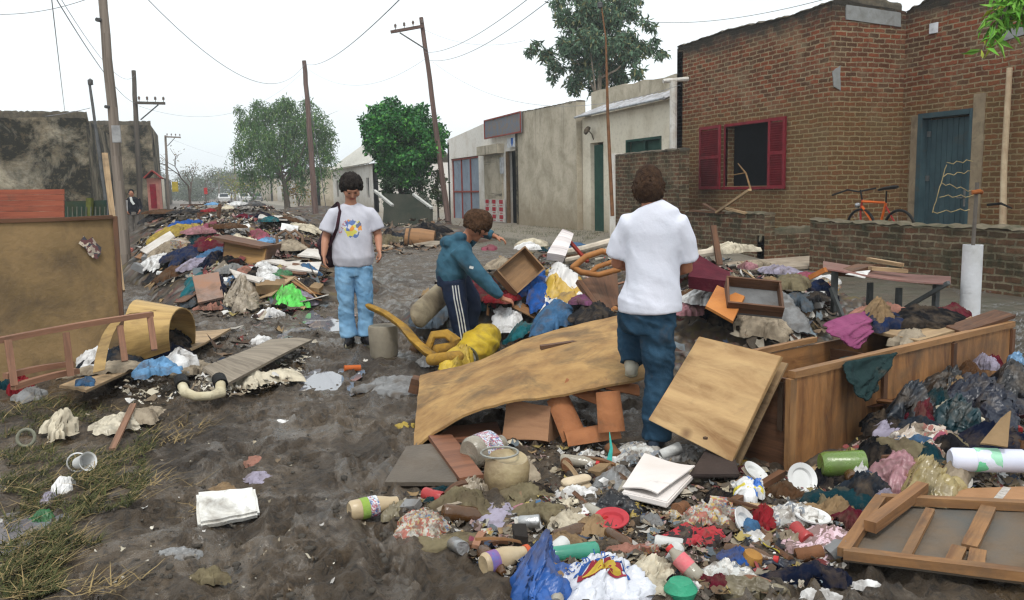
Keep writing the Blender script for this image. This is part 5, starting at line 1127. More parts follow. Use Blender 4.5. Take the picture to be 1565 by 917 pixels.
# ---- curled plywood
def loft(rows, th): return sheet(rows, th)
def bez(*P, n=12):
    out = []
    P = [Vector(p) for p in P]
    for i in range(n+1):
        u = i/n; q = P
        while len(q) > 1: q = [q[k].lerp(q[k+1], u) for k in range(len(q)-1)]
        out.append(q[0])
    return out
CURL = WOOD('curled_ply', (.45, .3, .115), (.27, .165, .06), .4, .42, .6)
r0 = bez(D(140, 565, 5.9), D(150, 500, 6.2), D(188, 470, 6.3), D(235, 478, 6.4), n=14)
t = Thing('curled_plywood', place(235, 545), 'yellow-brown sheet of thin plywood curled into an arch behind the frame of sticks', 'panel')
rows = []
for u in np.linspace(0, 1, 15):
    top = D(198+u*95, 446+u*17+3*math.sin(u*9), 7.4-u*.35); a = math.pi
    rows.append(bez(D(188+u*72, 560-u*25, 6.75), D(186+u*66, 480, 6.4), D(190+u*72, 440+u*20, 6.7), D(216+u*80, 442+u*18, 7.2), D(246+u*56, 470+u*10, 7.7), D(240+u*58, 535-u*5, 7.8), n=14))
t.part('sheet', loft(rows, .012), CURL, smooth=True, angle=50)
t.part('strip', loft([[p+Vector((k*.075, .02*k, .012*k)) for p in bez(D(142, 570, 5.95), D(150, 500, 6.1), D(172, 476, 6.15), D(222, 478, 6.25), n=12)] for k in (0, 1)], .01), CURL)
# ---- boards with clothes laid on them
def lboard(corners, label, mat, th=.018, warp=.012, name='board', lift=.05, seed=1, cat='board', n=(14, 6)):
    c = [place(x, y)+Vector((0, 0, lift if len(r) == 0 else r[0])) for x, y, *r in corners]; return single(name, quad(c, th, n, warp, seed, .012), mat, label, cat)
lboard([(92, 607), (133, 618), (285, 545), (245, 540)], 'muddy board under a row of folded clothes beside the frame of sticks', W_TAN, seed=2, lift=.08)
lboard([(240, 552), (290, 558, .12), (354, 517, .1), (290, 516)], 'pale bare board end poking out from under the clothes, below the curled plywood', W_TAN, seed=3)
lboard([(310, 585), (348, 605), (478, 540), (415, 530)], 'long thin grey-brown board lying flat on the mud towards the woman', W_GRY, .02, .03, seed=4, lift=.09)
# ---- concrete-grey bin and mustard foam strip near the woman
g = lathe([(.0, 0), (.115, 0), (.122, .02), (.128, .25), (.12, .275), (.02, .28), (0, .28)], 24, at(place(587, 545)), .02)
single('bucket', g, M('dull_plastic', (.3, .265, .2), (.2, .17, .13), .6, 5, .4), 'round grey-brown bucket upside down in the mud by the woman\'s feet', 'bucket', smooth=True)
FO = M('mustard_foam', (.38, .215, .035), (.22, .12, .02), .7, 9, .5, 30, .5)
pts = [D(568, 470, 7.3), D(590, 480, 7.3), D(615, 498, 7.2), D(635, 522, 7.0), D(655, 540, 6.9), D(672, 548, 6.9)]
t = Thing('sofa_arm', place(640, 555), 'long curved mustard yellow sofa arm lying in front of the boy', 'furniture piece')
t.part('rail', tube(pts, [(.028, .06), (.03, .075), (.03, .078), (.032, .08), (.036, .08), (.03, .06)], 12, dome=True), FO, smooth=True)
t.part('scroll', tube([D(655, 530, 7.0), D(662, 512, 7.0), D(682, 510, 7.0), D(696, 520, 7.0), D(690, 532, 7.0), D(668, 536, 7.0)], [(.03, .055)]*6, 10, dome=True), FO, smooth=True)
t.part('pad', tube([D(660, 550, 6.8), D(700, 545, 6.8)], [(.05, .05)]*2, 10, dome=True), FO, smooth=True)
g = tube([D(640, 482, 7.3), D(672, 452, 7.7)], [(.11, .05)]*2, 16, dome=True); single('cushion_block', g, M('khaki_plastic', (.33, .28, .19), (.22, .18, .12), .6, 5, .5), 'long rounded beige cushion block behind the boy, propped on the mud', 'cushion', smooth=True)
# yellow drum with grey round mark, yellow sack
YM = M('yellow_plastic', (.55, .39, .03), (.4, .26, .02), .5, 6, .55, 25, .3)
t = Thing('yellow_drum', place(735, 545), 'dented yellow plastic drum with a grey round mark, beside the boy\'s feet', 'drum')
c0, c1 = D(724, 536, 7.25), D(744, 516, 7.5); t.L = Vector(t.o.location); remesh('body', [tube([c0-t.L, c0.lerp(c1, .5)-t.L, c1-t.L], [.14, .155, .13], 26, dome=True)], .012, YM, t, 1, folds(.035, 5, (7, 7, 7)))
dd = (c0-c1).normalized(); t.part('mark', tube([c0+dd*.15, c0+dd*.165], [.085, .07], 20), M('mark_grey', (.38, .38, .34), mud=.3), smooth=False); t.part('mark_ring', tube([c0+dd*.135, c0+dd*.15], [.105, .1], 20), M('mark_rim', (.12, .11, .06)))
# ---- the bowed plywood the youth stands on
def rowpts(lst, t0, t1, n=24):
    xs_ = np.array([p[0] for p in lst], float); k = np.linspace(0, 1, n); xx = xs_[0]+(xs_[-1]-xs_[0])*k; yy = np.interp(xx, xs_, [p[1] for p in lst]); return [D(x, y, t0+(t1-t0)*q) for x, y, q in zip(xx, yy, k)]
fr_ = rowpts([(632, 688), (660, 665), (700, 640), (735, 626), (780, 614), (830, 609), (870, 603), (930, 590), (986, 579)], 4.72, 4.8)
bk_ = rowpts([(641, 575), (670, 567), (700, 561), (735, 551), (765, 537), (800, 520), (850, 505), (900, 493), (1000, 471)], 6.0, 6.1)
rows = []
for k in np.linspace(0, 1, 14): rows.append([a.lerp(b, k)+Vector((0, 0, .045*math.sin(k*math.pi)*(0.3+i/24))) for i, (a, b) in enumerate(zip(fr_, bk_))])
er = random.Random(6)
for row in rows:
    for e_, o_ in ((0, 1), (-1, -2)): row[e_] = row[e_].lerp(row[o_], er.uniform(0, .12))
for k in range(len(rows[0])): rows[0][k] = rows[0][k].lerp(rows[1][k], er.uniform(-.05, .12)); rows[-1][k] = rows[-1][k].lerp(rows[-2][k], er.uniform(0, .2))
ply = single('bowed_plywood', sheet(rows, .014), W_PLYD, 'broad bowed sheet of yellow-brown plywood under the youth\'s raised foot', 'board', smooth=True, angle=50)
single('wooden_bar', plank(D(826, 532, 5.55), D(940, 516, 5.6), .05, .035, seed=4), W_BRN, 'narrow wooden bar lying across the bowed plywood', 'stick')
single('wood_block', plank(D(628, 586, 6.0), D(643, 590, 6.0), .12, .1, seed=5), W_BRN, 'small dark block under the far corner of the bowed plywood', 'block')
# boxes and curved tiles below the bowed sheet
single('cardboard_box', quad([D(776, 672, 4.95), D(845, 680, 4.85), D(850, 622, 4.9), D(782, 615, 5.0)], .2, (8, 6), .012, 3), WOOD('striped_card', (.3, .16, .085), (.2, .1, .055), .4, .3, .85), 'brown crate side with a faded stripe in the shade under the bowed plywood', 'box')
TL = M('clay_tile', (.36, .15, .065), (.25, .1, .045), .85, 7, .3)
def tile(px, py, t_, rz, rx, label, L=.26, r=.085, mat=TL):
    rows = [[(r*math.cos(a)*(1-.12*v), v*L-L/2, r*math.sin(a)) for a in np.linspace(.35, 2.8, 9)] for v in np.linspace(0, 1, 6)]
    return single('roof_tile', sheet(rows, .014).xf(at(D(px, py, t_), rz, rx)), mat, label, 'tile', smooth=True, angle=50)
tile(862, 645, 4.85, 12, 50, 'broken orange clay roof tile tilted in front of the brown crate side')
tile(930, 630, 4.7, -10, 72, 'clay roof tile standing on end beside the youth\'s leg', .22, .075)
tile(890, 612, 4.95, 60, 20, 'clay roof tile tucked right beneath the bowed plywood edge')
tile(945, 602, 4.9, 80, 15, 'short clay tile just below the youth\'s raised foot', .2, .07)
tile(905, 678, 4.75, 78, -6, 'clay tile lying flat on the mud under the others', .3, .09)
lboard([(588, 752), (700, 752), (685, 690), (622, 695)], 'flat slate-grey board lying on the mud at the low corner of the bowed plywood', M('slate_board', (.14, .115, .09), (.09, .075, .06), .5, 4, .5), .02, .004, seed=7, lift=.04, n=(8, 6))
lboard([(703, 752), (740, 748), (690, 682), (655, 684)], 'reddish brown plank beside the slate-grey board', WOOD('red_brown_plank', (.2, .085, .045), (.12, .05, .03), 1, .4, .6), .025, .004, seed=8, lift=.06)
lboard([(660, 684), (770, 680), (760, 655), (690, 660)], 'dull red-brown board in the shade under the bowed plywood', WOOD('red_brown_plank', (.2,)*3, (.2,)*3), .02, .004, seed=9, lift=.03)

# ---- the wardrobe lying on its back
z1 = .485
N_ = D(1212, 572, 4.23); M_ = D(1546, 498, 5.55)
N0 = Vector((N_.x, N_.y, 0)); ax = Vector((M_.x-N_.x, M_.y-N_.y, 0)).normalized(); Lw = (Vector((M_.x, M_.y, 0))-N0).length; ay = Vector((-ax.y, ax.x, 0)); Wd = .47
wm = Matrix(((ax.x, ay.x, 0, N0.x), (ax.y, ay.y, 0, N0.y), (0, 0, 1, 0), (0, 0, 0, 1)))
t = Thing('wardrobe', N0+ax*Lw/2, 'long orange-brown wooden wardrobe carcass lying on its back, open side up', 'wardrobe')
H1 = N_.z
fp = Geo()
for a, b in ((.0, .78), (.80, 1.52), (1.54, Lw)): t.part('side_panel', quad([(a, 0, H1-.02), (a, 0, .0), (b, 0, .0), (b, 0, H1-.02)], .022, (8, 12), .004, int(a*9)).xf(wm), W_ORG)
for a in (.79, 1.53, Lw-.02): t.part('batten', boxb(a-.02, a+.02, -.028, -.012, .0, H1-.03).xf(wm), W_BRN)
t.part('top_rail', plank((-.01, 0, H1), (Lw, 0, H1), .045, .035, n=10, seed=3).xf(wm), WOOD('rail_light', (.29, .155, .065), (.16, .075, .03), .6, .5, .6))
t.part('back_panel', quad([(.0, Wd, 0), (Lw, Wd, 0), (Lw, Wd, H1-.02), (0, Wd, H1-.02)], .022, (16, 6), .006, 5).xf(wm), W_ORG); t.part('top_rail', plank((-.0, Wd, H1), (.85, Wd, H1+.01), .035, .03, seed=5).xf(wm), WOOD('rail_light', (.3,)*3, (.2,)*3))
t.part('end_panel', quad([(.012, .012, 0), (.012, Wd-.012, 0), (.012, Wd-.012, H1-.03), (.012, .012, H1-.03)], .02, (6, 6), .004, 6).xf(wm), W_BRN); t.part('end_panel', quad([(Lw-.012, .012, 0), (Lw-.012, Wd-.012, 0), (Lw-.012, Wd-.012, H1), (Lw-.012, .012, H1)], .02, (6, 6), .004, 7).xf(wm), W_BRN)
t.part('base_board', boxb(.03, Lw-.03, .02, Wd-.02, .01, .03).xf(wm), W_BRN); t.part('divider', boxb(.98, 1.0, .02, Wd-.02, .03, H1-.06).xf(wm), W_BRN); t.part('hinge', boxb(-.012, -.001, .05, .08, H1-.3, H1-.05).xf(wm), M('hinge_rust', (.15, .1, .07), rough=.5, metal=.6))
t.part('corner_post', plank((-.012, -.0, 0), (-.012, -.0, H1-.02), .05, .03, seed=8).xf(wm), WOOD('rail_light', (.3,)*3, (.2,)*3))
WM = wm; WL_ = Lw; WH = H1
# light tilted door leaning on it
c = [D(992, 642, 4.55), D(1120, 706, 4.24), D(1196, 545, 4.16), D(1070, 515, 4.5)]
t = Thing('cabinet_door', c[1], 'square pale knotty plywood door leaning on a corner against the wardrobe', 'door')
t.part('panel', quad(c, .03, (14, 14), .006, 2), W_PLY, bev=.003); t.part('knob', lathe([(.012, 0), (.012, .01), (.006, .012), (0, .014)], 10, at(D(1078, 671, 4.2))), M('hinge_rust', (.1,)*3))
single('cabinet_door', quad([D(1040, 665, 4.62), D(1130, 709, 4.3), D(1206, 556, 4.22), D(1120, 535, 4.5)], .012, (8, 8), .01, 4), W_TAN, 'second thin pale door hidden just behind the knotty one', 'door')
# ---- small table behind the wardrobe
t = Thing('table', D(1350, 490, 7.5), 'small table with a warped reddish top and thin grey legs behind the wardrobe', 'table')
tz = D(1258, 408, 7.1).z
top = [[D(1258+u*195, 411+u*27-v*11+5*math.sin(u*4)*u, 7.15+v*.7-u*.35) for v in np.linspace(0, 1, 5)] for u in np.linspace(0, 1, 14)]
t.part('tabletop', sheet(top, .012), WOOD('table_red', (.2, .08, .065), (.3, .21, .19), .4, .45, .3), smooth=True, angle=50)
LG = M('leg_grey', (.13, .14, .14), rough=.5, metal=.4, mud=.2)
for (a, b, t_) in (((1276, 414), (1272, 500), 7.2), ((1330, 432), (1329, 460), 7.6), ((1374, 440), (1373, 480), 7.2), ((1431, 434), (1431, 480), 7.0)):
    p = D(*a, t_); q = p.copy(); q.z = Hs(p.x, p.y)-.02; t.part('leg', plank(p, q, .04, .04), LG)
t.part('brace', plank(D(1290, 490, 7.1), D(1270, 440, 7.2), .03, .03), LG); t.part('brace', plank(D(1385, 470, 7.15), D(1450, 432, 6.8), .04, .03), LG)
single('loose_board', plank(D(1290, 418, 7.25), D(1325, 408, 7.55), .16, .05, seed=2), W_BRN, 'short dark board lying at the near end of the warped table top', 'board')
single('loose_board', plank(D(1327, 396, 7.6), D(1379, 405, 7.3), .05, .03, seed=3), W_TAN, 'light narrow stick lying across the top of the warped table', 'stick'); single('loose_board', plank(D(1330, 410, 7.3), D(1385, 414, 7.3), .08, .03, seed=5), W_TAN, 'thin bright strip of wood in the middle of the warped table top', 'stick')
single('paper_scrap', quad([D(1292, 421, 7.0), D(1322, 424, 7.0), D(1330, 415, 7.2), D(1305, 413, 7.25)], .004, (5, 4), .01), cm('white', 'paper'), 'white paper scrap on the near end of the warped table', 'paper')
# white post and rod with loose wires
b = D(1482, 476, 6.95); b = Vector((b.x, b.y, Hs(b.x, b.y)-.03))
t = Thing('white_post', b, 'short round white post topped by a thin rod and wires before the garden wall', 'post')
hh = D(1483, 362, 7.3).z; WP = M('white_post_paint', (.62, .63, .66), (.5, .5, .5), .6, 4, .2)
t.part('pipe', lathe([(.078, 0), (.075, hh-.0), (.06, hh), (.06, hh-.06), (0, hh-.06)], 24, at(b)), WP, smooth=True)
tp = b+Vector((0, 0, hh-.05)); t.part('rod', tube([tp, tp+Vector((.01, 0, .55))], .015, 10), M('rod_grey', (.16, .14, .12), rough=.6)); e = tp+Vector((.01, 0, .47))
WW = M('wire_yellow', (.35, .28, .14), rough=.6)
t.part('wire_knot', tube([e+Vector((-.05, 0, 0)), e+Vector((0, -.03, .01)), e+Vector((.05, 0, 0))], .018, 8), M('rust_orange', (.4, .13, .04)))
for k, (a, b2) in enumerate((((1425, 325), (1447, 250)), ((1447, 250), (1487, 245)), ((1425, 325), (1482, 320)), ((1440, 280), (1485, 292)), ((1436, 300), (1488, 300)), ((1442, 268), (1484, 262)))):
    P0, P1 = D(*a, 7.3), D(*b2, 7.3); t.part('wire', tube([P0.lerp(P1, i/8)+Vector((0, 0, .012*math.sin(i*2.1+k))) for i in range(9)], .004, 5), WW)
# leaning pale pole and black handle by the house wall
t = Thing('leaning_pole', D(1534, 345, 9.5), 'long pale peeled pole leaning against the brick wall beyond the garden wall', 'pole')
a = PX(1534, 348, 12.2); b2 = PX(1543, 104, 12.4); a.z -= .6; t.part('shaft', tube([a, a.lerp(b2, .5)+Vector((0, .03, 0)), b2], [.06, .05, .045], 10), M('peeled_pole', (.5, .4, .27), (.35, .25, .16), .8, 6, .1)); 
single('black_hook', tube([PX(1510, 313, 11.9), PX(1530, 311, 11.9), PX(1546, 318, 11.9)], [.022, .02, .012], 8, dome=True), M('black_rubber', (.015,)*3), 'short black bar hooked over the pale leaning pole', 'bar')
# ---- bicycle behind the garden wall
bm_ = PX(1345, 350, 10.1); b = Vector((10.1, bm_.y, 0)); t = Thing('bicycle', b, 'orange bicycle with black saddle leaning behind the long garden wall', 'bicycle')
OR = M('bike_orange', (.62, .13, .02), (.5, .09, .015), .35, 5, .1); RD = M('bike_red', (.4, .03, .03), rough=.35, mud=.1); BK = M('bike_black', (.015,)*3, rough=.5, mud=.1); CH = M('chrome', (.4, .4, .4), rough=.25, metal=.9, mud=.1)
X_ = 10.1
def bp_(px, py): return PX(px, py, X_)
hub_f = bp_(1315, 352); hub_r = bp_(1374, 356); sc_ = (hub_f-hub_r).length
rw = .31
for h_, nm in ((hub_f, 'wheel'), (hub_r, 'wheel')):
    h_ = Vector((X_, h_.y, bp_(1315, 320).z-rw)); ring = [h_+Vector((0, rw*math.cos(a), rw*math.sin(a))) for a in np.linspace(0, 2*math.pi, 33)]; wl = t.part(nm, tube(ring, .022, 8), BK, smooth=True)
    g = Geo(); 
    for k in range(14): a = k*math.pi/7; g.join(tube([h_, h_+Vector((0, rw*math.cos(a), rw*math.sin(a)))], .002, 4))
    t.part('spokes', g, CH, wl)
    if h_.y > b.y: hf_ = h_
    else: hr_ = h_
if 'hf_' not in globals(): hf_ = hub_f
head_t = bp_(1318, 308); seat_t = bp_(1354, 310); bb = bp_(1342, 372); bb.z = bp_(1315, 320).z-rw-.03
t.part('frame', tube([head_t, seat_t], .02, 8).join(tube([head_t+Vector((0, 0, -.08)), bb], .022, 8)).join(tube([seat_t, bb], .02, 8)), OR, smooth=True)
t.part('rear_stay', tube([seat_t+Vector((0, 0, -.05)), Vector((X_, hr_.y, hr_.z))], .012, 6).join(tube([bb, Vector((X_, hr_.y, hr_.z))], .012, 6)), RD)
t.part('fork', tube([head_t+Vector((0, 0, .03)), head_t+Vector((0, .03, -.15)), hf_], .016, 8), RD)
t.part('handlebar', tube([bp_(1290, 298)+Vector((-.25, 0, 0)), bp_(1303, 290)+Vector((-.1, 0, 0)), bp_(1312, 293), bp_(1320, 288)+Vector((.25, 0, 0))], .015, 8).join(tube([head_t, bp_(1315, 290)], .014, 8)), BK)
t.part('saddle', tube([bp_(1344, 290), bp_(1352, 288), bp_(1366, 286)], [(.03, .02), (.05, .025), (.08, .03)], 10, dome=True).join(tube([seat_t, bp_(1355, 292)], .013, 8)), BK, smooth=True)
t.part('lamp', lathe([(0, 0), (.04, .01), (.05, .04), (0, .05)], 12, at(bp_(1308, 314), 90, 90)), CH)
# wire coil hung on the yard wall
t = Thing('wire_coil', PX(990, 270, 10.5), 'tangled ring of brown twigs hanging on the mossy yard wall behind the youth', 'coil'); c = PX(990, 285, 10.5); r = random.Random(4)
for k in range(7):
    ra = .46+r.uniform(-.05, .05); pts = [c+Vector((r.uniform(-.03, .03)-.03*k*.3, ra*math.cos(a)*1.0+r.uniform(-.02, .02), ra*math.sin(a)+r.uniform(-.02, .02))) for a in np.linspace(0, 6.283, 22)]; t.part('strand', tube(pts, .012, 5), M('twig_brown', (.25, .15, .07), (.12, .07, .03), mud=0))
t.part('centre', tube([c+Vector((-.01, 0, 0)), c+Vector((-.06, 0, 0))], [.33, .3], 14), M('dark_net', (.04, .03, .02), mud=0))
# skip with raised lid flaps, wooden reel, brown heap before the round tree
c0 = D(625, 345, 26); zt = 1.0
t = Thing('dark_skip', D(625, 350, 26.5), 'dark green-black open skip with pale raised lid rims, under the round tree', 'skip'); SK = M('skip_paint', (.03, .04, .03), (.06, .06, .045), .6, 3, .2)
t.part('body', quad([D(597, 349, 25.5), D(660, 347, 25.5), D(660, 316, 25.5), D(597, 319, 25.5)], .08, (6, 4), .01).join(quad([D(660, 347, 25.55), D(652, 346, 27.5), D(652, 300, 27.5), D(660, 316, 25.55)], .06, (4, 4))), SK); t.part('rear_wall', quad([D(585, 345, 27.5), D(650, 345, 27.5), D(648, 298, 27.5), D(588, 296, 27.5)], .06, (4, 4)), SK)
t.part('rim', plank(D(572, 291, 26.5), D(600, 314, 25.4), .09, .06), M('rim_pale', (.5, .5, .47), mud=.2)); t.part('rim', plank(D(632, 297, 26.5), D(660, 318, 25.4), .09, .06), M('rim_pale', (.5,)*3))
t = Thing('wooden_drum', D(642, 382, 22), 'brown wooden barrel lying on its side below the dark skip', 'barrel'); a, b2 = D(620, 364, 22), D(664, 368, 22)
t.part('staves', tube([a, a.lerp(b2, .5), b2], [.26, .29, .26], 18), W_BRN and WOOD('barrel_wood', (.27, .14, .06), (.16, .08, .035), 1, .2, .7), smooth=True); t.part('hoop', tube([a.lerp(b2, .12), a.lerp(b2, .17)], .292, 18), M('hoop', (.1, .07, .05)))
# striped white chair back, bentwood chair frame, drawers in the heap
t = Thing('striped_cushion', D(855, 385, 8.8), 'white striped cushion standing up at the crest of the heap', 'cushion')
t.part('cover', quad([D(836, 391, 8.6), D(862, 397, 8.6), D(874, 362, 8.9), D(858, 354, 8.9)], .09, (8, 8), .015, 2), WOOD('striped_cloth', (.62, .58, .56), (.3, .24, .25), 2.2, .15, .9), smooth=True)
BW = M('bentwood', (.38, .17, .055), (.25, .1, .035), .45, 8, .15, 30, .1)
t = Thing('broken_chair', D(915, 470, 7.4), 'broken bentwood chair frame lying on its side by the youth\'s elbow', 'chair')
for pts, r_ in (([(876, 408), (896, 392), (920, 384), (938, 388)], .028), ([(876, 408), (888, 416), (915, 420), (945, 412)], .026), ([(902, 418), (912, 408), (936, 400)], .022), ([(905, 478), (925, 484), (940, 472)], .026)): t.part('bent_rail', tube([D(x, y, 7.3) for x, y in pts], r_, 10, dome=True), BW, smooth=True)
t.part('seat_board', quad([D(886, 432, 7.5), D(925, 480, 7.2), D(946, 478, 7.4), D(942, 410, 7.7)], .03, (6, 6), .01), W_BRN)
t.part('leg', plank(D(884, 430, 7.3), D(918, 478, 7.1), .05, .04), W_BRN)
def openbox(name, px, py, t_, sx, sy, sz, rz, rx, ry, mat, label, cat, inner=None, th=.015):
    m = at(D(px, py, t_), rz, rx, ry); T = Thing(name, D(px, py, t_), label, cat); sx2, sy2 = sx/2, sy/2
    T.part('bottom', boxb(-sx2, sx2, -sy2, sy2, 0, th).xf(m), inner or mat)
    for a in ((-sx2, sx2, -sy2, -sy2+th), (-sx2, sx2, sy2-th, sy2)): T.part('side', boxb(*a, th+.001, sz).xf(m), mat)
    for a in ((-sx2, -sx2+th, -sy2+th+.001, sy2-th-.001), (sx2-th, sx2, -sy2+th+.001, sy2-th-.001)): T.part('side', boxb(*a, th+.001, sz-.004).xf(m), mat)
    return T
openbox('drawer', 1150, 462, 6.0, .38, .3, .1, -28, 32, 6, W_BRN, 'shallow dark drawer tipped towards the viewer in the heap, a pink rag inside', 'drawer', M('drawer_grey', (.16, .16, .16), rough=.7))
openbox('drawer', 790, 418, 8.3, .42, .3, .12, 20, 60, -30, WOOD('drawer_tan', (.26, .15, .07), (.13, .07, .035), .6, .5, .7), 'open tan drawer upended at the boy\'s side of the heap', 'drawer')
single('orange_board', quad([D(1078, 470, 5.9), D(1120, 492, 5.75), D(1138, 455, 6.0), D(1096, 437, 6.2)], .02, (6, 6), .004), M('orange_panel', (.5, .2, .055), (.38, .14, .04), .6, 4, .2), 'plain orange-brown panel under the tipped drawer', 'panel')
single('mattress', quad([D(1052, 432, 6.6), D(1120, 440, 6.4), D(1112, 422, 6.9), D(1062, 398, 7.1)], .1, (12, 8), .02, 3), M('maroon_ticking', (.06, .008, .016), (.1, .015, .025), .9, 9, .2, 50, .4), 'dark maroon mattress end at the far crest of the heap by the youth\'s elbow', 'mattress', smooth=True)
single('curtain_rail', tube([D(862, 386, 9.4), D(890, 381, 9.3), D(938, 368, 9.3)], .04, 8, dome=True), M('pipe_cream', (.6, .52, .42), mud=.3), 'upper of two pale pipes lying across the crest behind the youth', 'pipe'); single('curtain_rail', tube([D(868, 398, 9.2), D(900, 392, 9.1), D(936, 382, 9.1)], .035, 8, dome=True), M('pipe_cream', (.6,)*3), 'lower of two pale pipes lying across the crest behind the youth', 'pipe')
single('pipe_stub', tube([D(1062, 389, 7.3), D(1096, 384, 7.3)], .035, 8), M('pipe_cream', (.6,)*3), 'short pale pipe stub sticking out past the youth\'s far elbow', 'pipe')
single('upright_slat', plank(D(1100, 405, 7.2), D(1090, 345, 7.3), .05, .025, seed=8), W_BRN, 'thin brown slat standing upright from the heap before the short garden wall', 'stick')
single('red_stick', plank(D(898, 400, 8.6), D(868, 366, 9), .035, .025), M('red_lacquer', (.25, .03, .02), mud=.2), 'thin red stick leaning beside the striped cushion', 'stick')
single('red_stick', plank(D(1238, 424, 7.2), D(1262, 412, 7.1), .05, .04), M('orange_stick', (.5, .18, .05), mud=.2), 'orange stick end poking out at the warped table corner', 'stick')
# planks on the low garden wall under the window
for k, (a, b2, l) in enumerate((((1055, 322), (1108, 325), 'long thin lath lying on the short garden wall under the window'), ((1095, 325), (1146, 290), 'thin slat propped aslant on the short garden wall below the red shutter'), ((1075, 312), (1100, 327), 'short crossed lath on the short garden wall'), ((1110, 318), (1140, 326), 'stubby piece of timber at the end of the short garden wall'))):
    single('lath', plank(PX(*a, 9.4), PX(*b2, 9.45), .07, .04, seed=k), W_TAN if k % 2 else W_BRN, l, 'stick')
single('bare_twig', tube([PX(1128, 250, 10.5), PX(1140, 265, 10.4), PX(1148, 292, 10.1)], [.012, .018, .02], 6).join(tube([PX(1118, 268, 10.4), PX(1140, 264, 10.4)], .012, 5)), M('twig_brown', (.25,)*3), 'bare twig sticking up in front of the dark window', 'twig')
# board frame at the lower corner of the picture, with battens
t0c = [(1288, 876), (1590, 915), (1600, 822), (1345, 800)]; P = [place(x, y)+Vector((0, 0, .05)) for x, y in t0c]
P[3].z += .03; P[2].z += .05
t = Thing('door_frame_panel', mid(*P), 'dark framed panel with crossing battens lying face down in the near litter', 'panel')
t.part('board', quad(P, .012, (14, 10), .006, 1), M('panel_grey', (.11, .105, .095), (.17, .115, .07), .6, 3, .35, 40, .3))
def onq(u, v, h=.03): return (P[0].lerp(P[1], u)).lerp(P[3].lerp(P[2], u), v)+Vector((0, 0, h))
for a, b2, w_ in (((0, 0), (1, 0), .045), ((0, 0), (0, 1), .045), ((0, 1), (1, 1), .04), ((.98, 0), (.98, 1), .04)): t.part('frame_bar', plank(onq(*a), onq(*b2), w_, .035, seed=int(w_*900+a[0])), WOOD('frame_orange', (.26, .135, .055), (.12, .055, .025), .6, .65, .65))
for a, b2, w_ in (((.32, .05), (.33, .85), .035), ((.62, .3), (.66, .95), .055), ((.56, .02), (.57, .28), .05), ((.68, .02), (.67, .26), .055)): t.part('batten', plank(onq(*a, .025), onq(*b2, .025), w_, .02, seed=int(a[0]*90)), WOOD('frame_orange', (.3,)*3, (.2,)*3))
single('timber', plank(place(1328, 850)+Vector((0, 0, .12)), place(1408, 792)+Vector((0, 0, .14)), .05, .045, seed=3), WOOD('timber_brown', (.24, .12, .05), (.12, .055, .025), 1, .3, .6), 'loose squared timber lying across the corner of the framed panel', 'timber')
# low cabinet and chair skeleton in the street-side heap
t = Thing('wooden_cabinet', place(382, 418), 'small brown wooden cabinet tipped over in the street-side heap', 'cabinet')
q0 = place(345, 420); c = [D(340, 412, 11.8), D(402, 420, 11.6), D(408, 376, 11.8), D(345, 366, 12.0)]
t.part('front', quad(c, .03, (8, 6), .01, 2), WOOD('cabinet_ply', (.27, .15, .05), (.15, .08, .03), .5, .3, .6)); t.part('end', quad([c[1], D(420, 412, 12.4), D(428, 372, 12.5), c[2]], .03, (4, 4), .01), W_BRN); t.part('top', plank(D(336, 362, 12.0), D(410, 377, 11.8), .4, .035, seed=5), W_BRN); t.part('end', quad([c[0], D(352, 405, 12.4), D(352, 362, 12.5), c[3]], .03, (4, 4), .01), W_BRN)
t = Thing('chair_skeleton', place(318, 370), 'upturned wooden chair frame with coloured rags caught in it, on the street-side heap', 'chair')
for a, b2 in (((303, 325), (307, 365)), ((336, 312), (331, 365)), ((303, 330), (338, 316)), ((305, 352), (333, 354)), ((325, 330), (327, 352))): t.part('leg', plank(D(*a, 17), D(*b2, 17), .06, .05), W_BRN)
single('square_board', quad([D(294, 424, 10.8), D(303, 463, 10.5), D(342, 456, 10.6), D(334, 416, 11)], .03, (6, 6), .01), M('grey_lino', (.24, .19, .17), (.3, .16, .1), .7, 3, .4), 'square grey-brown panel propped in front of the street-side heap', 'panel')
single('white_slab', quad([D(336, 352, 15.5), D(384, 352, 15), D(378, 339, 17), D(345, 342, 17)], .12, (6, 6), .02), cm('white', 'paper'), 'thick white slab lying on top of the street-side heap', 'slab')
for k, (cc, l) in enumerate((([(400, 410), (450, 418), (462, 408), (415, 404)], 'long white board low in the street-side heap behind the woman'), ([(436, 424), (486, 430), (492, 415), (450, 412)], 'broad white board near the backpack at the heap edge'), ([(455, 405), (492, 412), (500, 398), (470, 395)], 'white board slanting beside the woman\'s hand'), ([(395, 348), (440, 350), (432, 340), (398, 342)], 'pale flat tabletop on the far part of the street-side heap'), ([(215, 400), (262, 372), (268, 378), (226, 408)], 'long dirty white plank sloping down the near flank of the street-side heap'), ([(352, 440), (405, 452), (398, 462), (362, 452)], 'pale board between the sack and the green bag'))):
    p = [place(*x)+Vector((0, 0, .08+.03*k)) for x in cc]; single('white_board', quad(p, .025, (6, 4), .02, k), M('dirty_white_board', (.6, .57, .53), (.45, .4, .35), .6, 4, .3), l, 'board')
t = Thing('metal_hoop_chair', place(450, 372), 'bent metal chair frame of two hoops in the street-side heap beside the woman', 'chair')
for x0, x1 in ((425, 448), (440, 462)):
    t.part('hoop', tube([D(x0, 388, 13), D(x0-2, 360, 13), D((x0+x1)/2, 352, 13), D(x1, 362, 13), D(x1+2, 395, 13)], .025, 8), M('hoop_brown', (.22, .14, .09), rough=.5, mud=.2), smooth=True)
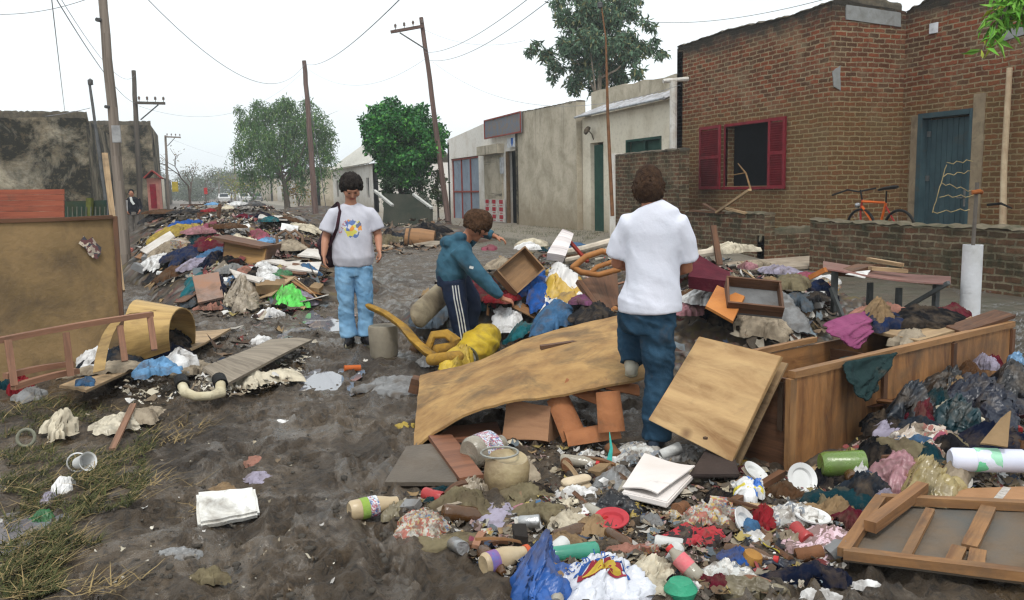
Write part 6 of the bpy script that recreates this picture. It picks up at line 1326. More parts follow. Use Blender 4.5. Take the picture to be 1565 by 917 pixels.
# ================================================================ heaps of rubbish
RUB = np.array([(.5, .47, .42), (.33, .28, .2), (.1, .08, .06), (.05, .045, .04), (.2, .13, .08), (.04, .06, .1), (.3, .26, .2), (.12, .1, .08), (.22, .05, .05), (.62, .6, .57), (.14, .17, .19), (.02, .02, .025), (.3, .2, .1), (.1, .06, .04), (.32, .22, .2), (.36, .28, .1), (.16, .12, .08), (.08, .065, .05), (.45, .4, .32), (.06, .05, .04)])
def colmat(name, rough=.8):
    m, n, b = newmat(name); a = n.nodes.new('ShaderNodeAttribute'); a.attribute_name = 'Col'; v = coords(n, rand=False)
    f = math_(n, 'MULTIPLY', ramp(n, noise(n, v, 9, 5, .65), .45, .65), .6, True); c = mixc(n, f, a.outputs['Color'], MUDC)
    n.links.new(c, b.inputs['Base Color']); b.inputs['Roughness'].default_value = rough; b.inputs['Specular IOR Level'].default_value = .2; bump(n, b, noise(n, v, 50, 3), .5, .01); return m
SCR = colmat('scrap_mixed')
def mound(name, x0, x1, y0, y1, step, label):
    X, Y = np.meshgrid(np.arange(x0, x1, step), np.arange(y0, y1, step), indexing='ij'); h = heaps(X, Y)
    Z = mud(X, Y)+h*(.86+.3*(fbm(X*5, Y*5, 4)-.5))+np.where(h > .01, .10*(ridge(X*4.5, Y*4.5, 8)-.55)*np.clip(h*5, 0, 1), -.12)-.02
    a, b = X.shape; i = (np.arange(a-1)[:, None]*b+np.arange(b-1)[None]).ravel(); q = np.stack([i, i+b, i+b+1, i+1], -1)
    hh = h.ravel(); q = q[(hh[q] > .004).any(1)]; me = bpy.data.meshes.new(name); me.from_pydata(np.stack([X, Y, Z], -1).reshape(-1, 3).tolist(), [], q.tolist())
    cell = (vn(X*6+2*vn(X*9, Y*9, 3), Y*6, 21)*len(RUB)*.999).astype(int).ravel(); col = np.ones((a*b, 4)); col[:, :3] = RUB[cell % len(RUB)]*.22+np.array([.03, .024, .018])
    at_ = me.color_attributes.new('Col', 'FLOAT_COLOR', 'POINT'); at_.data.foreach_set('color', col.ravel()); me.materials.append(SCR); me.shade_smooth(); bm = bmesh.new(); bm.from_mesh(me); bmesh.ops.delete(bm, geom=[v for v in bm.verts if not v.link_faces], context='VERTS'); bm.to_mesh(me); bm.free()
    o = bpy.data.objects.new(name, me); COL.objects.link(o); tag(o, label, 'rubbish', kind='stuff')
mound('debris', 1.6, 7.4, 4.6, 10.2, .035, 'packed mass of small rubbish under the heap the people search')
mound('debris', -3.4, 5.6, 10.2, 40, .09, 'packed mass of small rubbish under the long street-side heap')
mound('debris', 2.4, 6.2, 2.4, 5.2, .03, 'packed mass of small rubbish against the front of the wardrobe')
mound('debris', 3.4, 9.0, 20.0, 60, .2, 'packed mass of rubbish along the far house side of the street')
def inpoly(p, poly):
    x, y = p; c = False; j = len(poly)-1
    for i in range(len(poly)):
        if (poly[i][1] > y) != (poly[j][1] > y) and x < (poly[j][0]-poly[i][0])*(y-poly[i][1])/(poly[j][1]-poly[i][1])+poly[i][0]: c = not c
        j = i
    return c
def rpoly(poly, r):
    xs_ = [p[0] for p in poly]; ys_ = [p[1] for p in poly]
    while True:
        p = (r.uniform(min(xs_), max(xs_)), r.uniform(min(ys_), max(ys_)))
        if inpoly(p, poly): return p
Z_LEFT = [(205, 425), (240, 372), (225, 345), (300, 318), (400, 318), (478, 335), (500, 400), (495, 465), (430, 482), (300, 470), (285, 440)]
Z_MID = [(640, 500), (745, 420), (760, 395), (850, 378), (935, 385), (1045, 395), (1150, 405), (1280, 440), (1265, 500), (1140, 520), (1060, 520), (950, 482), (850, 492), (790, 505), (765, 500), (700, 500), (650, 500)]
Z_NEAR = [(705, 690), (900, 670), (1000, 690), (1120, 710), (1240, 720), (1330, 660), (1400, 600), (1565, 575), (1565, 800), (1345, 800), (1290, 880), (1180, 917), (840, 917), (740, 870), (620, 800), (600, 760), (700, 750)]
Z_BAGS = [(1330, 690), (1400, 610), (1565, 580), (1565, 720), (1440, 760), (1340, 740)]
def scraps(name, poly, n, smin, smax, seed, label, pal=RUB, lift=.01):
    r = np.random.default_rng(seed); rr_ = random.Random(seed); pp = [rpoly(poly, rr_) for _ in range(n)]; dd = np.array([tuple(ray(*q)) for q in pp]); p = dd*(-CAM_H/dd[:, 2:3])
    for _ in range(4): h = mud(p[:, 0], p[:, 1])+heaps(p[:, 0], p[:, 1]); p = dd*((h-CAM_H)/dd[:, 2])[:, None]
    p = p[(p[:, 1] < 60) & (p[:, 1] > 1)]; n = len(p); s = smin+(smax-smin)*r.random(n)**2.2; a = r.uniform(0, 6.28, n); asp = r.uniform(.3, 1, n); tx, ty = r.normal(0, .22, (2, n)); cv = r.normal(0, .45, n)
    k = (np.arange(4)-1.5)/1.5/2; U, W = np.meshgrid(k, k, indexing='ij'); U = U.ravel()[None]; W = W.ravel()[None]
    u = U*s[:, None]*(1+r.uniform(-.4, .4, (n, 16))); v = W*(s*asp)[:, None]*(1+r.uniform(-.4, .4, (n, 16)))
    X = p[:, 0:1]+np.cos(a)[:, None]*u-np.sin(a)[:, None]*v; Y = p[:, 1:2]+np.sin(a)[:, None]*u+np.cos(a)[:, None]*v
    H = mud(X, Y)+heaps(X, Y); Z = H+lift+np.abs(u*tx[:, None]+v*ty[:, None])+np.abs(cv)[:, None]*u*u/s[:, None]*1.2+r.uniform(0, .16, (n, 16))*s[:, None]
    V = np.stack([X, Y, Z], -1).reshape(-1, 3); q = np.array([[i*4+j, i*4+4+j, i*4+5+j, i*4+1+j] for i in range(3) for j in range(3)]); F = (np.arange(n)[:, None, None]*16+q[None]).reshape(-1, 4)
    col = pal[r.integers(len(pal), size=n)]*r.uniform(.55, 1.1, (n, 1)); C_ = np.ones((n*16, 4)); C_[:, :3] = np.repeat(col, 16, 0)
    me = bpy.data.meshes.new(name); me.from_pydata(V.tolist(), [], F.tolist()); at_ = me.color_attributes.new('Col', 'FLOAT_COLOR', 'POINT'); at_.data.foreach_set('color', C_.ravel()); me.materials.append(SCR); me.shade_smooth()
    o = bpy.data.objects.new(name, me); COL.objects.link(o); tag(o, label, 'litter', kind='stuff')
scraps('litter', Z_LEFT, 5200, .04, .2, 1, 'small rags and scraps strewn over the street-side heap')
scraps('litter', Z_MID, 3600, .02, .13, 2, 'small rags and scraps strewn over the searched heap')
scraps('litter', Z_NEAR, 5600, .01, .055, 3, 'small torn scraps strewn over the near mud and rubbish')
PALE = np.array([(.6, .56, .48), (.5, .45, .35), (.4, .34, .25), (.65, .63, .6), (.2, .15, .1)])
scraps('litter', [(280, 610), (330, 560), (420, 525), (480, 545), (440, 590), (340, 612)], 320, .02, .07, 4, 'pale broken bits along the long thin board', PALE)
scraps('litter', [(150, 560), (300, 545), (330, 610), (200, 620)], 160, .02, .08, 14, 'pale bits between the clothes board and the long thin board', PALE)
scraps('litter', [(0, 600), (620, 560), (640, 700), (560, 917), (0, 917)], 170, .006, .026, 5, 'tiny pale flecks of rubbish trodden into the mud', PALE)
scraps('litter', [(200, 380), (560, 420), (560, 560), (330, 540), (300, 480)], 180, .02, .09, 6, 'small bits trodden into the mud around the street-side heap')
DARKP = np.array([(.02, .02, .025), (.01, .02, .05), (.05, .04, .03), (.1, .03, .04), (.3, .28, .27), (.015, .03, .045), (.12, .1, .09), (.02, .05, .06)])
scraps('litter', Z_BAGS, 500, .02, .08, 7, 'dark rags and film scraps between the black bags', DARKP)
scraps('litter', [(565, 345), (700, 350), (700, 385), (560, 395)], 260, .06, .3, 8, 'brown scraps on the road before the dark skip', np.array([(.2, .12, .07), (.1, .07, .05), (.3, .26, .2)]))

# ---------------------------------------------------------------- pieces of rubbish, one by one
def clothgeo(p, sx, sy, h, rot, seed, n=44, f=1.35, pt=0, sharp=0, flat_=0, drape=True, lift=0):
    """crumpled cloth or film lying on the terrain"""
    r = random.Random(seed); a, b = np.meshgrid(np.linspace(-1, 1, n), np.linspace(-1, 1, n), indexing='ij')
    x, y = a*np.sqrt(1-b*b/2), b*np.sqrt(1-a*a/2); x = .5*(x+a) if flat_ else x; y = .5*(y+b) if flat_ else y
    rad = np.clip(np.sqrt(x*x+y*y), 0, 1.2); th = np.arctan2(y, x); o1, o2 = r.uniform(0, 50), r.uniform(0, 50)
    R1 = 1+1.0*(vn(np.cos(th)*1.6+o1, np.sin(th)*1.6+o2, seed)-.5)*rad+.35*(vn(np.cos(th)*6+o1, np.sin(th)*6+o2, seed+1)-.5)*rad
    X, Y = x*R1*sx/2, y*R1*sy/2; ph = r.uniform(0, 3.1); sc2 = 2.2/max(sx, sy)*f
    wx, wy = X*sc2+o1, Y*sc2+o2; w2 = fbm(wx*2, wy*2, seed+3, 3)
    u = (X*math.cos(ph)+Y*math.sin(ph))*sc2*2.6+w2*3.2; v = (-X*math.sin(ph)+Y*math.cos(ph))*sc2*2.2+w2*2
    fold = (ridge(u, v*.45, seed+6, 4)-.38)*1.5+.35*(ridge(v*2.2, u*1.2, seed+16, 3)-.4)
    if sharp: fold = fold+.35*np.abs(np.sin(u*3+2*vn(u, v, seed)))
    dome = np.clip(1-rad**2.2, 0, 1)**.75*(.35+1.1*fbm(wx*1.3, wy*1.3, seed+9, 3))
    Z = h*dome*.8+h*.8*fold*np.clip(1.25-rad, 0, 1)+.004
    c, s = math.cos(R_(rot)), math.sin(R_(rot)); X, Y = X+.12*h*fold*3, Y; WX, WY = p.x+c*X-s*Y, p.y+s*X+c*Y
    base = (mud(WX, WY)+heaps(WX, WY)) if drape is True else np.full(WX.shape, p.z)
    if drape is True: base = base*.75+(p.z-lift)*.25+lift
    Z = np.where(rad > .97, -.012, Z)+base; V = np.stack([WX, WY, Z], -1).reshape(-1, 3)
    i = (np.arange(n-1)[:, None]*n+np.arange(n-1)[None]).ravel(); F = np.stack([i, i+n, i+n+1, i+1], -1).tolist(); g = Geo(); g.V = V.tolist(); g.F = F
    uu = X.ravel(); vv = Y.ravel(); g.U = [[(uu[k], vv[k]) for k in f_] for f_ in F]; return g
_seed = [100]
def cloth(px, py, wpx, hpx, lift, col, label, cat='cloth', kind='cloth', name=None, rot=0, h=None, group=None, sharp=0, mat=None, n=44, t=None):
    """cloth, bag or film; wpx x hpx is its width and depth on the photograph's scale at that spot"""
    _seed[0] += 1; p = place(px, py) if t is None else D(px, py, t); tt = (p-CO).dot(CAM_ROT @ Vector((0, 0, -1))); m_px = tt/FPX
    fore = max(.25, (CAM_H-p.z)/tt); sx = wpx*m_px; hh = h if h is not None else sx*.2
    sy = max(sx*.3, min(hpx*m_px/fore*.75, sx*1.7)); p = p+Vector((0, 0, lift)); yaw = -math.degrees(math.atan2(p.x, p.y))
    return single(name or kind, clothgeo(p, sx, sy, hh, yaw+rot, _seed[0], n, sharp=sharp, flat_=1 if kind in ('paper', 'card') else 0, drape=True if lift < .12 and t is None else False, lift=lift), mat or cm(col, kind if kind in ('cloth', 'film', 'plastic', 'paper', 'card') else 'cloth'), label, cat, group, smooth=True, angle=180)
FLOR = printed('floral_cloth', (.5, .42, .36), ((.3, .12, .1), (.55, .5, .45), (.25, .2, .15)), 22, .3, .9)
NEWS = printed('newsprint', (.5, .5, .48), ((.2, .22, .25), (.6, .58, .55), (.35, .33, .3)), 30, .3, .8)
MAGZ = printed('magazine', (.42, .37, .28), ((.12, .2, .34), (.45, .3, .08), (.35, .1, .07), (.42, .4, .36)), 42, .45, .5)
REDB = printed('red_black_cloth', (.34, .02, .025), ((.02, .01, .01), (.35, .02, .03), (.02, .01, .01)), 30, .15, .8)
LACE = printed('pink_lace', (.55, .38, .42), ((.3, .2, .2), (.65, .5, .55), (.2, .13, .12)), 34, .2, .9)
GOLD = M('gold_film', (.35, .27, .1), (.22, .17, .08), .25, 9, .2, 25, .5, spec=.7)
C = cloth
# --- on the street-side heap
for a in ((392, 455, 62, 44, 0, 'grey', 'bulging pale grey sack in front of the street-side heap', 'sack', 'film', 'sack', .26),):
    o = C(364, 462, 50, 46, 0, 'beige', 'bulging dirty pale sack at the front foot of the street-side heap', 'sack', 'film', 'sack', h=.24)
C(437, 462, 62, 22, 0, 'bright_green', 'vivid green plastic bag at the foot of the street-side heap behind the woman', 'bag', 'plastic', 'plastic_bag', h=.13, sharp=1)
LH = [(408, 445, 46, 18, .12, 'white', 'white film bag between the sack and the white boards', 'bag', 'film'), (318, 385, 60, 20, .1, 'maroon', 'maroon cloth on the near shoulder of the street-side heap', 'cloth', 'cloth'),
 (280, 400, 56, 22, .08, 'navy', 'dark blue trousers sprawled below the middle of the street-side heap', 'trousers', 'cloth'), (322, 402, 52, 22, .08, 'denim', 'bright denim bundle in the middle of the street-side heap', 'trousers', 'cloth'), (276, 355, 52, 16, .1, 'blue', 'blue cloth high on the near end of the street-side heap', 'cloth', 'cloth'),
 (262, 366, 60, 16, .1, 'yellow', 'yellowish folded cloth just below the blue one on the heap', 'cloth', 'cloth'), (330, 378, 30, 10, .12, 'yellow', 'small yellow rag beside the maroon cloth', 'cloth', 'cloth'), (260, 392, 60, 18, .1, 'beige', 'beige sheet hanging down the near flank of the street-side heap', 'sheet', 'cloth'),
 (240, 408, 50, 22, .06, 'white', 'whitish crumpled sheet at the lower near flank of the heap', 'sheet', 'cloth'), (232, 340, 44, 14, .1, 'dark', 'black cloth by the doorstep end of the street-side heap', 'cloth', 'cloth'), (250, 335, 50, 12, .15, 'brown', 'brown rag along the crest near the pink kiosk', 'cloth', 'cloth'),
 (324, 328, 22, 16, .25, 'sky', 'light blue rag caught in the upturned chair frame', 'cloth', 'cloth'), (322, 340, 22, 12, .22, 'red', 'red rag caught in the upturned chair frame', 'cloth', 'cloth'), (365, 325, 26, 18, .2, 'white', 'round white bundle on the crest behind the white slab', 'bundle', 'film'),
 (348, 331, 20, 14, .2, 'cream', 'cream bundle on the crest next to the chair frame', 'bundle', 'cloth'), (388, 326, 30, 16, .2, 'dark', 'dark bundle on the far crest of the street-side heap', 'bundle', 'film'), (414, 350, 34, 14, .15, 'teal', 'teal cloth on the far side of the white slab', 'cloth', 'cloth'),
 (410, 380, 34, 14, .12, 'sky', 'pale blue cloth behind the wooden cabinet', 'cloth', 'cloth'), (440, 388, 50, 14, .1, 'beige', 'long beige roll under the two hoops', 'cloth', 'cloth'), (470, 358, 46, 18, .1, 'cream', 'cream sheet at the far edge of the heap behind the woman', 'sheet', 'cloth'),
 (402, 425, 36, 18, .1, 'white', 'white knotted bundle right of the wooden cabinet foot', 'bundle', 'cloth'), (376, 430, 28, 16, .1, 'salmon', 'orange-pink rag in front of the wooden cabinet', 'cloth', 'cloth'), (352, 424, 34, 14, .1, 'grey', 'grey and white checked rag below the cabinet corner', 'cloth', 'cloth'),
 (300, 440, 44, 26, .05, 'teal', 'teal cloth beside the square brown-grey board', 'cloth', 'cloth'), (288, 462, 40, 20, .02, 'slate', 'blue-grey rag at the near foot of the street-side heap', 'cloth', 'cloth'), (322, 472, 40, 12, .03, 'salmon', 'pinkish rag on the mud under the square board', 'cloth', 'cloth'),
 (260, 425, 50, 20, .05, 'brown', 'brown torn cloth low on the near flank of the heap', 'cloth', 'cloth'), (292, 418, 40, 18, .1, 'lilac', 'lilac-grey shirt below the dark blue trousers', 'shirt', 'cloth'), (305, 368, 50, 16, .14, 'pink', 'dusty pink cloth high in the middle of the heap', 'cloth', 'cloth'),
 (350, 395, 30, 20, .1, 'beige', 'beige cloth against the cabinet front corner', 'cloth', 'cloth'), (232, 432, 34, 16, .03, 'dark', 'black rag at the lowest near corner of the heap', 'cloth', 'cloth'), (410, 486, 48, 8, 0, 'white', 'flat whitish rag lying alone on the mud before the green bag', 'cloth', 'paper'),
 (470, 440, 34, 10, .04, 'dark', 'black rag on the mud beside the woman\'s knee', 'cloth', 'cloth'), (462, 462, 40, 10, .02, 'lilac', 'pale lilac rag between green bag and the woman', 'cloth', 'cloth'), (445, 345, 40, 12, .1, 'brown', 'brown rag at the far edge of the heap over the hoops', 'cloth', 'cloth'),
 (430, 428, 30, 12, .06, 'green', 'dull green film scrap under the broad white board', 'film', 'film'), (285, 335, 46, 14, .16, 'dark', 'dark cloth on the crest between blue cloth and chair frame', 'cloth', 'cloth'), (350, 360, 40, 10, .14, 'brown', 'brown cloth in the shade of the white slab', 'cloth', 'cloth')]
for q in LH: C(q[0], q[1], q[2], q[3], q[4], q[5], q[6], q[7], q[8], {'film': 'plastic_bag', 'paper': 'rag'}.get(q[8], 'rag') if q[7] == 'cloth' else q[7].replace(' ', '_'), h=q[2]*.0018 if q[7] != 'bundle' else None)
# --- on the searched heap
MH = [(820, 458, 60, 60, .1, 'blue', 'bright blue cloth hanging down the middle of the searched heap', 'cloth', 'cloth'), (845, 500, 70, 40, .08, 'denim', 'blue denim draped below the bright blue cloth', 'trousers', 'cloth'), (868, 398, 64, 30, .25, 'denim', 'pale denim jacket on the crest beside the striped cushion', 'jacket', 'cloth'),
 (768, 480, 46, 40, .15, 'red', 'crimson cloth in front of the boy\'s hand', 'cloth', 'cloth'), (748, 416, 22, 16, .25, 'rose', 'small bright pink cloth behind the boy\'s chest', 'cloth', 'cloth'), (768, 430, 54, 36, .15, 'beige', 'beige bundle inside the upended tan drawer', 'bundle', 'cloth'),
 (812, 402, 40, 24, .2, 'cream', 'cream cloth above the bright blue cloth', 'cloth', 'cloth'), (808, 420, 34, 18, .28, 'white', 'white box-like bundle next to the blue cloth', 'bundle', 'paper'), (905, 500, 50, 26, .1, 'dark', 'black cloth by the youth\'s raised knee', 'cloth', 'cloth'),
 (888, 487, 34, 20, .15, 'purple', 'purple speckled rag below the broken chair', 'cloth', 'cloth'), (660, 500, 60, 30, .1, 'slate', 'blue-grey cloth between the beige cushion block and the yellow sack', 'cloth', 'cloth'), (655, 478, 50, 26, .06, 'dark', 'black film under the beige cushion block', 'film', 'film'),
 (790, 520, 44, 22, .05, 'teal', 'teal rag behind the far edge of the bowed plywood', 'cloth', 'cloth'), (772, 508, 40, 16, .1, 'white', 'printed white wrapper beside the yellow drum', 'wrapper', 'paper'), (1088, 496, 86, 50, .2, 'white', 'white shirt spread beside the youth\'s hip', 'shirt', 'cloth'),
 (1054, 506, 50, 50, .16, 'pink', 'pink striped cloth just behind the youth\'s leg', 'cloth', 'cloth'), (1040, 420, 50, 36, .1, 'dark', 'black cloth under the youth\'s far elbow', 'cloth', 'cloth'), (1190, 428, 60, 22, .12, 'lilac', 'pale lilac clothes on the far crest towards the table', 'cloth', 'cloth'),
 (1205, 458, 60, 44, .12, 'khaki', 'dull khaki clothes hanging down by the tipped drawer', 'clothes', 'cloth'), (1180, 452, 40, 40, .1, 'tan', 'tan trouser leg next to the tipped drawer', 'trousers', 'cloth'), (1235, 436, 40, 18, .12, 'rose', 'reddish-pink rag at the crest near the table', 'cloth', 'cloth'),
 (1262, 442, 32, 14, .1, 'white', 'white film rag under the table corner', 'film', 'film'), (1250, 462, 50, 28, .1, 'navy', 'navy cloth under the near table leg', 'cloth', 'cloth'), (1180, 488, 90, 26, .05, 'grey', 'grey patterned blanket behind the wardrobe back', 'blanket', 'cloth'),
 (1160, 505, 80, 20, .04, 'beige', 'beige net cloth along the wardrobe back panel', 'cloth', 'cloth'), (1248, 478, 36, 46, .12, 'dark', 'dark upright bundle behind the purple cloth', 'bundle', 'cloth'), (1115, 412, 60, 22, .2, 'cream', 'cream rags along the top of the maroon mattress', 'cloth', 'cloth'),
 (1156, 420, 44, 18, .16, 'beige', 'beige rag on the crest behind the tipped drawer', 'cloth', 'cloth'), (1140, 452, 26, 10, .25, 'pink', 'pink rag lying in the tipped drawer', 'cloth', 'cloth'), (880, 408, 40, 30, .22, 'brown', 'brown bundle behind the white and yellow bag', 'bundle', 'cloth'),
 (700, 508, 40, 24, .04, 'dark', 'black bag behind the boy\'s calf', 'bag', 'film'), (640, 535, 40, 14, .02, 'brown', 'dark brown rag inside the curve of the sofa arm', 'cloth', 'cloth'), (655, 556, 46, 12, 0, 'white', 'flat white wrapper before the sofa arm scroll', 'wrapper', 'paper'),
 (738, 458, 50, 36, .1, 'maroon', 'dark maroon rag under the boy\'s sleeve', 'cloth', 'cloth'), (1220, 478, 40, 30, .1, 'slate', 'blue-grey cloth hanging in the gap behind the wardrobe', 'cloth', 'cloth')]
for q in MH: C(q[0], q[1], q[2], q[3], q[4], q[5], q[6], q[7], q[8], {'cloth': 'rag', 'film': 'film_sheet'}.get(q[7], q[7]), h=q[2]*.0014)
WY = printed('white_yellow_bag', (.62, .6, .58), ((.5, .32, .04), (.42, .25, .04), (.62, .6, .58)), 4.5, .15, .45)
C(852, 470, 96, 70, .03, 'white', 'large white and yellow plastic bag bulging in the middle of the searched heap', 'bag', 'film', 'plastic_bag', mat=WY, h=.22, sharp=1)
YB = M('yellow_sack', (.58, .4, .03), (.38, .24, .02), .5, 8, .5, 25, .7, spec=.4, crease=8)
C(700, 562, 54, 28, .04, 'yellow', 'crumpled bright yellow plastic sack in front of the yellow drum', 'bag', 'plastic', 'plastic_bag', h=.13, mat=YB)
C(700, 538, 40, 14, .16, 'slate', 'grey cloth lying on the crumpled yellow sack', 'cloth', 'cloth', 'rag', h=.06)
# --- over and in the wardrobe
def hang(pts_grid, mat, label, name='rag', cat='cloth', th=.006, seed=0):
    P = np.array([[tuple(p) for p in r] for r in pts_grid]); k = 9; a, b = P.shape[:2]; uu = np.linspace(0, a-1, a*k); vv = np.linspace(0, b-1, b*k); Q = np.zeros((len(uu), len(vv), 3))
    for i, u in enumerate(uu):
        i0 = min(int(u), a-2); fu = u-i0
        for j, v in enumerate(vv):
            j0 = min(int(v), b-2); fv = v-j0; Q[i, j] = (P[i0, j0]*(1-fu)+P[i0+1, j0]*fu)*(1-fv)+(P[i0, j0+1]*(1-fu)+P[i0+1, j0+1]*fu)*fv
    w_ = (ridge(uu[:, None]*.9+vv[None]*.35, vv[None]*.5+uu[:, None]*.1, seed, 3)-.5)*.09+(ridge(uu[:, None]*1.9+vv[None]*.8, vv[None]*1.4, seed+4, 3)-.5)*.05; Q[:, :, 1] -= np.abs(w_); Q[:, :, 2] += w_*.4
    return single(name, sheet(Q, th), mat, label, cat, smooth=True, angle=180)
def wp(x, y, z): return WM @ Vector((x, y, z))
BLKG = M('dark_green_cloth', (.016, .035, .035), (.01, .022, .024), .85, 7, .15, 50, .4, spec=.1)
tv = lambda px, py, t_: D(px, py, t_)
hang([[tv(1280, 548, 4.85), tv(1300, 545, 4.95), tv(1330, 542, 5.0), tv(1355, 545, 4.95)], [tv(1283, 556, 4.46), tv(1305, 552, 4.5), tv(1340, 545, 4.6), tv(1366, 540, 4.68)], [tv(1292, 578, 4.38), tv(1312, 580, 4.42), tv(1340, 572, 4.52), tv(1358, 562, 4.6)], [tv(1306, 600, 4.36), tv(1316, 606, 4.4), tv(1330, 596, 4.46), tv(1342, 582, 4.54)], [tv(1316, 612, 4.36), tv(1319, 614, 4.38), tv(1324, 612, 4.42), tv(1330, 602, 4.48)]], BLKG, 'dark green-black cloth hanging over the near long side of the wardrobe', seed=3)
hang([[tv(1255, 496, 5.25), tv(1280, 486, 5.3), tv(1320, 474, 5.5)], [tv(1262, 506, 5.1), tv(1290, 505, 5.1), tv(1328, 492, 5.3)], [tv(1280, 520, 5.0), tv(1298, 525, 5.0), tv(1330, 508, 5.2)], [tv(1298, 530, 4.95), tv(1306, 534, 4.95), tv(1322, 522, 5.1)]], M('magenta_cloth', (.26, .07, .15), (.17, .04, .1), .9, 8, .15, 50, .4, spec=.1), 'dull magenta cloth draped over the wardrobe back edge', seed=4)
C(1338, 486, 46, 30, 0, 'tan', 'tan folded cloth beside the magenta one in the wardrobe', 'cloth', 'cloth', 'rag', t=5.5, h=.1)
BF = M('brown_fur', (.06, .025, .012), (.03, .012, .008), .95, 20, 0, 80, 1, spec=.05)
for (a, l, m_, z, hh, w_) in (((.5, .25), 'dark fleece filling the near end of the open wardrobe', BF, .2, .14, .8), ((1.25, .25), 'brown fur blanket filling the middle of the open wardrobe', BF, .24, .12, .9), ((1.9, .25), 'black bedding filling the far end of the open wardrobe', cm('black'), .25, .14, .7)):
    p = wp(a[0], a[1], z); _seed[0] += 1; single('blanket', clothgeo(p, w_, .42, hh, math.degrees(math.atan2(ax.y, ax.x)), _seed[0], drape=False, flat_=1), m_, l, 'blanket', smooth=True, angle=180)
for k, (x, y, z, w_, d_, c_, l, nm) in enumerate(((1.5, .45, H1+.02, .5, .3, 'navy', 'navy jumper lying across the far half of the wardrobe', 'jumper'), (1.85, .35, H1+.03, .6, .35, 'black', 'black coat spread over the far end of the wardrobe', 'coat'), (1.75, .6, H1+.05, .5, .25, 'salmon', 'salmon pink cloth behind the black coat on the wardrobe', 'rag'), (2.1, .3, H1+.03, .3, .2, 'maroon', 'maroon rag at the far end beyond the black coat', 'rag'), (1.45, .2, H1-.05, .3, .2, 'beige', 'small patterned beige rag in front of the navy jumper', 'rag'))):
    _seed[0] += 1; single(nm, clothgeo(wp(x, y, z), w_, d_, .07, math.degrees(math.atan2(ax.y, ax.x)), _seed[0], drape=False), cm(c_), l, nm if nm != 'rag' else 'cloth', smooth=True, angle=180)
single('laid_board', quad([wp(1.35, .1, H1-.02), wp(Lw-.15, .06, H1+.03), wp(Lw-.12, .5, H1+.05), wp(1.4, .6, H1+.0)], .02, (8, 6), .006, 3), W_TAN, 'pale board laid over the far end of the wardrobe under the dark clothes', 'board')
single('laid_board', quad([wp(1.7, .02, H1+.0), wp(Lw+.05, .0, H1+.045), wp(Lw+.02, .12, H1+.065), wp(1.75, .15, H1+.02)], .025, (8, 3), .004, 4), W_BRN, 'brown plank along the far long edge of the wardrobe', 'board')
# --- black bags and clothes at the wardrobe's foot
PAL.update(navy=(.006, .01, .027), slate=(.02, .026, .036), teal=(.007, .035, .045), dark=(.01, .01, .013))
for k_ in ('navy', 'slate', 'teal', 'dark', 'black', 'maroon'):
    for q_ in ('cloth', 'film'): _mc.pop(k_+'_'+q_, None)
BG = [(1480, 640, 120, 90, .02, 'navy', 'big navy bag in the dark pile in front of the wardrobe', 'bag', 'film', .15), (1440, 612, 70, 34, .05, 'black', 'black film bag high against the wardrobe side', 'bag', 'film', .1), (1540, 612, 70, 50, .08, 'dark', 'black bag at the far end of the dark pile', 'bag', 'film', .1),
 (1510, 690, 130, 44, .0, 'navy', 'long dark blue tarpaulin lying at the picture side of the pile', 'tarpaulin', 'cloth', .1), (1380, 650, 60, 46, .03, 'slate', 'dull blue-black bag by the batten of the wardrobe', 'bag', 'film', .14), (1402, 660, 40, 46, .05, 'maroon', 'maroon cloth between two dark bags', 'cloth', 'cloth', .1),
 (1424, 640, 36, 50, .06, 'teal', 'teal cloth tongue beside the maroon one', 'cloth', 'cloth', .1), (1340, 660, 44, 18, .04, 'black', 'black shoe-like rag close to the wardrobe side', 'cloth', 'cloth', .05), (1352, 672, 50, 16, .04, 'lilac', 'pale lilac sleeve above the black block', 'cloth', 'cloth', .04),
 (1450, 668, 60, 34, .05, 'teal', 'dark teal film heap below the navy bag', 'film', 'film', .12), (1500, 588, 34, 16, .12, 'lilac', 'small pale lilac cloth on top of the navy bag', 'cloth', 'cloth', .06), (1562, 612, 20, 26, .1, 'red', 'bright red cloth at the picture edge of the dark pile', 'cloth', 'cloth', .08), (1545, 590, 26, 12, .14, 'sky', 'pale blue scrap atop the far black bag', 'cloth', 'film', .05), (1515, 582, 30, 12, .1, 'maroon', 'dark red rag on the crest of the dark pile', 'cloth', 'cloth', .05), (1478, 600, 34, 20, .1, 'brown', 'brown rag between the navy bag and the wardrobe', 'cloth', 'cloth', .07),
 (1458, 620, 30, 18, .12, 'tan', 'tan rag on the shoulder of the navy bag', 'cloth', 'cloth', .05)]
for q in BG: C(q[0], q[1], q[2], q[3], q[4], q[5], q[6], q[7], q[8], {'cloth': 'rag', 'film': 'film_sheet', 'bag': 'rubbish_bag'}.get(q[7], q[7]), h=q[9], sharp=1 if q[8] == 'film' else 0)
p = place(1530, 665); single('card_flap', quad([D(1498, 680, 3.75), D(1540, 682, 3.7), D(1545, 630, 3.8), D(1530, 638, 3.8)], .01, (5, 5), .01), cm('tan', 'card'), 'tan cardboard flap standing in the dark pile', 'cardboard')
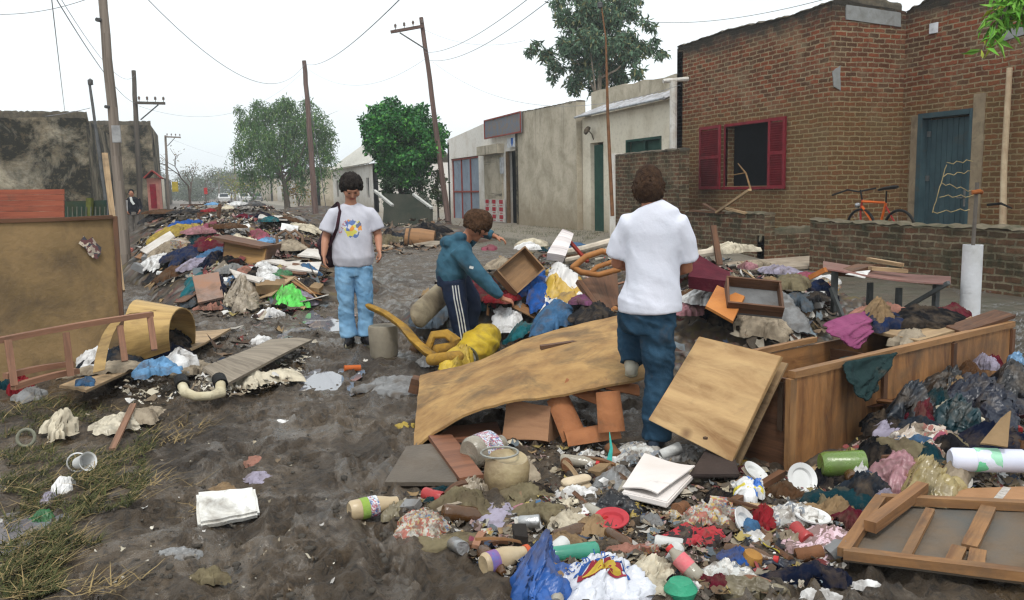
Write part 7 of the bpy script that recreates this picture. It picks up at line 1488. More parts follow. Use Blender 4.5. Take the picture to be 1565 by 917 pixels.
for (x, y, w_, d_, c_, l, m_, hh) in ((1412, 690, 110, 50, '', 'patterned beige blouse beside the dark bags', FLOR, .09), (1370, 730, 70, 60, 'pink', 'dirty pink film bag next to the patterned blouse', None, .07), (1405, 752, 90, 70, '', 'crumpled gold-brown film bag below the patterned blouse', GOLD, .1), (1288, 770, 110, 36, 'teal', 'teal cloth spread between the round white lid and the clay pot', None, .04), (1270, 790, 90, 34, 'tan', 'brown torn cloth under the teal one', None, .06), (1300, 800, 60, 20, 'maroon', 'dark purple-brown rag behind the framed panel corner', None, .05), (1315, 748, 70, 22, 'slate', 'long blue-grey padded sleeve by the green tub', None, .06), (1210, 800, 90, 40, 'grey', 'black and white mottled rag under the plates', NEWS, .06), (1258, 838, 110, 54, '', 'pinkish white lace cloth spread over the litter', LACE, .05),
  (1235, 888, 130, 30, 'navy', 'twisted navy cloth along the lower picture edge', None, .05), (1095, 772, 40, 20, 'dark', 'black cloth below the dark tray', None, .05), (1165, 800, 40, 46, 'red', 'crimson cloth behind the white half plate', None, .06), (1060, 832, 80, 34, '', 'red and black flowered cloth below the printed carton', REDB, .05), (1120, 860, 50, 24, 'blue', 'blue cloth behind the brown ball', None, .04), (1185, 868, 60, 20, 'navy', 'flat dark blue packet crossed by a yellow strand', None, .02),
  (1330, 700, 50, 30, 'black', 'black block of foam by the green tub', None, .08), (1412, 792, 60, 40, 'khaki', 'crinkled khaki paper beside the cardboard box', None, .08), (1352, 768, 40, 18, 'lilac', 'greyish white rag next to the clay pot', None, .04)):
    C(x, y, w_, d_, .01, c_ or 'beige', l, 'bag' if 'bag' in l else 'cloth', 'film' if 'bag' in l or 'packet' in l else 'cloth', 'plastic_bag' if 'bag' in l else 'rag', h=hh, mat=m_, sharp=1 if 'film' in l else 0)
# --- near litter of rags, film and paper
NL = [(640, 812, 90, 50, 'khaki', 'flattened clear-brown film bag with a blue printed patch near the labelled bottle', 'film', MAGZ, .05), (590, 800, 0, 0, None, None, None, None, 0), (700, 780, 80, 40, 'khaki', 'muddy brown cloth arch behind the printed film bag', 'cloth', None, .08), (750, 795, 80, 60, 'lilac', 'lilac and pink leaflet crumpled on the mud', 'paper', None, .03), (720, 760, 60, 30, 'beige', 'muddy beige film by the dented tin', 'film', None, .06),
 (790, 760, 80, 40, 'khaki', 'mud-caked grey cloth behind the leaflet', 'cloth', None, .05), (820, 790, 70, 40, 'khaki', 'second mud-caked grey cloth behind the blue bag', 'cloth', None, .05), (700, 830, 120, 40, 'khaki', 'mud-stiff sheet around the printed film bag', 'cloth', None, .03), (862, 805, 60, 34, 'cream', 'pale shell-like wrapper in the middle of the litter', 'paper', None, .05), (905, 785, 60, 26, 'white', 'torn white napkin behind the red disc', 'paper', None, .03), (870, 775, 50, 20, 'cream', 'cream torn tissue beside the foil packets', 'paper', None, .03),
 (880, 760, 80, 20, 'white', 'white tissue under the foil packets', 'paper', None, .04), (935, 775, 70, 40, 'dark', 'dark green-black film at the foot of the teal shard', 'film', None, .05), (965, 785, 34, 20, 'yellow', 'yellow peel-like scrap beside the red disc', 'film', None, .03), (900, 815, 80, 30, 'tan', 'brown leaf-like wrapper above the green bottle', 'paper', None, .05), (860, 840, 90, 26, 'tan', 'tan rag lying across the green bottle', 'cloth', None, .05), (900, 705, 50, 30, 'white', 'white and maroon wrapper to one side of the teal shard', 'paper', NEWS, .05),
 (975, 700, 70, 40, 'white', 'printed plastic packet by the youth\'s shoe', 'film', NEWS, .05), (940, 745, 60, 70, 'grey', 'clear plastic bottle-like film under the white tray', 'film', None, .06), (1040, 700, 80, 30, 'grey', 'grey ribbed film beside the youth\'s shoe', 'film', None, .05), (1085, 800, 110, 40, 'khaki', 'open printed carton lying over the red and black cloth', 'card', MAGZ, .08), (1210, 830, 60, 30, 'beige', 'beige rag under the lace', 'cloth', None, .04), (1155, 825, 40, 16, 'white', 'white foam crumb cluster beside the brown ball', 'paper', None, .03),
 (820, 895, 80, 90, 'blue', 'bright blue plastic bag at the lower edge of the litter', 'plastic', None, .12), (950, 895, 60, 50, 'white', 'clear crumpled film next to the lettered sack', 'film', None, .05), (995, 890, 70, 50, 'cream', 'dirty cream padded rag beside the red-capped bottle', 'cloth', None, .07), (1030, 905, 50, 20, 'dark', 'black rag below the red-capped bottle', 'cloth', None, .05), (960, 848, 90, 16, 'salmon', 'row of pinkish rags above the clear film', 'cloth', None, .03), (1110, 888, 70, 30, 'grey', 'clear ribbed cup-like film below the blue cloth', 'film', NEWS, .05),
 (1135, 905, 110, 24, 'khaki', 'muddy net bag along the lower edge', 'film', None, .04), (1270, 882, 30, 8, 'white', 'small white card below the lace', 'paper', None, .01), (1325, 897, 46, 10, 'white', 'shard-shaped white paper under the framed panel', 'paper', None, .01), (1255, 912, 50, 16, 'white', 'white card at the very lower edge', 'paper', None, .02), (860, 740, 40, 14, 'blue', 'blue and yellow leaflet in the shade of the litter', 'paper', MAGZ, .01), (590, 592, 90, 34, 'grey', 'grey crumpled mud-soaked cloth on the road by the bowed plywood', 'cloth', None, .06),
 (735, 662, 70, 16, 'olive', 'yellow-green booklet in the shade under the bowed plywood', 'paper', None, .01), (1260, 738, 60, 30, 'dark', 'black rag behind the round white lid', 'cloth', None, .05), (1310, 728, 30, 30, 'white', 'white torn carton beside the green tub', 'paper', None, .05), (1190, 758, 60, 26, 'brown', 'brown root-like rag under the round lid', 'cloth', None, .05), (1100, 710, 60, 14, 'mustard', 'mustard yellow strip under the knotty door', 'plastic', None, .03), (600, 782, 50, 24, 'khaki', 'muddy film behind the labelled bottle', 'film', None, .03), (790, 725, 60, 50, 'beige', 'mud-stained carton leaning on the dented tin', 'card', None, .07),
 # verge side
 (88, 658, 40, 24, 'cream', 'crumpled white paper standing in the flattened grass', 'paper', None, .1), (175, 652, 70, 20, 'cream', 'pale torn bag crossed by the brown lath', 'film', None, .04), (225, 638, 44, 22, 'beige', 'greenish white wrapper past the brown lath', 'paper', None, .03), (95, 745, 30, 40, 'white', 'torn white foam scrap beside the plastic cup in the grass', 'paper', None, .04), (58, 800, 34, 26, 'green', 'pale green film at the edge of the grass pool', 'film', None, .04), (70, 772, 30, 16, 'lilac', 'greyish film scrap in the grass', 'film', None, .03),
 (275, 852, 60, 22, 'grey', 'muddy plastic wrapper on the churned mud below the foam block', 'film', None, .02), (320, 885, 60, 18, 'khaki', 'mud-coloured rag at the lower edge of the road', 'cloth', None, .03), (395, 733, 34, 14, 'lilac', 'pale crumpled scrap above the foam block', 'paper', None, .02), (340, 750, 40, 22, 'tan', 'brown clod-like paper just above the foam block', 'paper', None, .02), (392, 708, 30, 12, 'salmon', 'reddish chip trodden in the road', 'paper', None, .01), (427, 646, 26, 6, 'white', 'thin white strip on the open road', 'paper', None, .005), (620, 652, 30, 8, 'yellow', 'yellow scrap beside the bowed plywood corner', 'paper', None, .01),
 (398, 522, 30, 18, 'white', 'white lump on the mud above the long thin board', 'paper', None, .05), (455, 505, 40, 8, 'grey', 'grey rag above the puddle', 'cloth', None, .02), (380, 580, 60, 30, 'cream', 'pale crumbled foam under the long board edge', 'paper', None, .05), (430, 575, 50, 26, 'cream', 'pale crumbled foam near the puddle end of the long board', 'paper', None, .04)]
for q in NL:
    if q[4] is None: continue
    kd = q[6]; C(q[0], q[1], q[2], q[3], .0, q[4], q[5], {'film': 'film', 'plastic': 'bag'}.get(kd, kd if kd in ('cloth', 'paper') else 'carton'), kd, {'cloth': 'rag', 'paper': 'paper_scrap', 'film': 'film_scrap', 'card': 'carton', 'plastic': 'plastic_bag'}[kd], h=q[8], mat=q[7], sharp=1 if kd in ('film', 'plastic') else 0)
# clothes on the board beside the bed frame
CB = [(150, 575, 60, 20, 'white', 'white shirt at the near end of the clothes board', .05), (185, 578, 80, 22, 'slate', 'blue-grey shirt in the middle of the clothes board', .06), (215, 565, 60, 18, 'lilac', 'lilac-white cloth on the clothes board', .05), (200, 552, 60, 14, 'rose', 'dull pink rag on the upper side of the clothes board', .04), (222, 545, 44, 20, 'dark', 'dark bottle-green rag on the clothes board', .06), (262, 548, 46, 24, 'black', 'black trainer-like bundle on the clothes board', .07), (252, 568, 70, 14, 'navy', 'navy trouser leg across the end of the clothes board', .05), (135, 612, 26, 20, 'denim', 'small denim strip hanging off the near board end', .02), (22, 600, 26, 26, 'red', 'red rag at the foot of the bed frame', .06), (8, 590, 24, 20, 'teal', 'dark teal rag at the very edge by the bed frame', .05), (165, 590, 90, 12, 'beige', 'long beige scarf along the lower edge of the clothes board', .03), (235, 590, 60, 20, 'sky', 'pale blue rag beside the clothes board end', .04), (270, 580, 44, 18, 'white', 'white cloth between the two long boards', .05), (290, 570, 50, 16, 'beige', 'beige cloth between the two long boards', .05), (50, 606, 40, 10, 'grey', 'grey rags along the base of the plywood panel', .03)]
for x, y, w_, d_, c_, l, hh in CB: C(x, y, w_*1.15, d_*1.4, .115 if 90 < x < 285 else .01, c_, l, 'clothing', 'cloth', 'rag', h=hh*1.7)
# ceramic curve with black ends
CE = M('cream_ceramic', (.55, .5, .36), (.4, .33, .2), .5, 8, .3)
t = Thing('pipe_bend', place(312, 600), 'cream S-shaped pipe bend with black ends lying by the long thin board', 'pipe')
t.part('pipe', tube([D(278, 588, 5.45), D(283, 600, 5.35), D(300, 606, 5.3), D(322, 605, 5.3), D(337, 600, 5.35), D(337, 586, 5.45)], [.032, .033, .028, .028, .036, .032], 12, dome=True), CE, smooth=True)
t.part('end_ring', tube([D(276, 580, 5.5), D(279, 590, 5.43)], .045, 12), BK, smooth=True); t.part('end_ring', tube([D(334, 578, 5.5), D(338, 588, 5.44)], .045, 12), BK, smooth=True)
# foam block
FM = M('white_foam', (.72, .72, .7), (.55, .52, .46), .9, 9, .5, 45, .4); P = [place(302, 812), place(400, 795), place(392, 776), place(300, 790)]
P = [q + Vector((0, 0, .0)) for q in P]; P[0].z = P[1].z = mid(*P).z+.02; P[2].z = P[3].z = P[0].z+.075
g = Geo(); pb = [(P[0]+(P[3]-P[0])*0), P[1], P[2], P[3]]
single('foam_block', quad(pb, .042, (10, 5), .003, 4, .06), FM, 'white brick-shaped foam block lying alone on the churned mud', 'foam block', smooth=True, angle=60, bev=.012)
# ---------------------------------------------------------------- hard things in the near litter
def px_m(p): return (p-CO).dot(CAM_ROT @ Vector((0, 0, -1)))/FPX
def bottle(px, py, L, r, rz, label, body, cap=None, lab=None, tilt=0, name='bottle', cat='bottle', neck=.35, lift=0, capr=.38, labr=(.35, .65), wob=.03, t_=None, lmat2=None):
    p = place(px, py) if t_ is None else D(px, py, t_); p.z += r*.85+lift; T = Thing(name, p, label, cat); m = at(p, rz) @ Matrix.Rotation(R_(90+tilt), 4, 'X') @ Matrix.Translation((0, 0, -L/2))
    pr = [(0, .004), (r*.8, 0), (r, r*.25), (r*1.0, L*.2), (r*.97, L*.4), (r, L*(1-neck)-.0), (r*.8, L*(1-neck*.6)), (r*neck*1.1+.001, L*(1-neck*.28)), (r*neck, L*.99), (0, L)]
    T.part('body', lathe(pr, 22, m, wob), body, smooth=True)
    if lab: T.part('label', lathe([(r*1.012, L*labr[0]), (r*1.02, L*(labr[0]+labr[1])/2), (r*1.012, L*labr[1])], 22, m, wob), lab, smooth=True)
    if lmat2: T.part('label', lathe([(r*1.03, L*(labr[0]-.16)), (r*1.03, L*labr[0]-.002)], 22, m, wob), lmat2, smooth=True)
    if cap: T.part('cap', lathe([(0, L*.965), (r*capr, L*.965), (r*capr, L*1.05), (r*capr*.9, L*1.06), (0, L*1.06)], 16, m), cap, smooth=True)
    return T
CLR = M('clear_muddy', (.38, .33, .25), (.5, .46, .38), .2, 6, .4, 20, .3, trans=.35, spec=.6); TANP = M('tan_plastic', (.5, .4, .26), (.38, .28, .16), .35, 6, .3, 20, .2, spec=.5)
LBL = printed('label_blue', (.55, .62, .7), ((.06, .16, .38), (.6, .6, .6), (.4, .12, .16)), 60, .25, .4); LGN = M('label_lime', (.26, .38, .06), (.2, .3, .08), .5, 12, .15)
bottle(572, 786, .23, .045, 100, 'muddy plastic bottle with lime and blue label lying alone on the mud', TANP, None, LBL, lmat2=LGN, neck=.5, labr=(.38, .56))
T = bottle(742, 706, .24, .085, 118, 'fat dirty jar with a coloured label lying before the bowed plywood', CLR, M('jar_cap', (.35, .33, .3)), LBL, neck=.55, labr=(.25, .72), name='jar', cat='jar', capr=.5)
t = Thing('dented_tin', place(768, 750), 'dented muddy round tin standing beside the fat jar', 'tin'); p = place(768, 752)
t.part('body', lathe([(.085, 0), (.1, .03), (.115, .1), (.11, .17), (.09, .2), (.075, .19), (0, .18)], 22, at(p+Vector((0, 0, -.01)), 0, 10, 8), .05), M('tin_muddy', (.4, .32, .18), (.18, .12, .06), .4, 6, .35, 20, .5, spec=.5), smooth=True); t.part('rim', tube([p+Vector((.09*math.cos(a)-.01, .09*math.sin(a), .2)) for a in np.linspace(0, 6.283, 20)], .006, 6), M('tin_rim', (.4, .4, .36), rough=.4, metal=.5))
bottle(772, 866, .2, .042, 105, 'beige sauce bottle with red cap and blue band lying by the blue bag', TANP, M('cap_orange', (.6, .12, .05), rough=.4, mud=.1), M('label_blue_band', (.08, .15, .4), (.4, .05, .06), .5, 9, .1), neck=.5, labr=(.1, .3), capr=.6)
bottle(865, 858, .26, .036, -98, 'long green bottle lying between the blue bag and the tan rag', M('green_glass', (.05, .3, .2), (.03, .2, .13), .15, 4, .1, spec=.6, bst=.05), neck=.3)
bottle(1046, 884, .15, .032, -150, 'small cola-style bottle with pink-red label and red cap near the lower edge', CLR, M('cap_red', (.6, .05, .05), rough=.4, mud=.1), M('label_pink_red', (.65, .12, .15), (.55, .2, .2), .5, 20, .1), tilt=-35, neck=.4, labr=(.35, .7), capr=.5, lift=.03)
bottle(1512, 738, .34, .052, 62, 'large white plastic bottle with faded green print on the cardboard box', M('white_bottle', (.66, .68, .8), (.58, .6, .72), .35, 4, .05, spec=.4, bst=.05), None, None, neck=.12, lift=.06, wob=.01)
pg = PX; p = place(1515, 728)
gm = printed('faint_green_print', (.62, .65, .76), ((.15, .55, .3), (.62, .65, .76), (.3, .6, .42)), 16, 0, .4)
bo = bpy.data.objects['bottle.004'] if 'bottle.004' in bpy.data.objects else None
bottle(955, 752, .2, .032, 150, 'clear crushed drink bottle with a red cap under the white tray', CLR, M('cap_red', (.6,)*3), None, neck=.4, capr=.5)
# printed green patch as a band on the white bottle
for o in [o for o in bpy.data.objects if o.get('label', '').startswith('large white plastic bottle')]:
    m = at(o.location, 62) @ Matrix.Rotation(R_(90), 4, 'X') @ Matrix.Translation((0, 0, -.17)); g = lathe([(.0532, .1), (.0532, .2)], 40, m, .01); mk('label', g, gm, o, o.location, smooth=True)
# green tub
t = Thing('green_tub', place(1286, 722), 'translucent lime green plastic tub lying on its side by the wardrobe', 'tub'); p = place(1286, 728)+Vector((0, 0, .06)); m = at(p, 68) @ Matrix.Rotation(R_(90), 4, 'X') @ Matrix.Translation((0, 0, -.1))
LM = M('lime_plastic', (.2, .34, .06), (.14, .22, .05), .25, 5, .3, 20, .2, trans=.3, spec=.6); t.part('body', lathe([(.0, .004), (.05, 0), (.06, .02), (.066, .18), (.066, .2), (.06, .2), (.056, .03), (0, .02)], 26, m), LM, smooth=True)
# plates, lids and discs
def disc(px, py, r, rx, ry, mat, label, name='plate', lift=.02, cat='plate', half=False):
    p = place(px, py)+Vector((0, 0, lift)); pr = [(0, .002), (r*.62, .0), (r*.72, .012), (r, .022), (r, .028), (r*.7, .02), (r*.6, .008), (0, .01)]
    return single(name, lathe(pr, 30, at(p, 0, rx, ry), .0), mat, label, cat, loc=p, smooth=True, angle=30)
ENM = M('enamel_plate', (.72, .72, .72), (.6, .6, .58), .3, 5, .15, 20, .05, spec=.5)
disc(1222, 748, .075, 62, -12, ENM, 'round white lid with a rim standing against the black rag', 'lid', .05, 'lid'); disc(1152, 736, .07, 28, 25, ENM, 'white dish tilted beside the dark tray', 'dish', .03); disc(1240, 806, .075, 8, 4, ENM, 'white plate lying flat above the lace cloth', lift=.03); disc(1135, 812, .08, 40, 40, ENM, 'white half-buried plate beside the printed carton', lift=.02)
disc(935, 806, .075, 12, -8, M('red_disc', (.5, .05, .06), (.35, .04, .05), .6, 8, .3), 'dull red disc in the middle of the near litter', 'lid', .02, 'lid')
# dark tray, white tray
single('tray', quad([place(1052, 745)+Vector((0, 0, .05)), place(1130, 745)+Vector((0, 0, .06)), place(1118, 712)+Vector((0, 0, .1)), place(1080, 714)+Vector((0, 0, .1))], .02, (6, 6), .004), M('dark_tray', (.04, .03, .028), (.06, .045, .04), .5, 4, .3), 'dark square tray tilted under the knotty door', 'tray', bev=.004)
WTR = M('tray_white', (.74, .7, .68), (.66, .6, .56), .5, 4, .1, 20, .05)
t = Thing('white_tray', place(1005, 765), 'white plastic tray with a curled lid lying open in the near litter', 'tray')
Q = [place(950, 772), place(1020, 790), place(1062, 742), place(985, 722)]; Q = [q+Vector((0, 0, .05)) for q in Q]
t.part('base', quad(Q, .03, (8, 8), .004, 2), WTR, bev=.006); t.part('lid', quad([Q[0]+Vector((.02, .03, .03)), Q[1]+Vector((-.02, .05, .03)), Q[2]+Vector((0, 0, .06)), Q[3]+Vector((0, 0, .04))], .006, (12, 12), .018, 5), WTR, smooth=True)
# foil packets stacked
t = Thing('foil_packets', place(880, 752), 'cream cushion-shaped packets stacked beside the teal shard', 'packets'); p = place(880, 752)
for k in range(2): t.part('packet', tube([p+Vector((-.05+.01*k, .0, .02+.035*k)), p+Vector((.05, .01, .022+.035*k))], [(.02, .035)]*2, 12, dome=True), M('packet_cream', (.6, .5, .36), (.48, .38, .26), .4, 9, .2, 30, .3), smooth=True)
# teal shard
p = place(922, 752); single('teal_shard', sheet([[D(914+k*3, 752-k*2, 4.35), D(924+k*3.5, 715, 4.38), D(932+k*1.5, 685, 4.38), D(931+k*.3, 660, 4.4)] for k in (0, 1, 2, 3)], .004), M('teal_plastic', (.05, .42, .36), (.04, .32, .28), .35, 4, .1), 'pointed teal plastic shard standing upright in the near litter', 'shard', smooth=True)
# blue white yellow packet, brown ball, clay pot, box, yellow strand, sticks
C(1146, 764, 44, 46, .03, 'white', 'blue, white and yellow packet beside the white dish', 'packet', 'film', 'packet', mat=printed('packet_print', (.65, .65, .65), ((.04, .15, .5), (.6, .5, .05), (.65, .65, .65)), 14, .05, .4), h=.06)
p = place(1148, 868)+Vector((0, 0, .03)); single('ball', lathe([(.0, -.042), (.025, -.034), (.042, 0), (.034, .03), (.012, .038), (0, .034)], 20, at(p, 0, 15, 10)), M('brown_fruit', (.36, .19, .05), (.26, .12, .03), .6, 9, .1), 'round brown-orange rotten fruit on the mud', 'fruit', smooth=True)
p = place(1180+436-255, 795); t = Thing('clay_pot', p, 'ribbed brown clay pot on the cloths above the framed panel', 'pot'); V = []
prf = [(.03, 0), (.055, .01), (.066, .035), (.06, .06), (.045, .068), (.035, .066), (.03, .04)]
g = lathe(prf, 36, at(p+Vector((0, 0, .015)), 0, 12)); g.V = [tuple(Vector(v)+(Vector((v[0]-p.x, v[1]-p.y, 0)).normalized()*(.004*math.cos(12*math.atan2(v[1]-p.y, v[0]-p.x))))) for v in g.V]; t.part('body', g, M('clay_ribbed', (.34, .2, .1), (.2, .11, .06), .6, 12, .2), smooth=True); t.part('lid', lathe([(0, .06), (.03, .062), (.035, .07), (.01, .078), (0, .078)], 16, at(p+Vector((0, 0, .0)), 0, 12)), M('lid_pale', (.5, .46, .38), mud=.3), smooth=True)
P = [place(1448, 812), place(1580, 825), place(1590, 770), place(1462, 762)]; z_ = P[0].z+.02
t = Thing('cardboard_carton', mid(*P), 'flat brown cardboard box with a strip of clear tape at the picture edge', 'box'); t.part('box', quad([Vector((q.x, q.y, z_+.05)) for q in P], .1, (8, 6), .006, 2, .02), cm('tan', 'card') and M('carton_brown', (.38, .21, .11), (.3, .16, .08), .85, 4, .1), bev=.008)
a, b2 = [Vector((q.x, q.y, z_+.105)) for q in (place(1508, 818), place(1538, 768))]; t.part('tape', plank(a, b2, .03, .002, n=3), M('tape_clear', (.6, .55, .5), rough=.15, mud=0, spec=.8))
pts = [place(1160+k*6, 832+k*4.6+3*math.sin(k))+Vector((0, 0, .025)) for k in range(12)]; single('yellow_strand', tube(pts, .003, 6), M('strand_yellow', (.5, .4, .06), mud=.1), 'thin yellow strand running over the blue packet', 'strand', smooth=True)
single('wood_stick', plank(place(716, 846)+Vector((0, 0, .03)), place(775, 838)+Vector((0, 0, .03)), .035, .03, seed=4), W_BRN, 'short brown stick behind the sauce bottle', 'stick'); single('wood_stick', plank(place(172, 692)+Vector((0, 0, .02)), place(205, 632)+Vector((0, 0, .06)), .035, .015, seed=5), WOOD('lath_red', (.25, .13, .08), (.14, .08, .05), 1, .2, .8), 'flat reddish lath lying aslant on the grass over the pale torn bag', 'stick')
single('wood_stick', plank(place(1120, 778)+Vector((0, 0, .03)), place(1195, 738)+Vector((0, 0, .05)), .035, .03, seed=6), W_BRN, 'brown broken stick running from the packet to the round lid', 'stick'); single('wood_stick', plank(place(1135, 782)+Vector((0, 0, .03)), place(1200, 790)+Vector((0, 0, .03)), .04, .02, seed=7), W_TAN, 'yellow-brown stick below the packet', 'stick')
single('dark_box', quad([place(786, 848)+Vector((0, 0, .05)), place(806, 850)+Vector((0, 0, .05)), place(806, 832)+Vector((0, 0, .06)), place(784, 832)+Vector((0, 0, .06))], .06, (3, 3), 0), M('box_dark', (.03, .025, .022)), 'little dark box behind the blue plastic bag', 'box')
g = tube([D(526, 563, 6.9), D(551, 562, 6.95)], .025, 10); single('orange_tube', g, M('tube_orange', (.55, .13, .03), rough=.5, mud=.15), 'small orange tube at the rim of the puddle', 'tube', smooth=True)
# cups and ring in the grass
t = Thing('plastic_cup', place(118, 722), 'dirty white plastic cup lying in the grass', 'cup'); t.part('cup', lathe([(0, .003), (.03, 0), (.045, .09), (.05, .095), (.042, .09), (.028, .006), (0, .005)], 20, at(place(120, 722)+Vector((0, 0, .05)), 40, 75)), ENM, smooth=True); t.part('ring', tube([place(120, 722)+Vector((.0+.05*math.cos(a), .0, .055+.05*math.sin(a))) for a in np.linspace(0, 6.283, 18)], .004, 6), ENM)
single('glass_ring', tube([place(41, 682)+Vector((.045*math.cos(a), .02*math.sin(a), .05+.045*math.sin(a))) for a in np.linspace(0, 6.283, 20)], .01, 8), M('rim_glass', (.2, .2, .15), rough=.3), 'grey-brown glass rim sticking out of the grass', 'ring', smooth=True)
single('plastic_lump', disc and lathe([(0, 0), (.05, 0), (.06, .03), (.04, .06), (0, .06)], 18, at(place(1040, 912))), M('green_plastic', (.05, .35, .2), mud=.2, rough=.4), 'green plastic lump at the lower edge by the red-capped bottle', 'lid', smooth=True)
# lettered sack at the lower edge
SK2 = M('sack_film', (.6, .62, .68), (.5, .51, .56), .3, 8, .15, 25, .5, spec=.5)
o = C(915, 892, 120, 70, .0, 'white', 'white bag with blue lettering and a yellow and maroon oval', 'bag', 'film', 'lettered_bag', mat=SK2, h=.1)
dg = bpy.context.evaluated_depsgraph_get(); dg.update(); bvs = BVHTree.FromObject(o, dg); lo = o.location
ry = -math.atan2(lo.x, lo.y); ex, ey = Vector((math.cos(ry), math.sin(ry), 0)), Vector((-math.sin(ry), math.cos(ry), 0))
def onsack(u, v, off=.004):
    h = bvs.ray_cast(ex*u+ey*v+Vector((0, 0, .6)), Vector((0, 0, -1)))
    return (h[0] if h[0] is not None else ex*u+ey*v)+Vector((0, 0, off))
def decal(name, fn, mat, nu=20, nv=6):
    P = [[onsack(*fn(i/nu, j/nv)) for j in range(nv+1)] for i in range(nu+1)]; g = sheet(P, .0015); q = mk(name, g, mat, o, None, smooth=True); return q
def arc(r0, r1, a0, a1, cx=.0, cy=-.08, off=.004): return lambda u, v: (cx+(r0+(r1-r0)*v)*math.cos(a0+(a1-a0)*u), cy+(r0+(r1-r0)*v)*math.sin(a0+(a1-a0)*u)*.8, off)
decal('blue_band', arc(.095, .108, 2.8, .35), M('print_blue', (.03, .1, .35), mud=.1, rough=.4)); decal('oval_rim', arc(0.0, .088, 3.1, .1), M('print_maroon', (.3, .03, .05), mud=.1, rough=.4), 24, 6); decal('oval', arc(0.0, .07, 3.0, .2, off=.0065), M('print_yellow', (.55, .38, .05), mud=.1, rough=.4), 24, 6)
for k, ch in enumerate('Domingos'):
    a = 2.55-k*.255; cu = bpy.data.curves.new('letter', 'FONT'); cu.body = ch; cu.size = .042; cu.extrude = .001; cu.align_x = 'CENTER'; q = bpy.data.objects.new('letter', cu); COL.objects.link(q)
    dg = bpy.context.evaluated_depsgraph_get(); m2 = bpy.data.meshes.new_from_object(q.evaluated_get(dg)); bpy.data.objects.remove(q); m2.materials.append(M('print_blue', (.03,)*3)); w3 = bpy.data.objects.new('letter', m2); COL.objects.link(w3); w3.parent = o
    u, v = .12*math.cos(a), -.075+.12*math.sin(a)*.8; pp = onsack(u, v, .008); w3.matrix_local = Matrix.Translation(pp) @ Matrix.Rotation(ry+(a-math.pi/2)*.8, 4, 'Z') @ Matrix.Rotation(R_(18), 4, 'X')
# ---------------------------------------------------------------- grass and straw on the verge
def grass(name, poly, n, hmin, hmax, mat, label, seed, flat__=0.6):
    r = np.random.default_rng(seed); rr_ = random.Random(seed); V = []; F = []
    for k in range(n):
        px, py = rpoly(poly, rr_); p = G(px, py); z = float(mud(p.x, p.y))
        if vn(p.x*4, p.y*4, 5) < .42 or (vn(p.x*9, p.y*9, 6) < .4): continue
        L_ = hmin+(hmax-hmin)*r.random()**2; a = r.uniform(0, 6.28) if r.random() < .5 else r.normal(.4, .5); lean = r.uniform(flat__, 1.45); w_ = r.uniform(.0015, .004); dx, dy = math.cos(a), math.sin(a); b = len(V)
        for i in range(4):
            q = i/3; h = L_*math.cos(lean)*q*(1.2-.4*q)+.008+.012*r.random(); o_ = L_*math.sin(lean)*q; ww = w_*(1-.8*q)
            V.append((p.x+dx*o_-dy*ww, p.y+dy*o_+dx*ww, z+h)); V.append((p.x+dx*o_+dy*ww, p.y+dy*o_-dx*ww, z+h))
        for i in range(3): F.append((b+2*i, b+2*i+1, b+2*i+3, b+2*i+2))
    me = bpy.data.meshes.new(name); me.from_pydata(V, [], F); me.materials.append(mat); o = bpy.data.objects.new(name, me); COL.objects.link(o); tag(o, label, 'grass', kind='stuff')
GM = leafmat('grass_blade', (.028, .034, .013), (.085, .09, .032), (.18, .145, .065), .85)
GP = [(0, 610), (110, 615), (240, 660), (230, 740), (190, 800), (150, 860), (90, 917), (0, 917)]
grass('grass', GP, 18000, .015, .085, GM, 'flattened muddy grass at the street edge', 1)
grass('straw', [(0, 600), (330, 640), (300, 800), (200, 917), (0, 917)], 2600, .04, .2, leafmat('straw', (.2, .14, .06), (.3, .22, .1), (.1, .07, .03)), 'loose straw and twigs trodden into the mud', 2, 1.1)
grass('grass', [(700, 372), (760, 352), (930, 352), (930, 366), (880, 385)], 9000, .04, .14, GM, 'thin grass before the pavement under the cement wall', 3, .2)
grass('straw', [(1180, 420), (1565, 450), (1565, 560), (1450, 440)], 1800, .03, .1, leafmat('straw', (.2,)*3, (.2,)*3), 'straw on the bare ground before the long garden wall', 4, 1.2)
# clods of mud
r = np.random.default_rng(3); g = Geo(); rr_ = random.Random(8)
for k in range(700):
    px, py = rpoly([(200, 560), (640, 520), (640, 700), (600, 917), (0, 917), (120, 640)], rr_); p = G(px, py); p.z = float(mud(p.x, p.y)); s = .004+.016*r.random()**2.5; j = r.normal(size=3)
    V = [(p.x+s*(1+.4*j[0])*math.cos(a)*math.cos(e), p.y+s*(1+.4*j[1])*math.sin(a)*math.cos(e), p.z+s*.55*math.sin(e)+.003) for e in (-.3, .5, 1.1) for a in (0, 1.2, 2.4, 3.6, 4.9)]+[(p.x, p.y, p.z+s*.6)]
    F = [(i*5+m, i*5+(m+1) % 5, i*5+5+(m+1) % 5, i*5+5+m) for i in (0, 1) for m in range(5)]+[(10+m, 10+(m+1) % 5, 15) for m in range(5)]; g.add(V, F, [[(0, 0)]*len(f) for f in F])
tag(mk('clods', g, M('clod_mud', (.06, .05, .038), (.03, .025, .02), .7, 9, 0, 50, .5, spec=.3), loc=(0, 4, 0), smooth=True, angle=180), 'small clods of wet mud kicked up on the road', 'mud', kind='stuff')
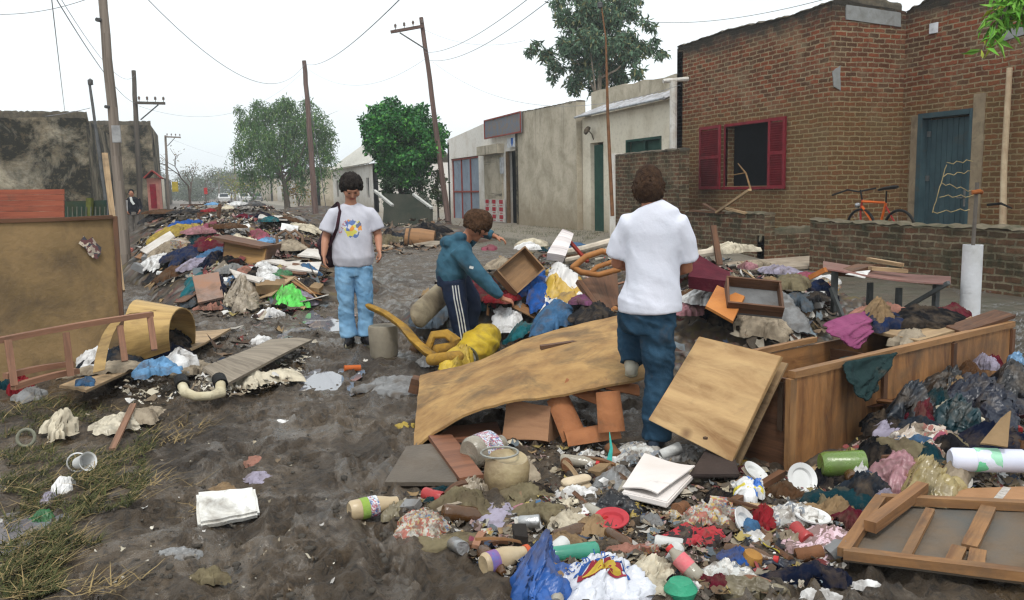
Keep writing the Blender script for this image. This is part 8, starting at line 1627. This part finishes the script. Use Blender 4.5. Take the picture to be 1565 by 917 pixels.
# ================================================================ more single pieces, scattered by area
gr = random.Random(41)
NEARLM = [((742, 706), 'the fat jar'), ((572, 786), 'the labelled bottle'), ((930, 720), 'the teal shard'), ((1005, 765), 'the white tray'), ((1222, 748), 'the round white lid'), ((1148, 868), 'the rotten fruit'), ((815, 890), 'the blue bag'), ((915, 892), 'the lettered bag'), ((1240, 806), 'the flat plate'), ((1258, 838), 'the pink lace'), ((1286, 722), 'the green tub'), ((935, 806), 'the red disc'), ((1046, 884), 'the red-capped bottle'), ((1085, 800), 'the printed carton'), ((1410, 740), 'the gold film bag'), ((1110, 735), 'the dark tray'), ((1360, 790), 'the clay pot'), ((860, 640), 'the clay tiles'), ((700, 830), 'the mud-stiff sheet')]
LEFTLM = [((382, 400), 'the wooden cabinet'), ((364, 462), 'the pale sack'), ((437, 462), 'the green bag'), ((318, 440), 'the square board'), ((318, 345), 'the upturned chair frame'), ((360, 348), 'the white slab'), ((450, 372), 'the two hoops'), ((245, 340), 'the doorstep'), ((240, 400), 'the sloping white plank'), ((465, 415), 'the broad white board'), ((280, 400), 'the dark blue trousers'), ((262, 366), 'the yellowish cloth')]
MIDLM = [((855, 375), 'the striped cushion'), ((798, 420), 'the upended tan drawer'), ((852, 446), 'the white and yellow bag'), ((915, 440), 'the broken chair'), ((1080, 425), 'the maroon mattress'), ((1150, 455), 'the tipped drawer'), ((1084, 492), 'the white shirt'), ((1350, 425), 'the warped table'), ((845, 500), 'the blue denim'), ((1235, 470), 'the near table leg'), ((1190, 428), 'the pale lilac clothes')]
BAGLM = [((1480, 640), 'the big navy bag'), ((1380, 650), 'the wardrobe batten'), ((1510, 738), 'the white bottle'), ((1412, 690), 'the patterned blouse'), ((1540, 612), 'the far black bag')]
used = {}
def lab(px, py, lms, desc):
    m, nm = min(lms, key=lambda l: (l[0][0]-px)**2+1.6*(l[0][1]-py)**2); dx, dy = px-m[0], py-m[1]
    rel = 'beside' if abs(dx) > abs(dy)*1.4 else ('just in front of' if dy > 0 else 'just behind')
    s = desc+' '+rel+' '+nm; used[s] = used.get(s, 0)+1; return s, s
STK = [('dark brown', W_BRN), ('pale', W_TAN), ('grey weathered', W_GRY), ('orange-brown', W_ORG), ('reddish', WOOD('pinkish_wood', (.2,)*3, (.1,)*3))]
def onslope(p, L_, a):
    d = Vector((math.cos(a), math.sin(a), 0)); A, B = p-d*L_/2, p+d*L_/2; A.z, B.z = Hs(A.x, A.y), Hs(B.x, B.y); return A, B
CANM = [('silver', M('can_silver', (.5, .5, .5), rough=.3, metal=.8, mud=.4)), ('red', M('can_red', (.4, .03, .03), rough=.35, mud=.4, spec=.5)), ('blue', M('can_blue', (.04, .1, .35), rough=.35, mud=.4, spec=.5)), ('rusty', M('can_rust', (.22, .1, .05), rough=.8, mud=.3)), ('white', M('can_white', (.6, .6, .58), rough=.4, mud=.4))]
def scatter(poly, n, lms, kinds, smin, smax, lift=.02):
    k = 0
    while k < n:
        px, py = rpoly(poly, gr); p = place(px, py); kd = gr.choice(kinds); s = gr.uniform(smin, smax); sz = 'short ' if s < (smin+smax)/2 else 'long '; a = gr.uniform(0, 3.14); k += 1
        if kd == 'stick':
            nm, m = gr.choice(STK); A, B = onslope(p, s*2, a); l, g_ = lab(px, py, lms, sz+nm+' stick'); z = Vector((0, 0, lift+gr.uniform(0, .04))); single('wood_stick', plank(A+z, B+z*gr.uniform(.6, 2.5), gr.uniform(.012, .03), gr.uniform(.01, .02), gr.uniform(0, 90), gr.uniform(-.01, .02), seed=k), m, l, 'stick', g_)
        elif kd == 'board':
            nm, m = gr.choice(STK+[('dirty white', M('dirty_white_board', (.5,)*3))]); w_ = s*gr.uniform(.35, .8); A, B = onslope(p, s*1.3, a); v = Vector((-math.sin(a), math.cos(a), gr.uniform(-.35, .35)))*w_/2; z = Vector((0, 0, lift+.02)); l, g_ = lab(px, py, lms, ('small ' if s < (smin+smax)/2 else 'wide ')+nm+' board')
            single('board', quad([A-v+z, B-v+z, B+v+z, A+v+z], .012, (6, 4), .008, k, .06), m, l, 'board', g_)
        elif kd == 'can':
            nm, m = gr.choice(CANM); l, g_ = lab(px, py, lms, nm+' can'); L_ = gr.uniform(.09, .12); q = at(p+Vector((0, 0, .03)), math.degrees(a), gr.uniform(70, 110)); single('can', lathe([(0, .002), (.027, .0), (.031, .006), (.031*gr.uniform(.8, 1), L_*.5), (.031, L_-.006), (.027, L_), (.025, L_-.004), (0, L_-.004)], 16, q, .05, k), m, l, 'can', g_, smooth=True, angle=40)
        elif kd == 'bottle':
            nm, m = gr.choice([('clear', CLR), ('green', M('green_glass', (.05,)*3)), ('white', ENM), ('tan', TANP), ('brown', M('brown_glass', (.1, .045, .015), rough=.2, mud=.3, spec=.6))]); l, g_ = lab(px, py, lms, nm+' bottle'); L_ = gr.uniform(.16, .24); T = bottle(px, py, L_, L_*.15, math.degrees(a), l, m, gr.choice([None, M('cap_red', (.6,)*3), ENM]), None, tilt=gr.uniform(-15, 15), neck=.38, capr=.5, wob=.06, lift=lift*.5); T.o['group'] = g_
        elif kd == 'carton':
            nm, m = gr.choice([('brown', cm('tan', 'card')), ('white', cm('white', 'paper')), ('grey', cm('grey', 'card')), ('printed', MAGZ)]); l, g_ = lab(px, py, lms, 'crushed '+nm+' carton'); q = at(p+Vector((0, 0, lift+.01)), math.degrees(a), gr.uniform(-25, 25), gr.uniform(-20, 20)); h_ = s*.35; c4 = [q @ Vector((x*s/2*gr.uniform(.8, 1.1), y*s*.32*gr.uniform(.8, 1.1), h_*.5+gr.uniform(-.3, .3)*h_)) for x, y in ((-1, -1), (1, -1), (1, 1), (-1, 1))]; single('carton', quad(c4, h_, (6, 5), h_*.12, k, .05), m, l, 'carton', g_)
        elif kd == 'sheet':
            nm, m = gr.choice([('white', cm('white', 'paper')), ('cream', cm('cream', 'paper')), ('newsprint', NEWS), ('printed', MAGZ), ('grey', cm('grey', 'paper')), ('pink', cm('pink', 'paper')), ('blue', cm('denim', 'paper'))]); l, g_ = lab(px, py, lms, 'crumpled sheet of '+nm+' paper'); _seed[0] += 1; p.z += lift; single('paper_sheet', clothgeo(p, s, s*gr.uniform(.6, 1), s*.12, math.degrees(a), _seed[0], 26, flat_=1, lift=lift), m, l, 'paper', g_, smooth=True, angle=180)
        else:
            cn = gr.choice(['navy', 'dark', 'brown', 'beige', 'slate', 'grey', 'maroon', 'denim', 'khaki', 'cream', 'tan', 'rose', 'teal', 'black']); l, g_ = lab(px, py, lms, ('small ' if s < (smin+smax)/2 else 'long ')+{'dark': 'charcoal', 'denim': 'faded blue', 'rose': 'dull red'}.get(cn, cn)+' rag'); _seed[0] += 1; p.z += lift; single('rag', clothgeo(p, s*1.6, s*gr.uniform(.4, .8), s*.28, math.degrees(a), _seed[0], 34, lift=lift), cm(cn), l, 'cloth', g_, smooth=True, angle=180)
scatter(Z_LEFT, 75, LEFTLM, ['stick', 'board', 'rag', 'rag', 'rag', 'carton', 'sheet', 'bottle', 'board'], .16, .42, .05)
scatter(Z_MID, 62, MIDLM, ['stick', 'board', 'rag', 'rag', 'rag', 'carton', 'stick', 'bottle'], .1, .28, .04)
scatter(Z_NEAR, 105, NEARLM, ['stick', 'stick', 'bottle', 'can', 'carton', 'sheet', 'sheet', 'rag', 'rag'], .05, .13, .012)
scatter(Z_BAGS, 22, BAGLM, ['rag', 'rag', 'rag', 'stick', 'sheet'], .1, .22, .04)
scatter([(565, 352), (660, 352), (690, 385), (560, 392)], 8, [((642, 366), 'the wooden barrel'), ((600, 350), 'the dark skip')], ['stick', 'board', 'rag'], .3, .7, .05)

# a group only where several things share it
_cnt = {}
for o in bpy.data.objects:
    if o.parent is None and o.get('group'): _cnt.setdefault(o['group'], []).append(o)
for k, v in _cnt.items():
    if len(v) == 1: del v[0]['group']
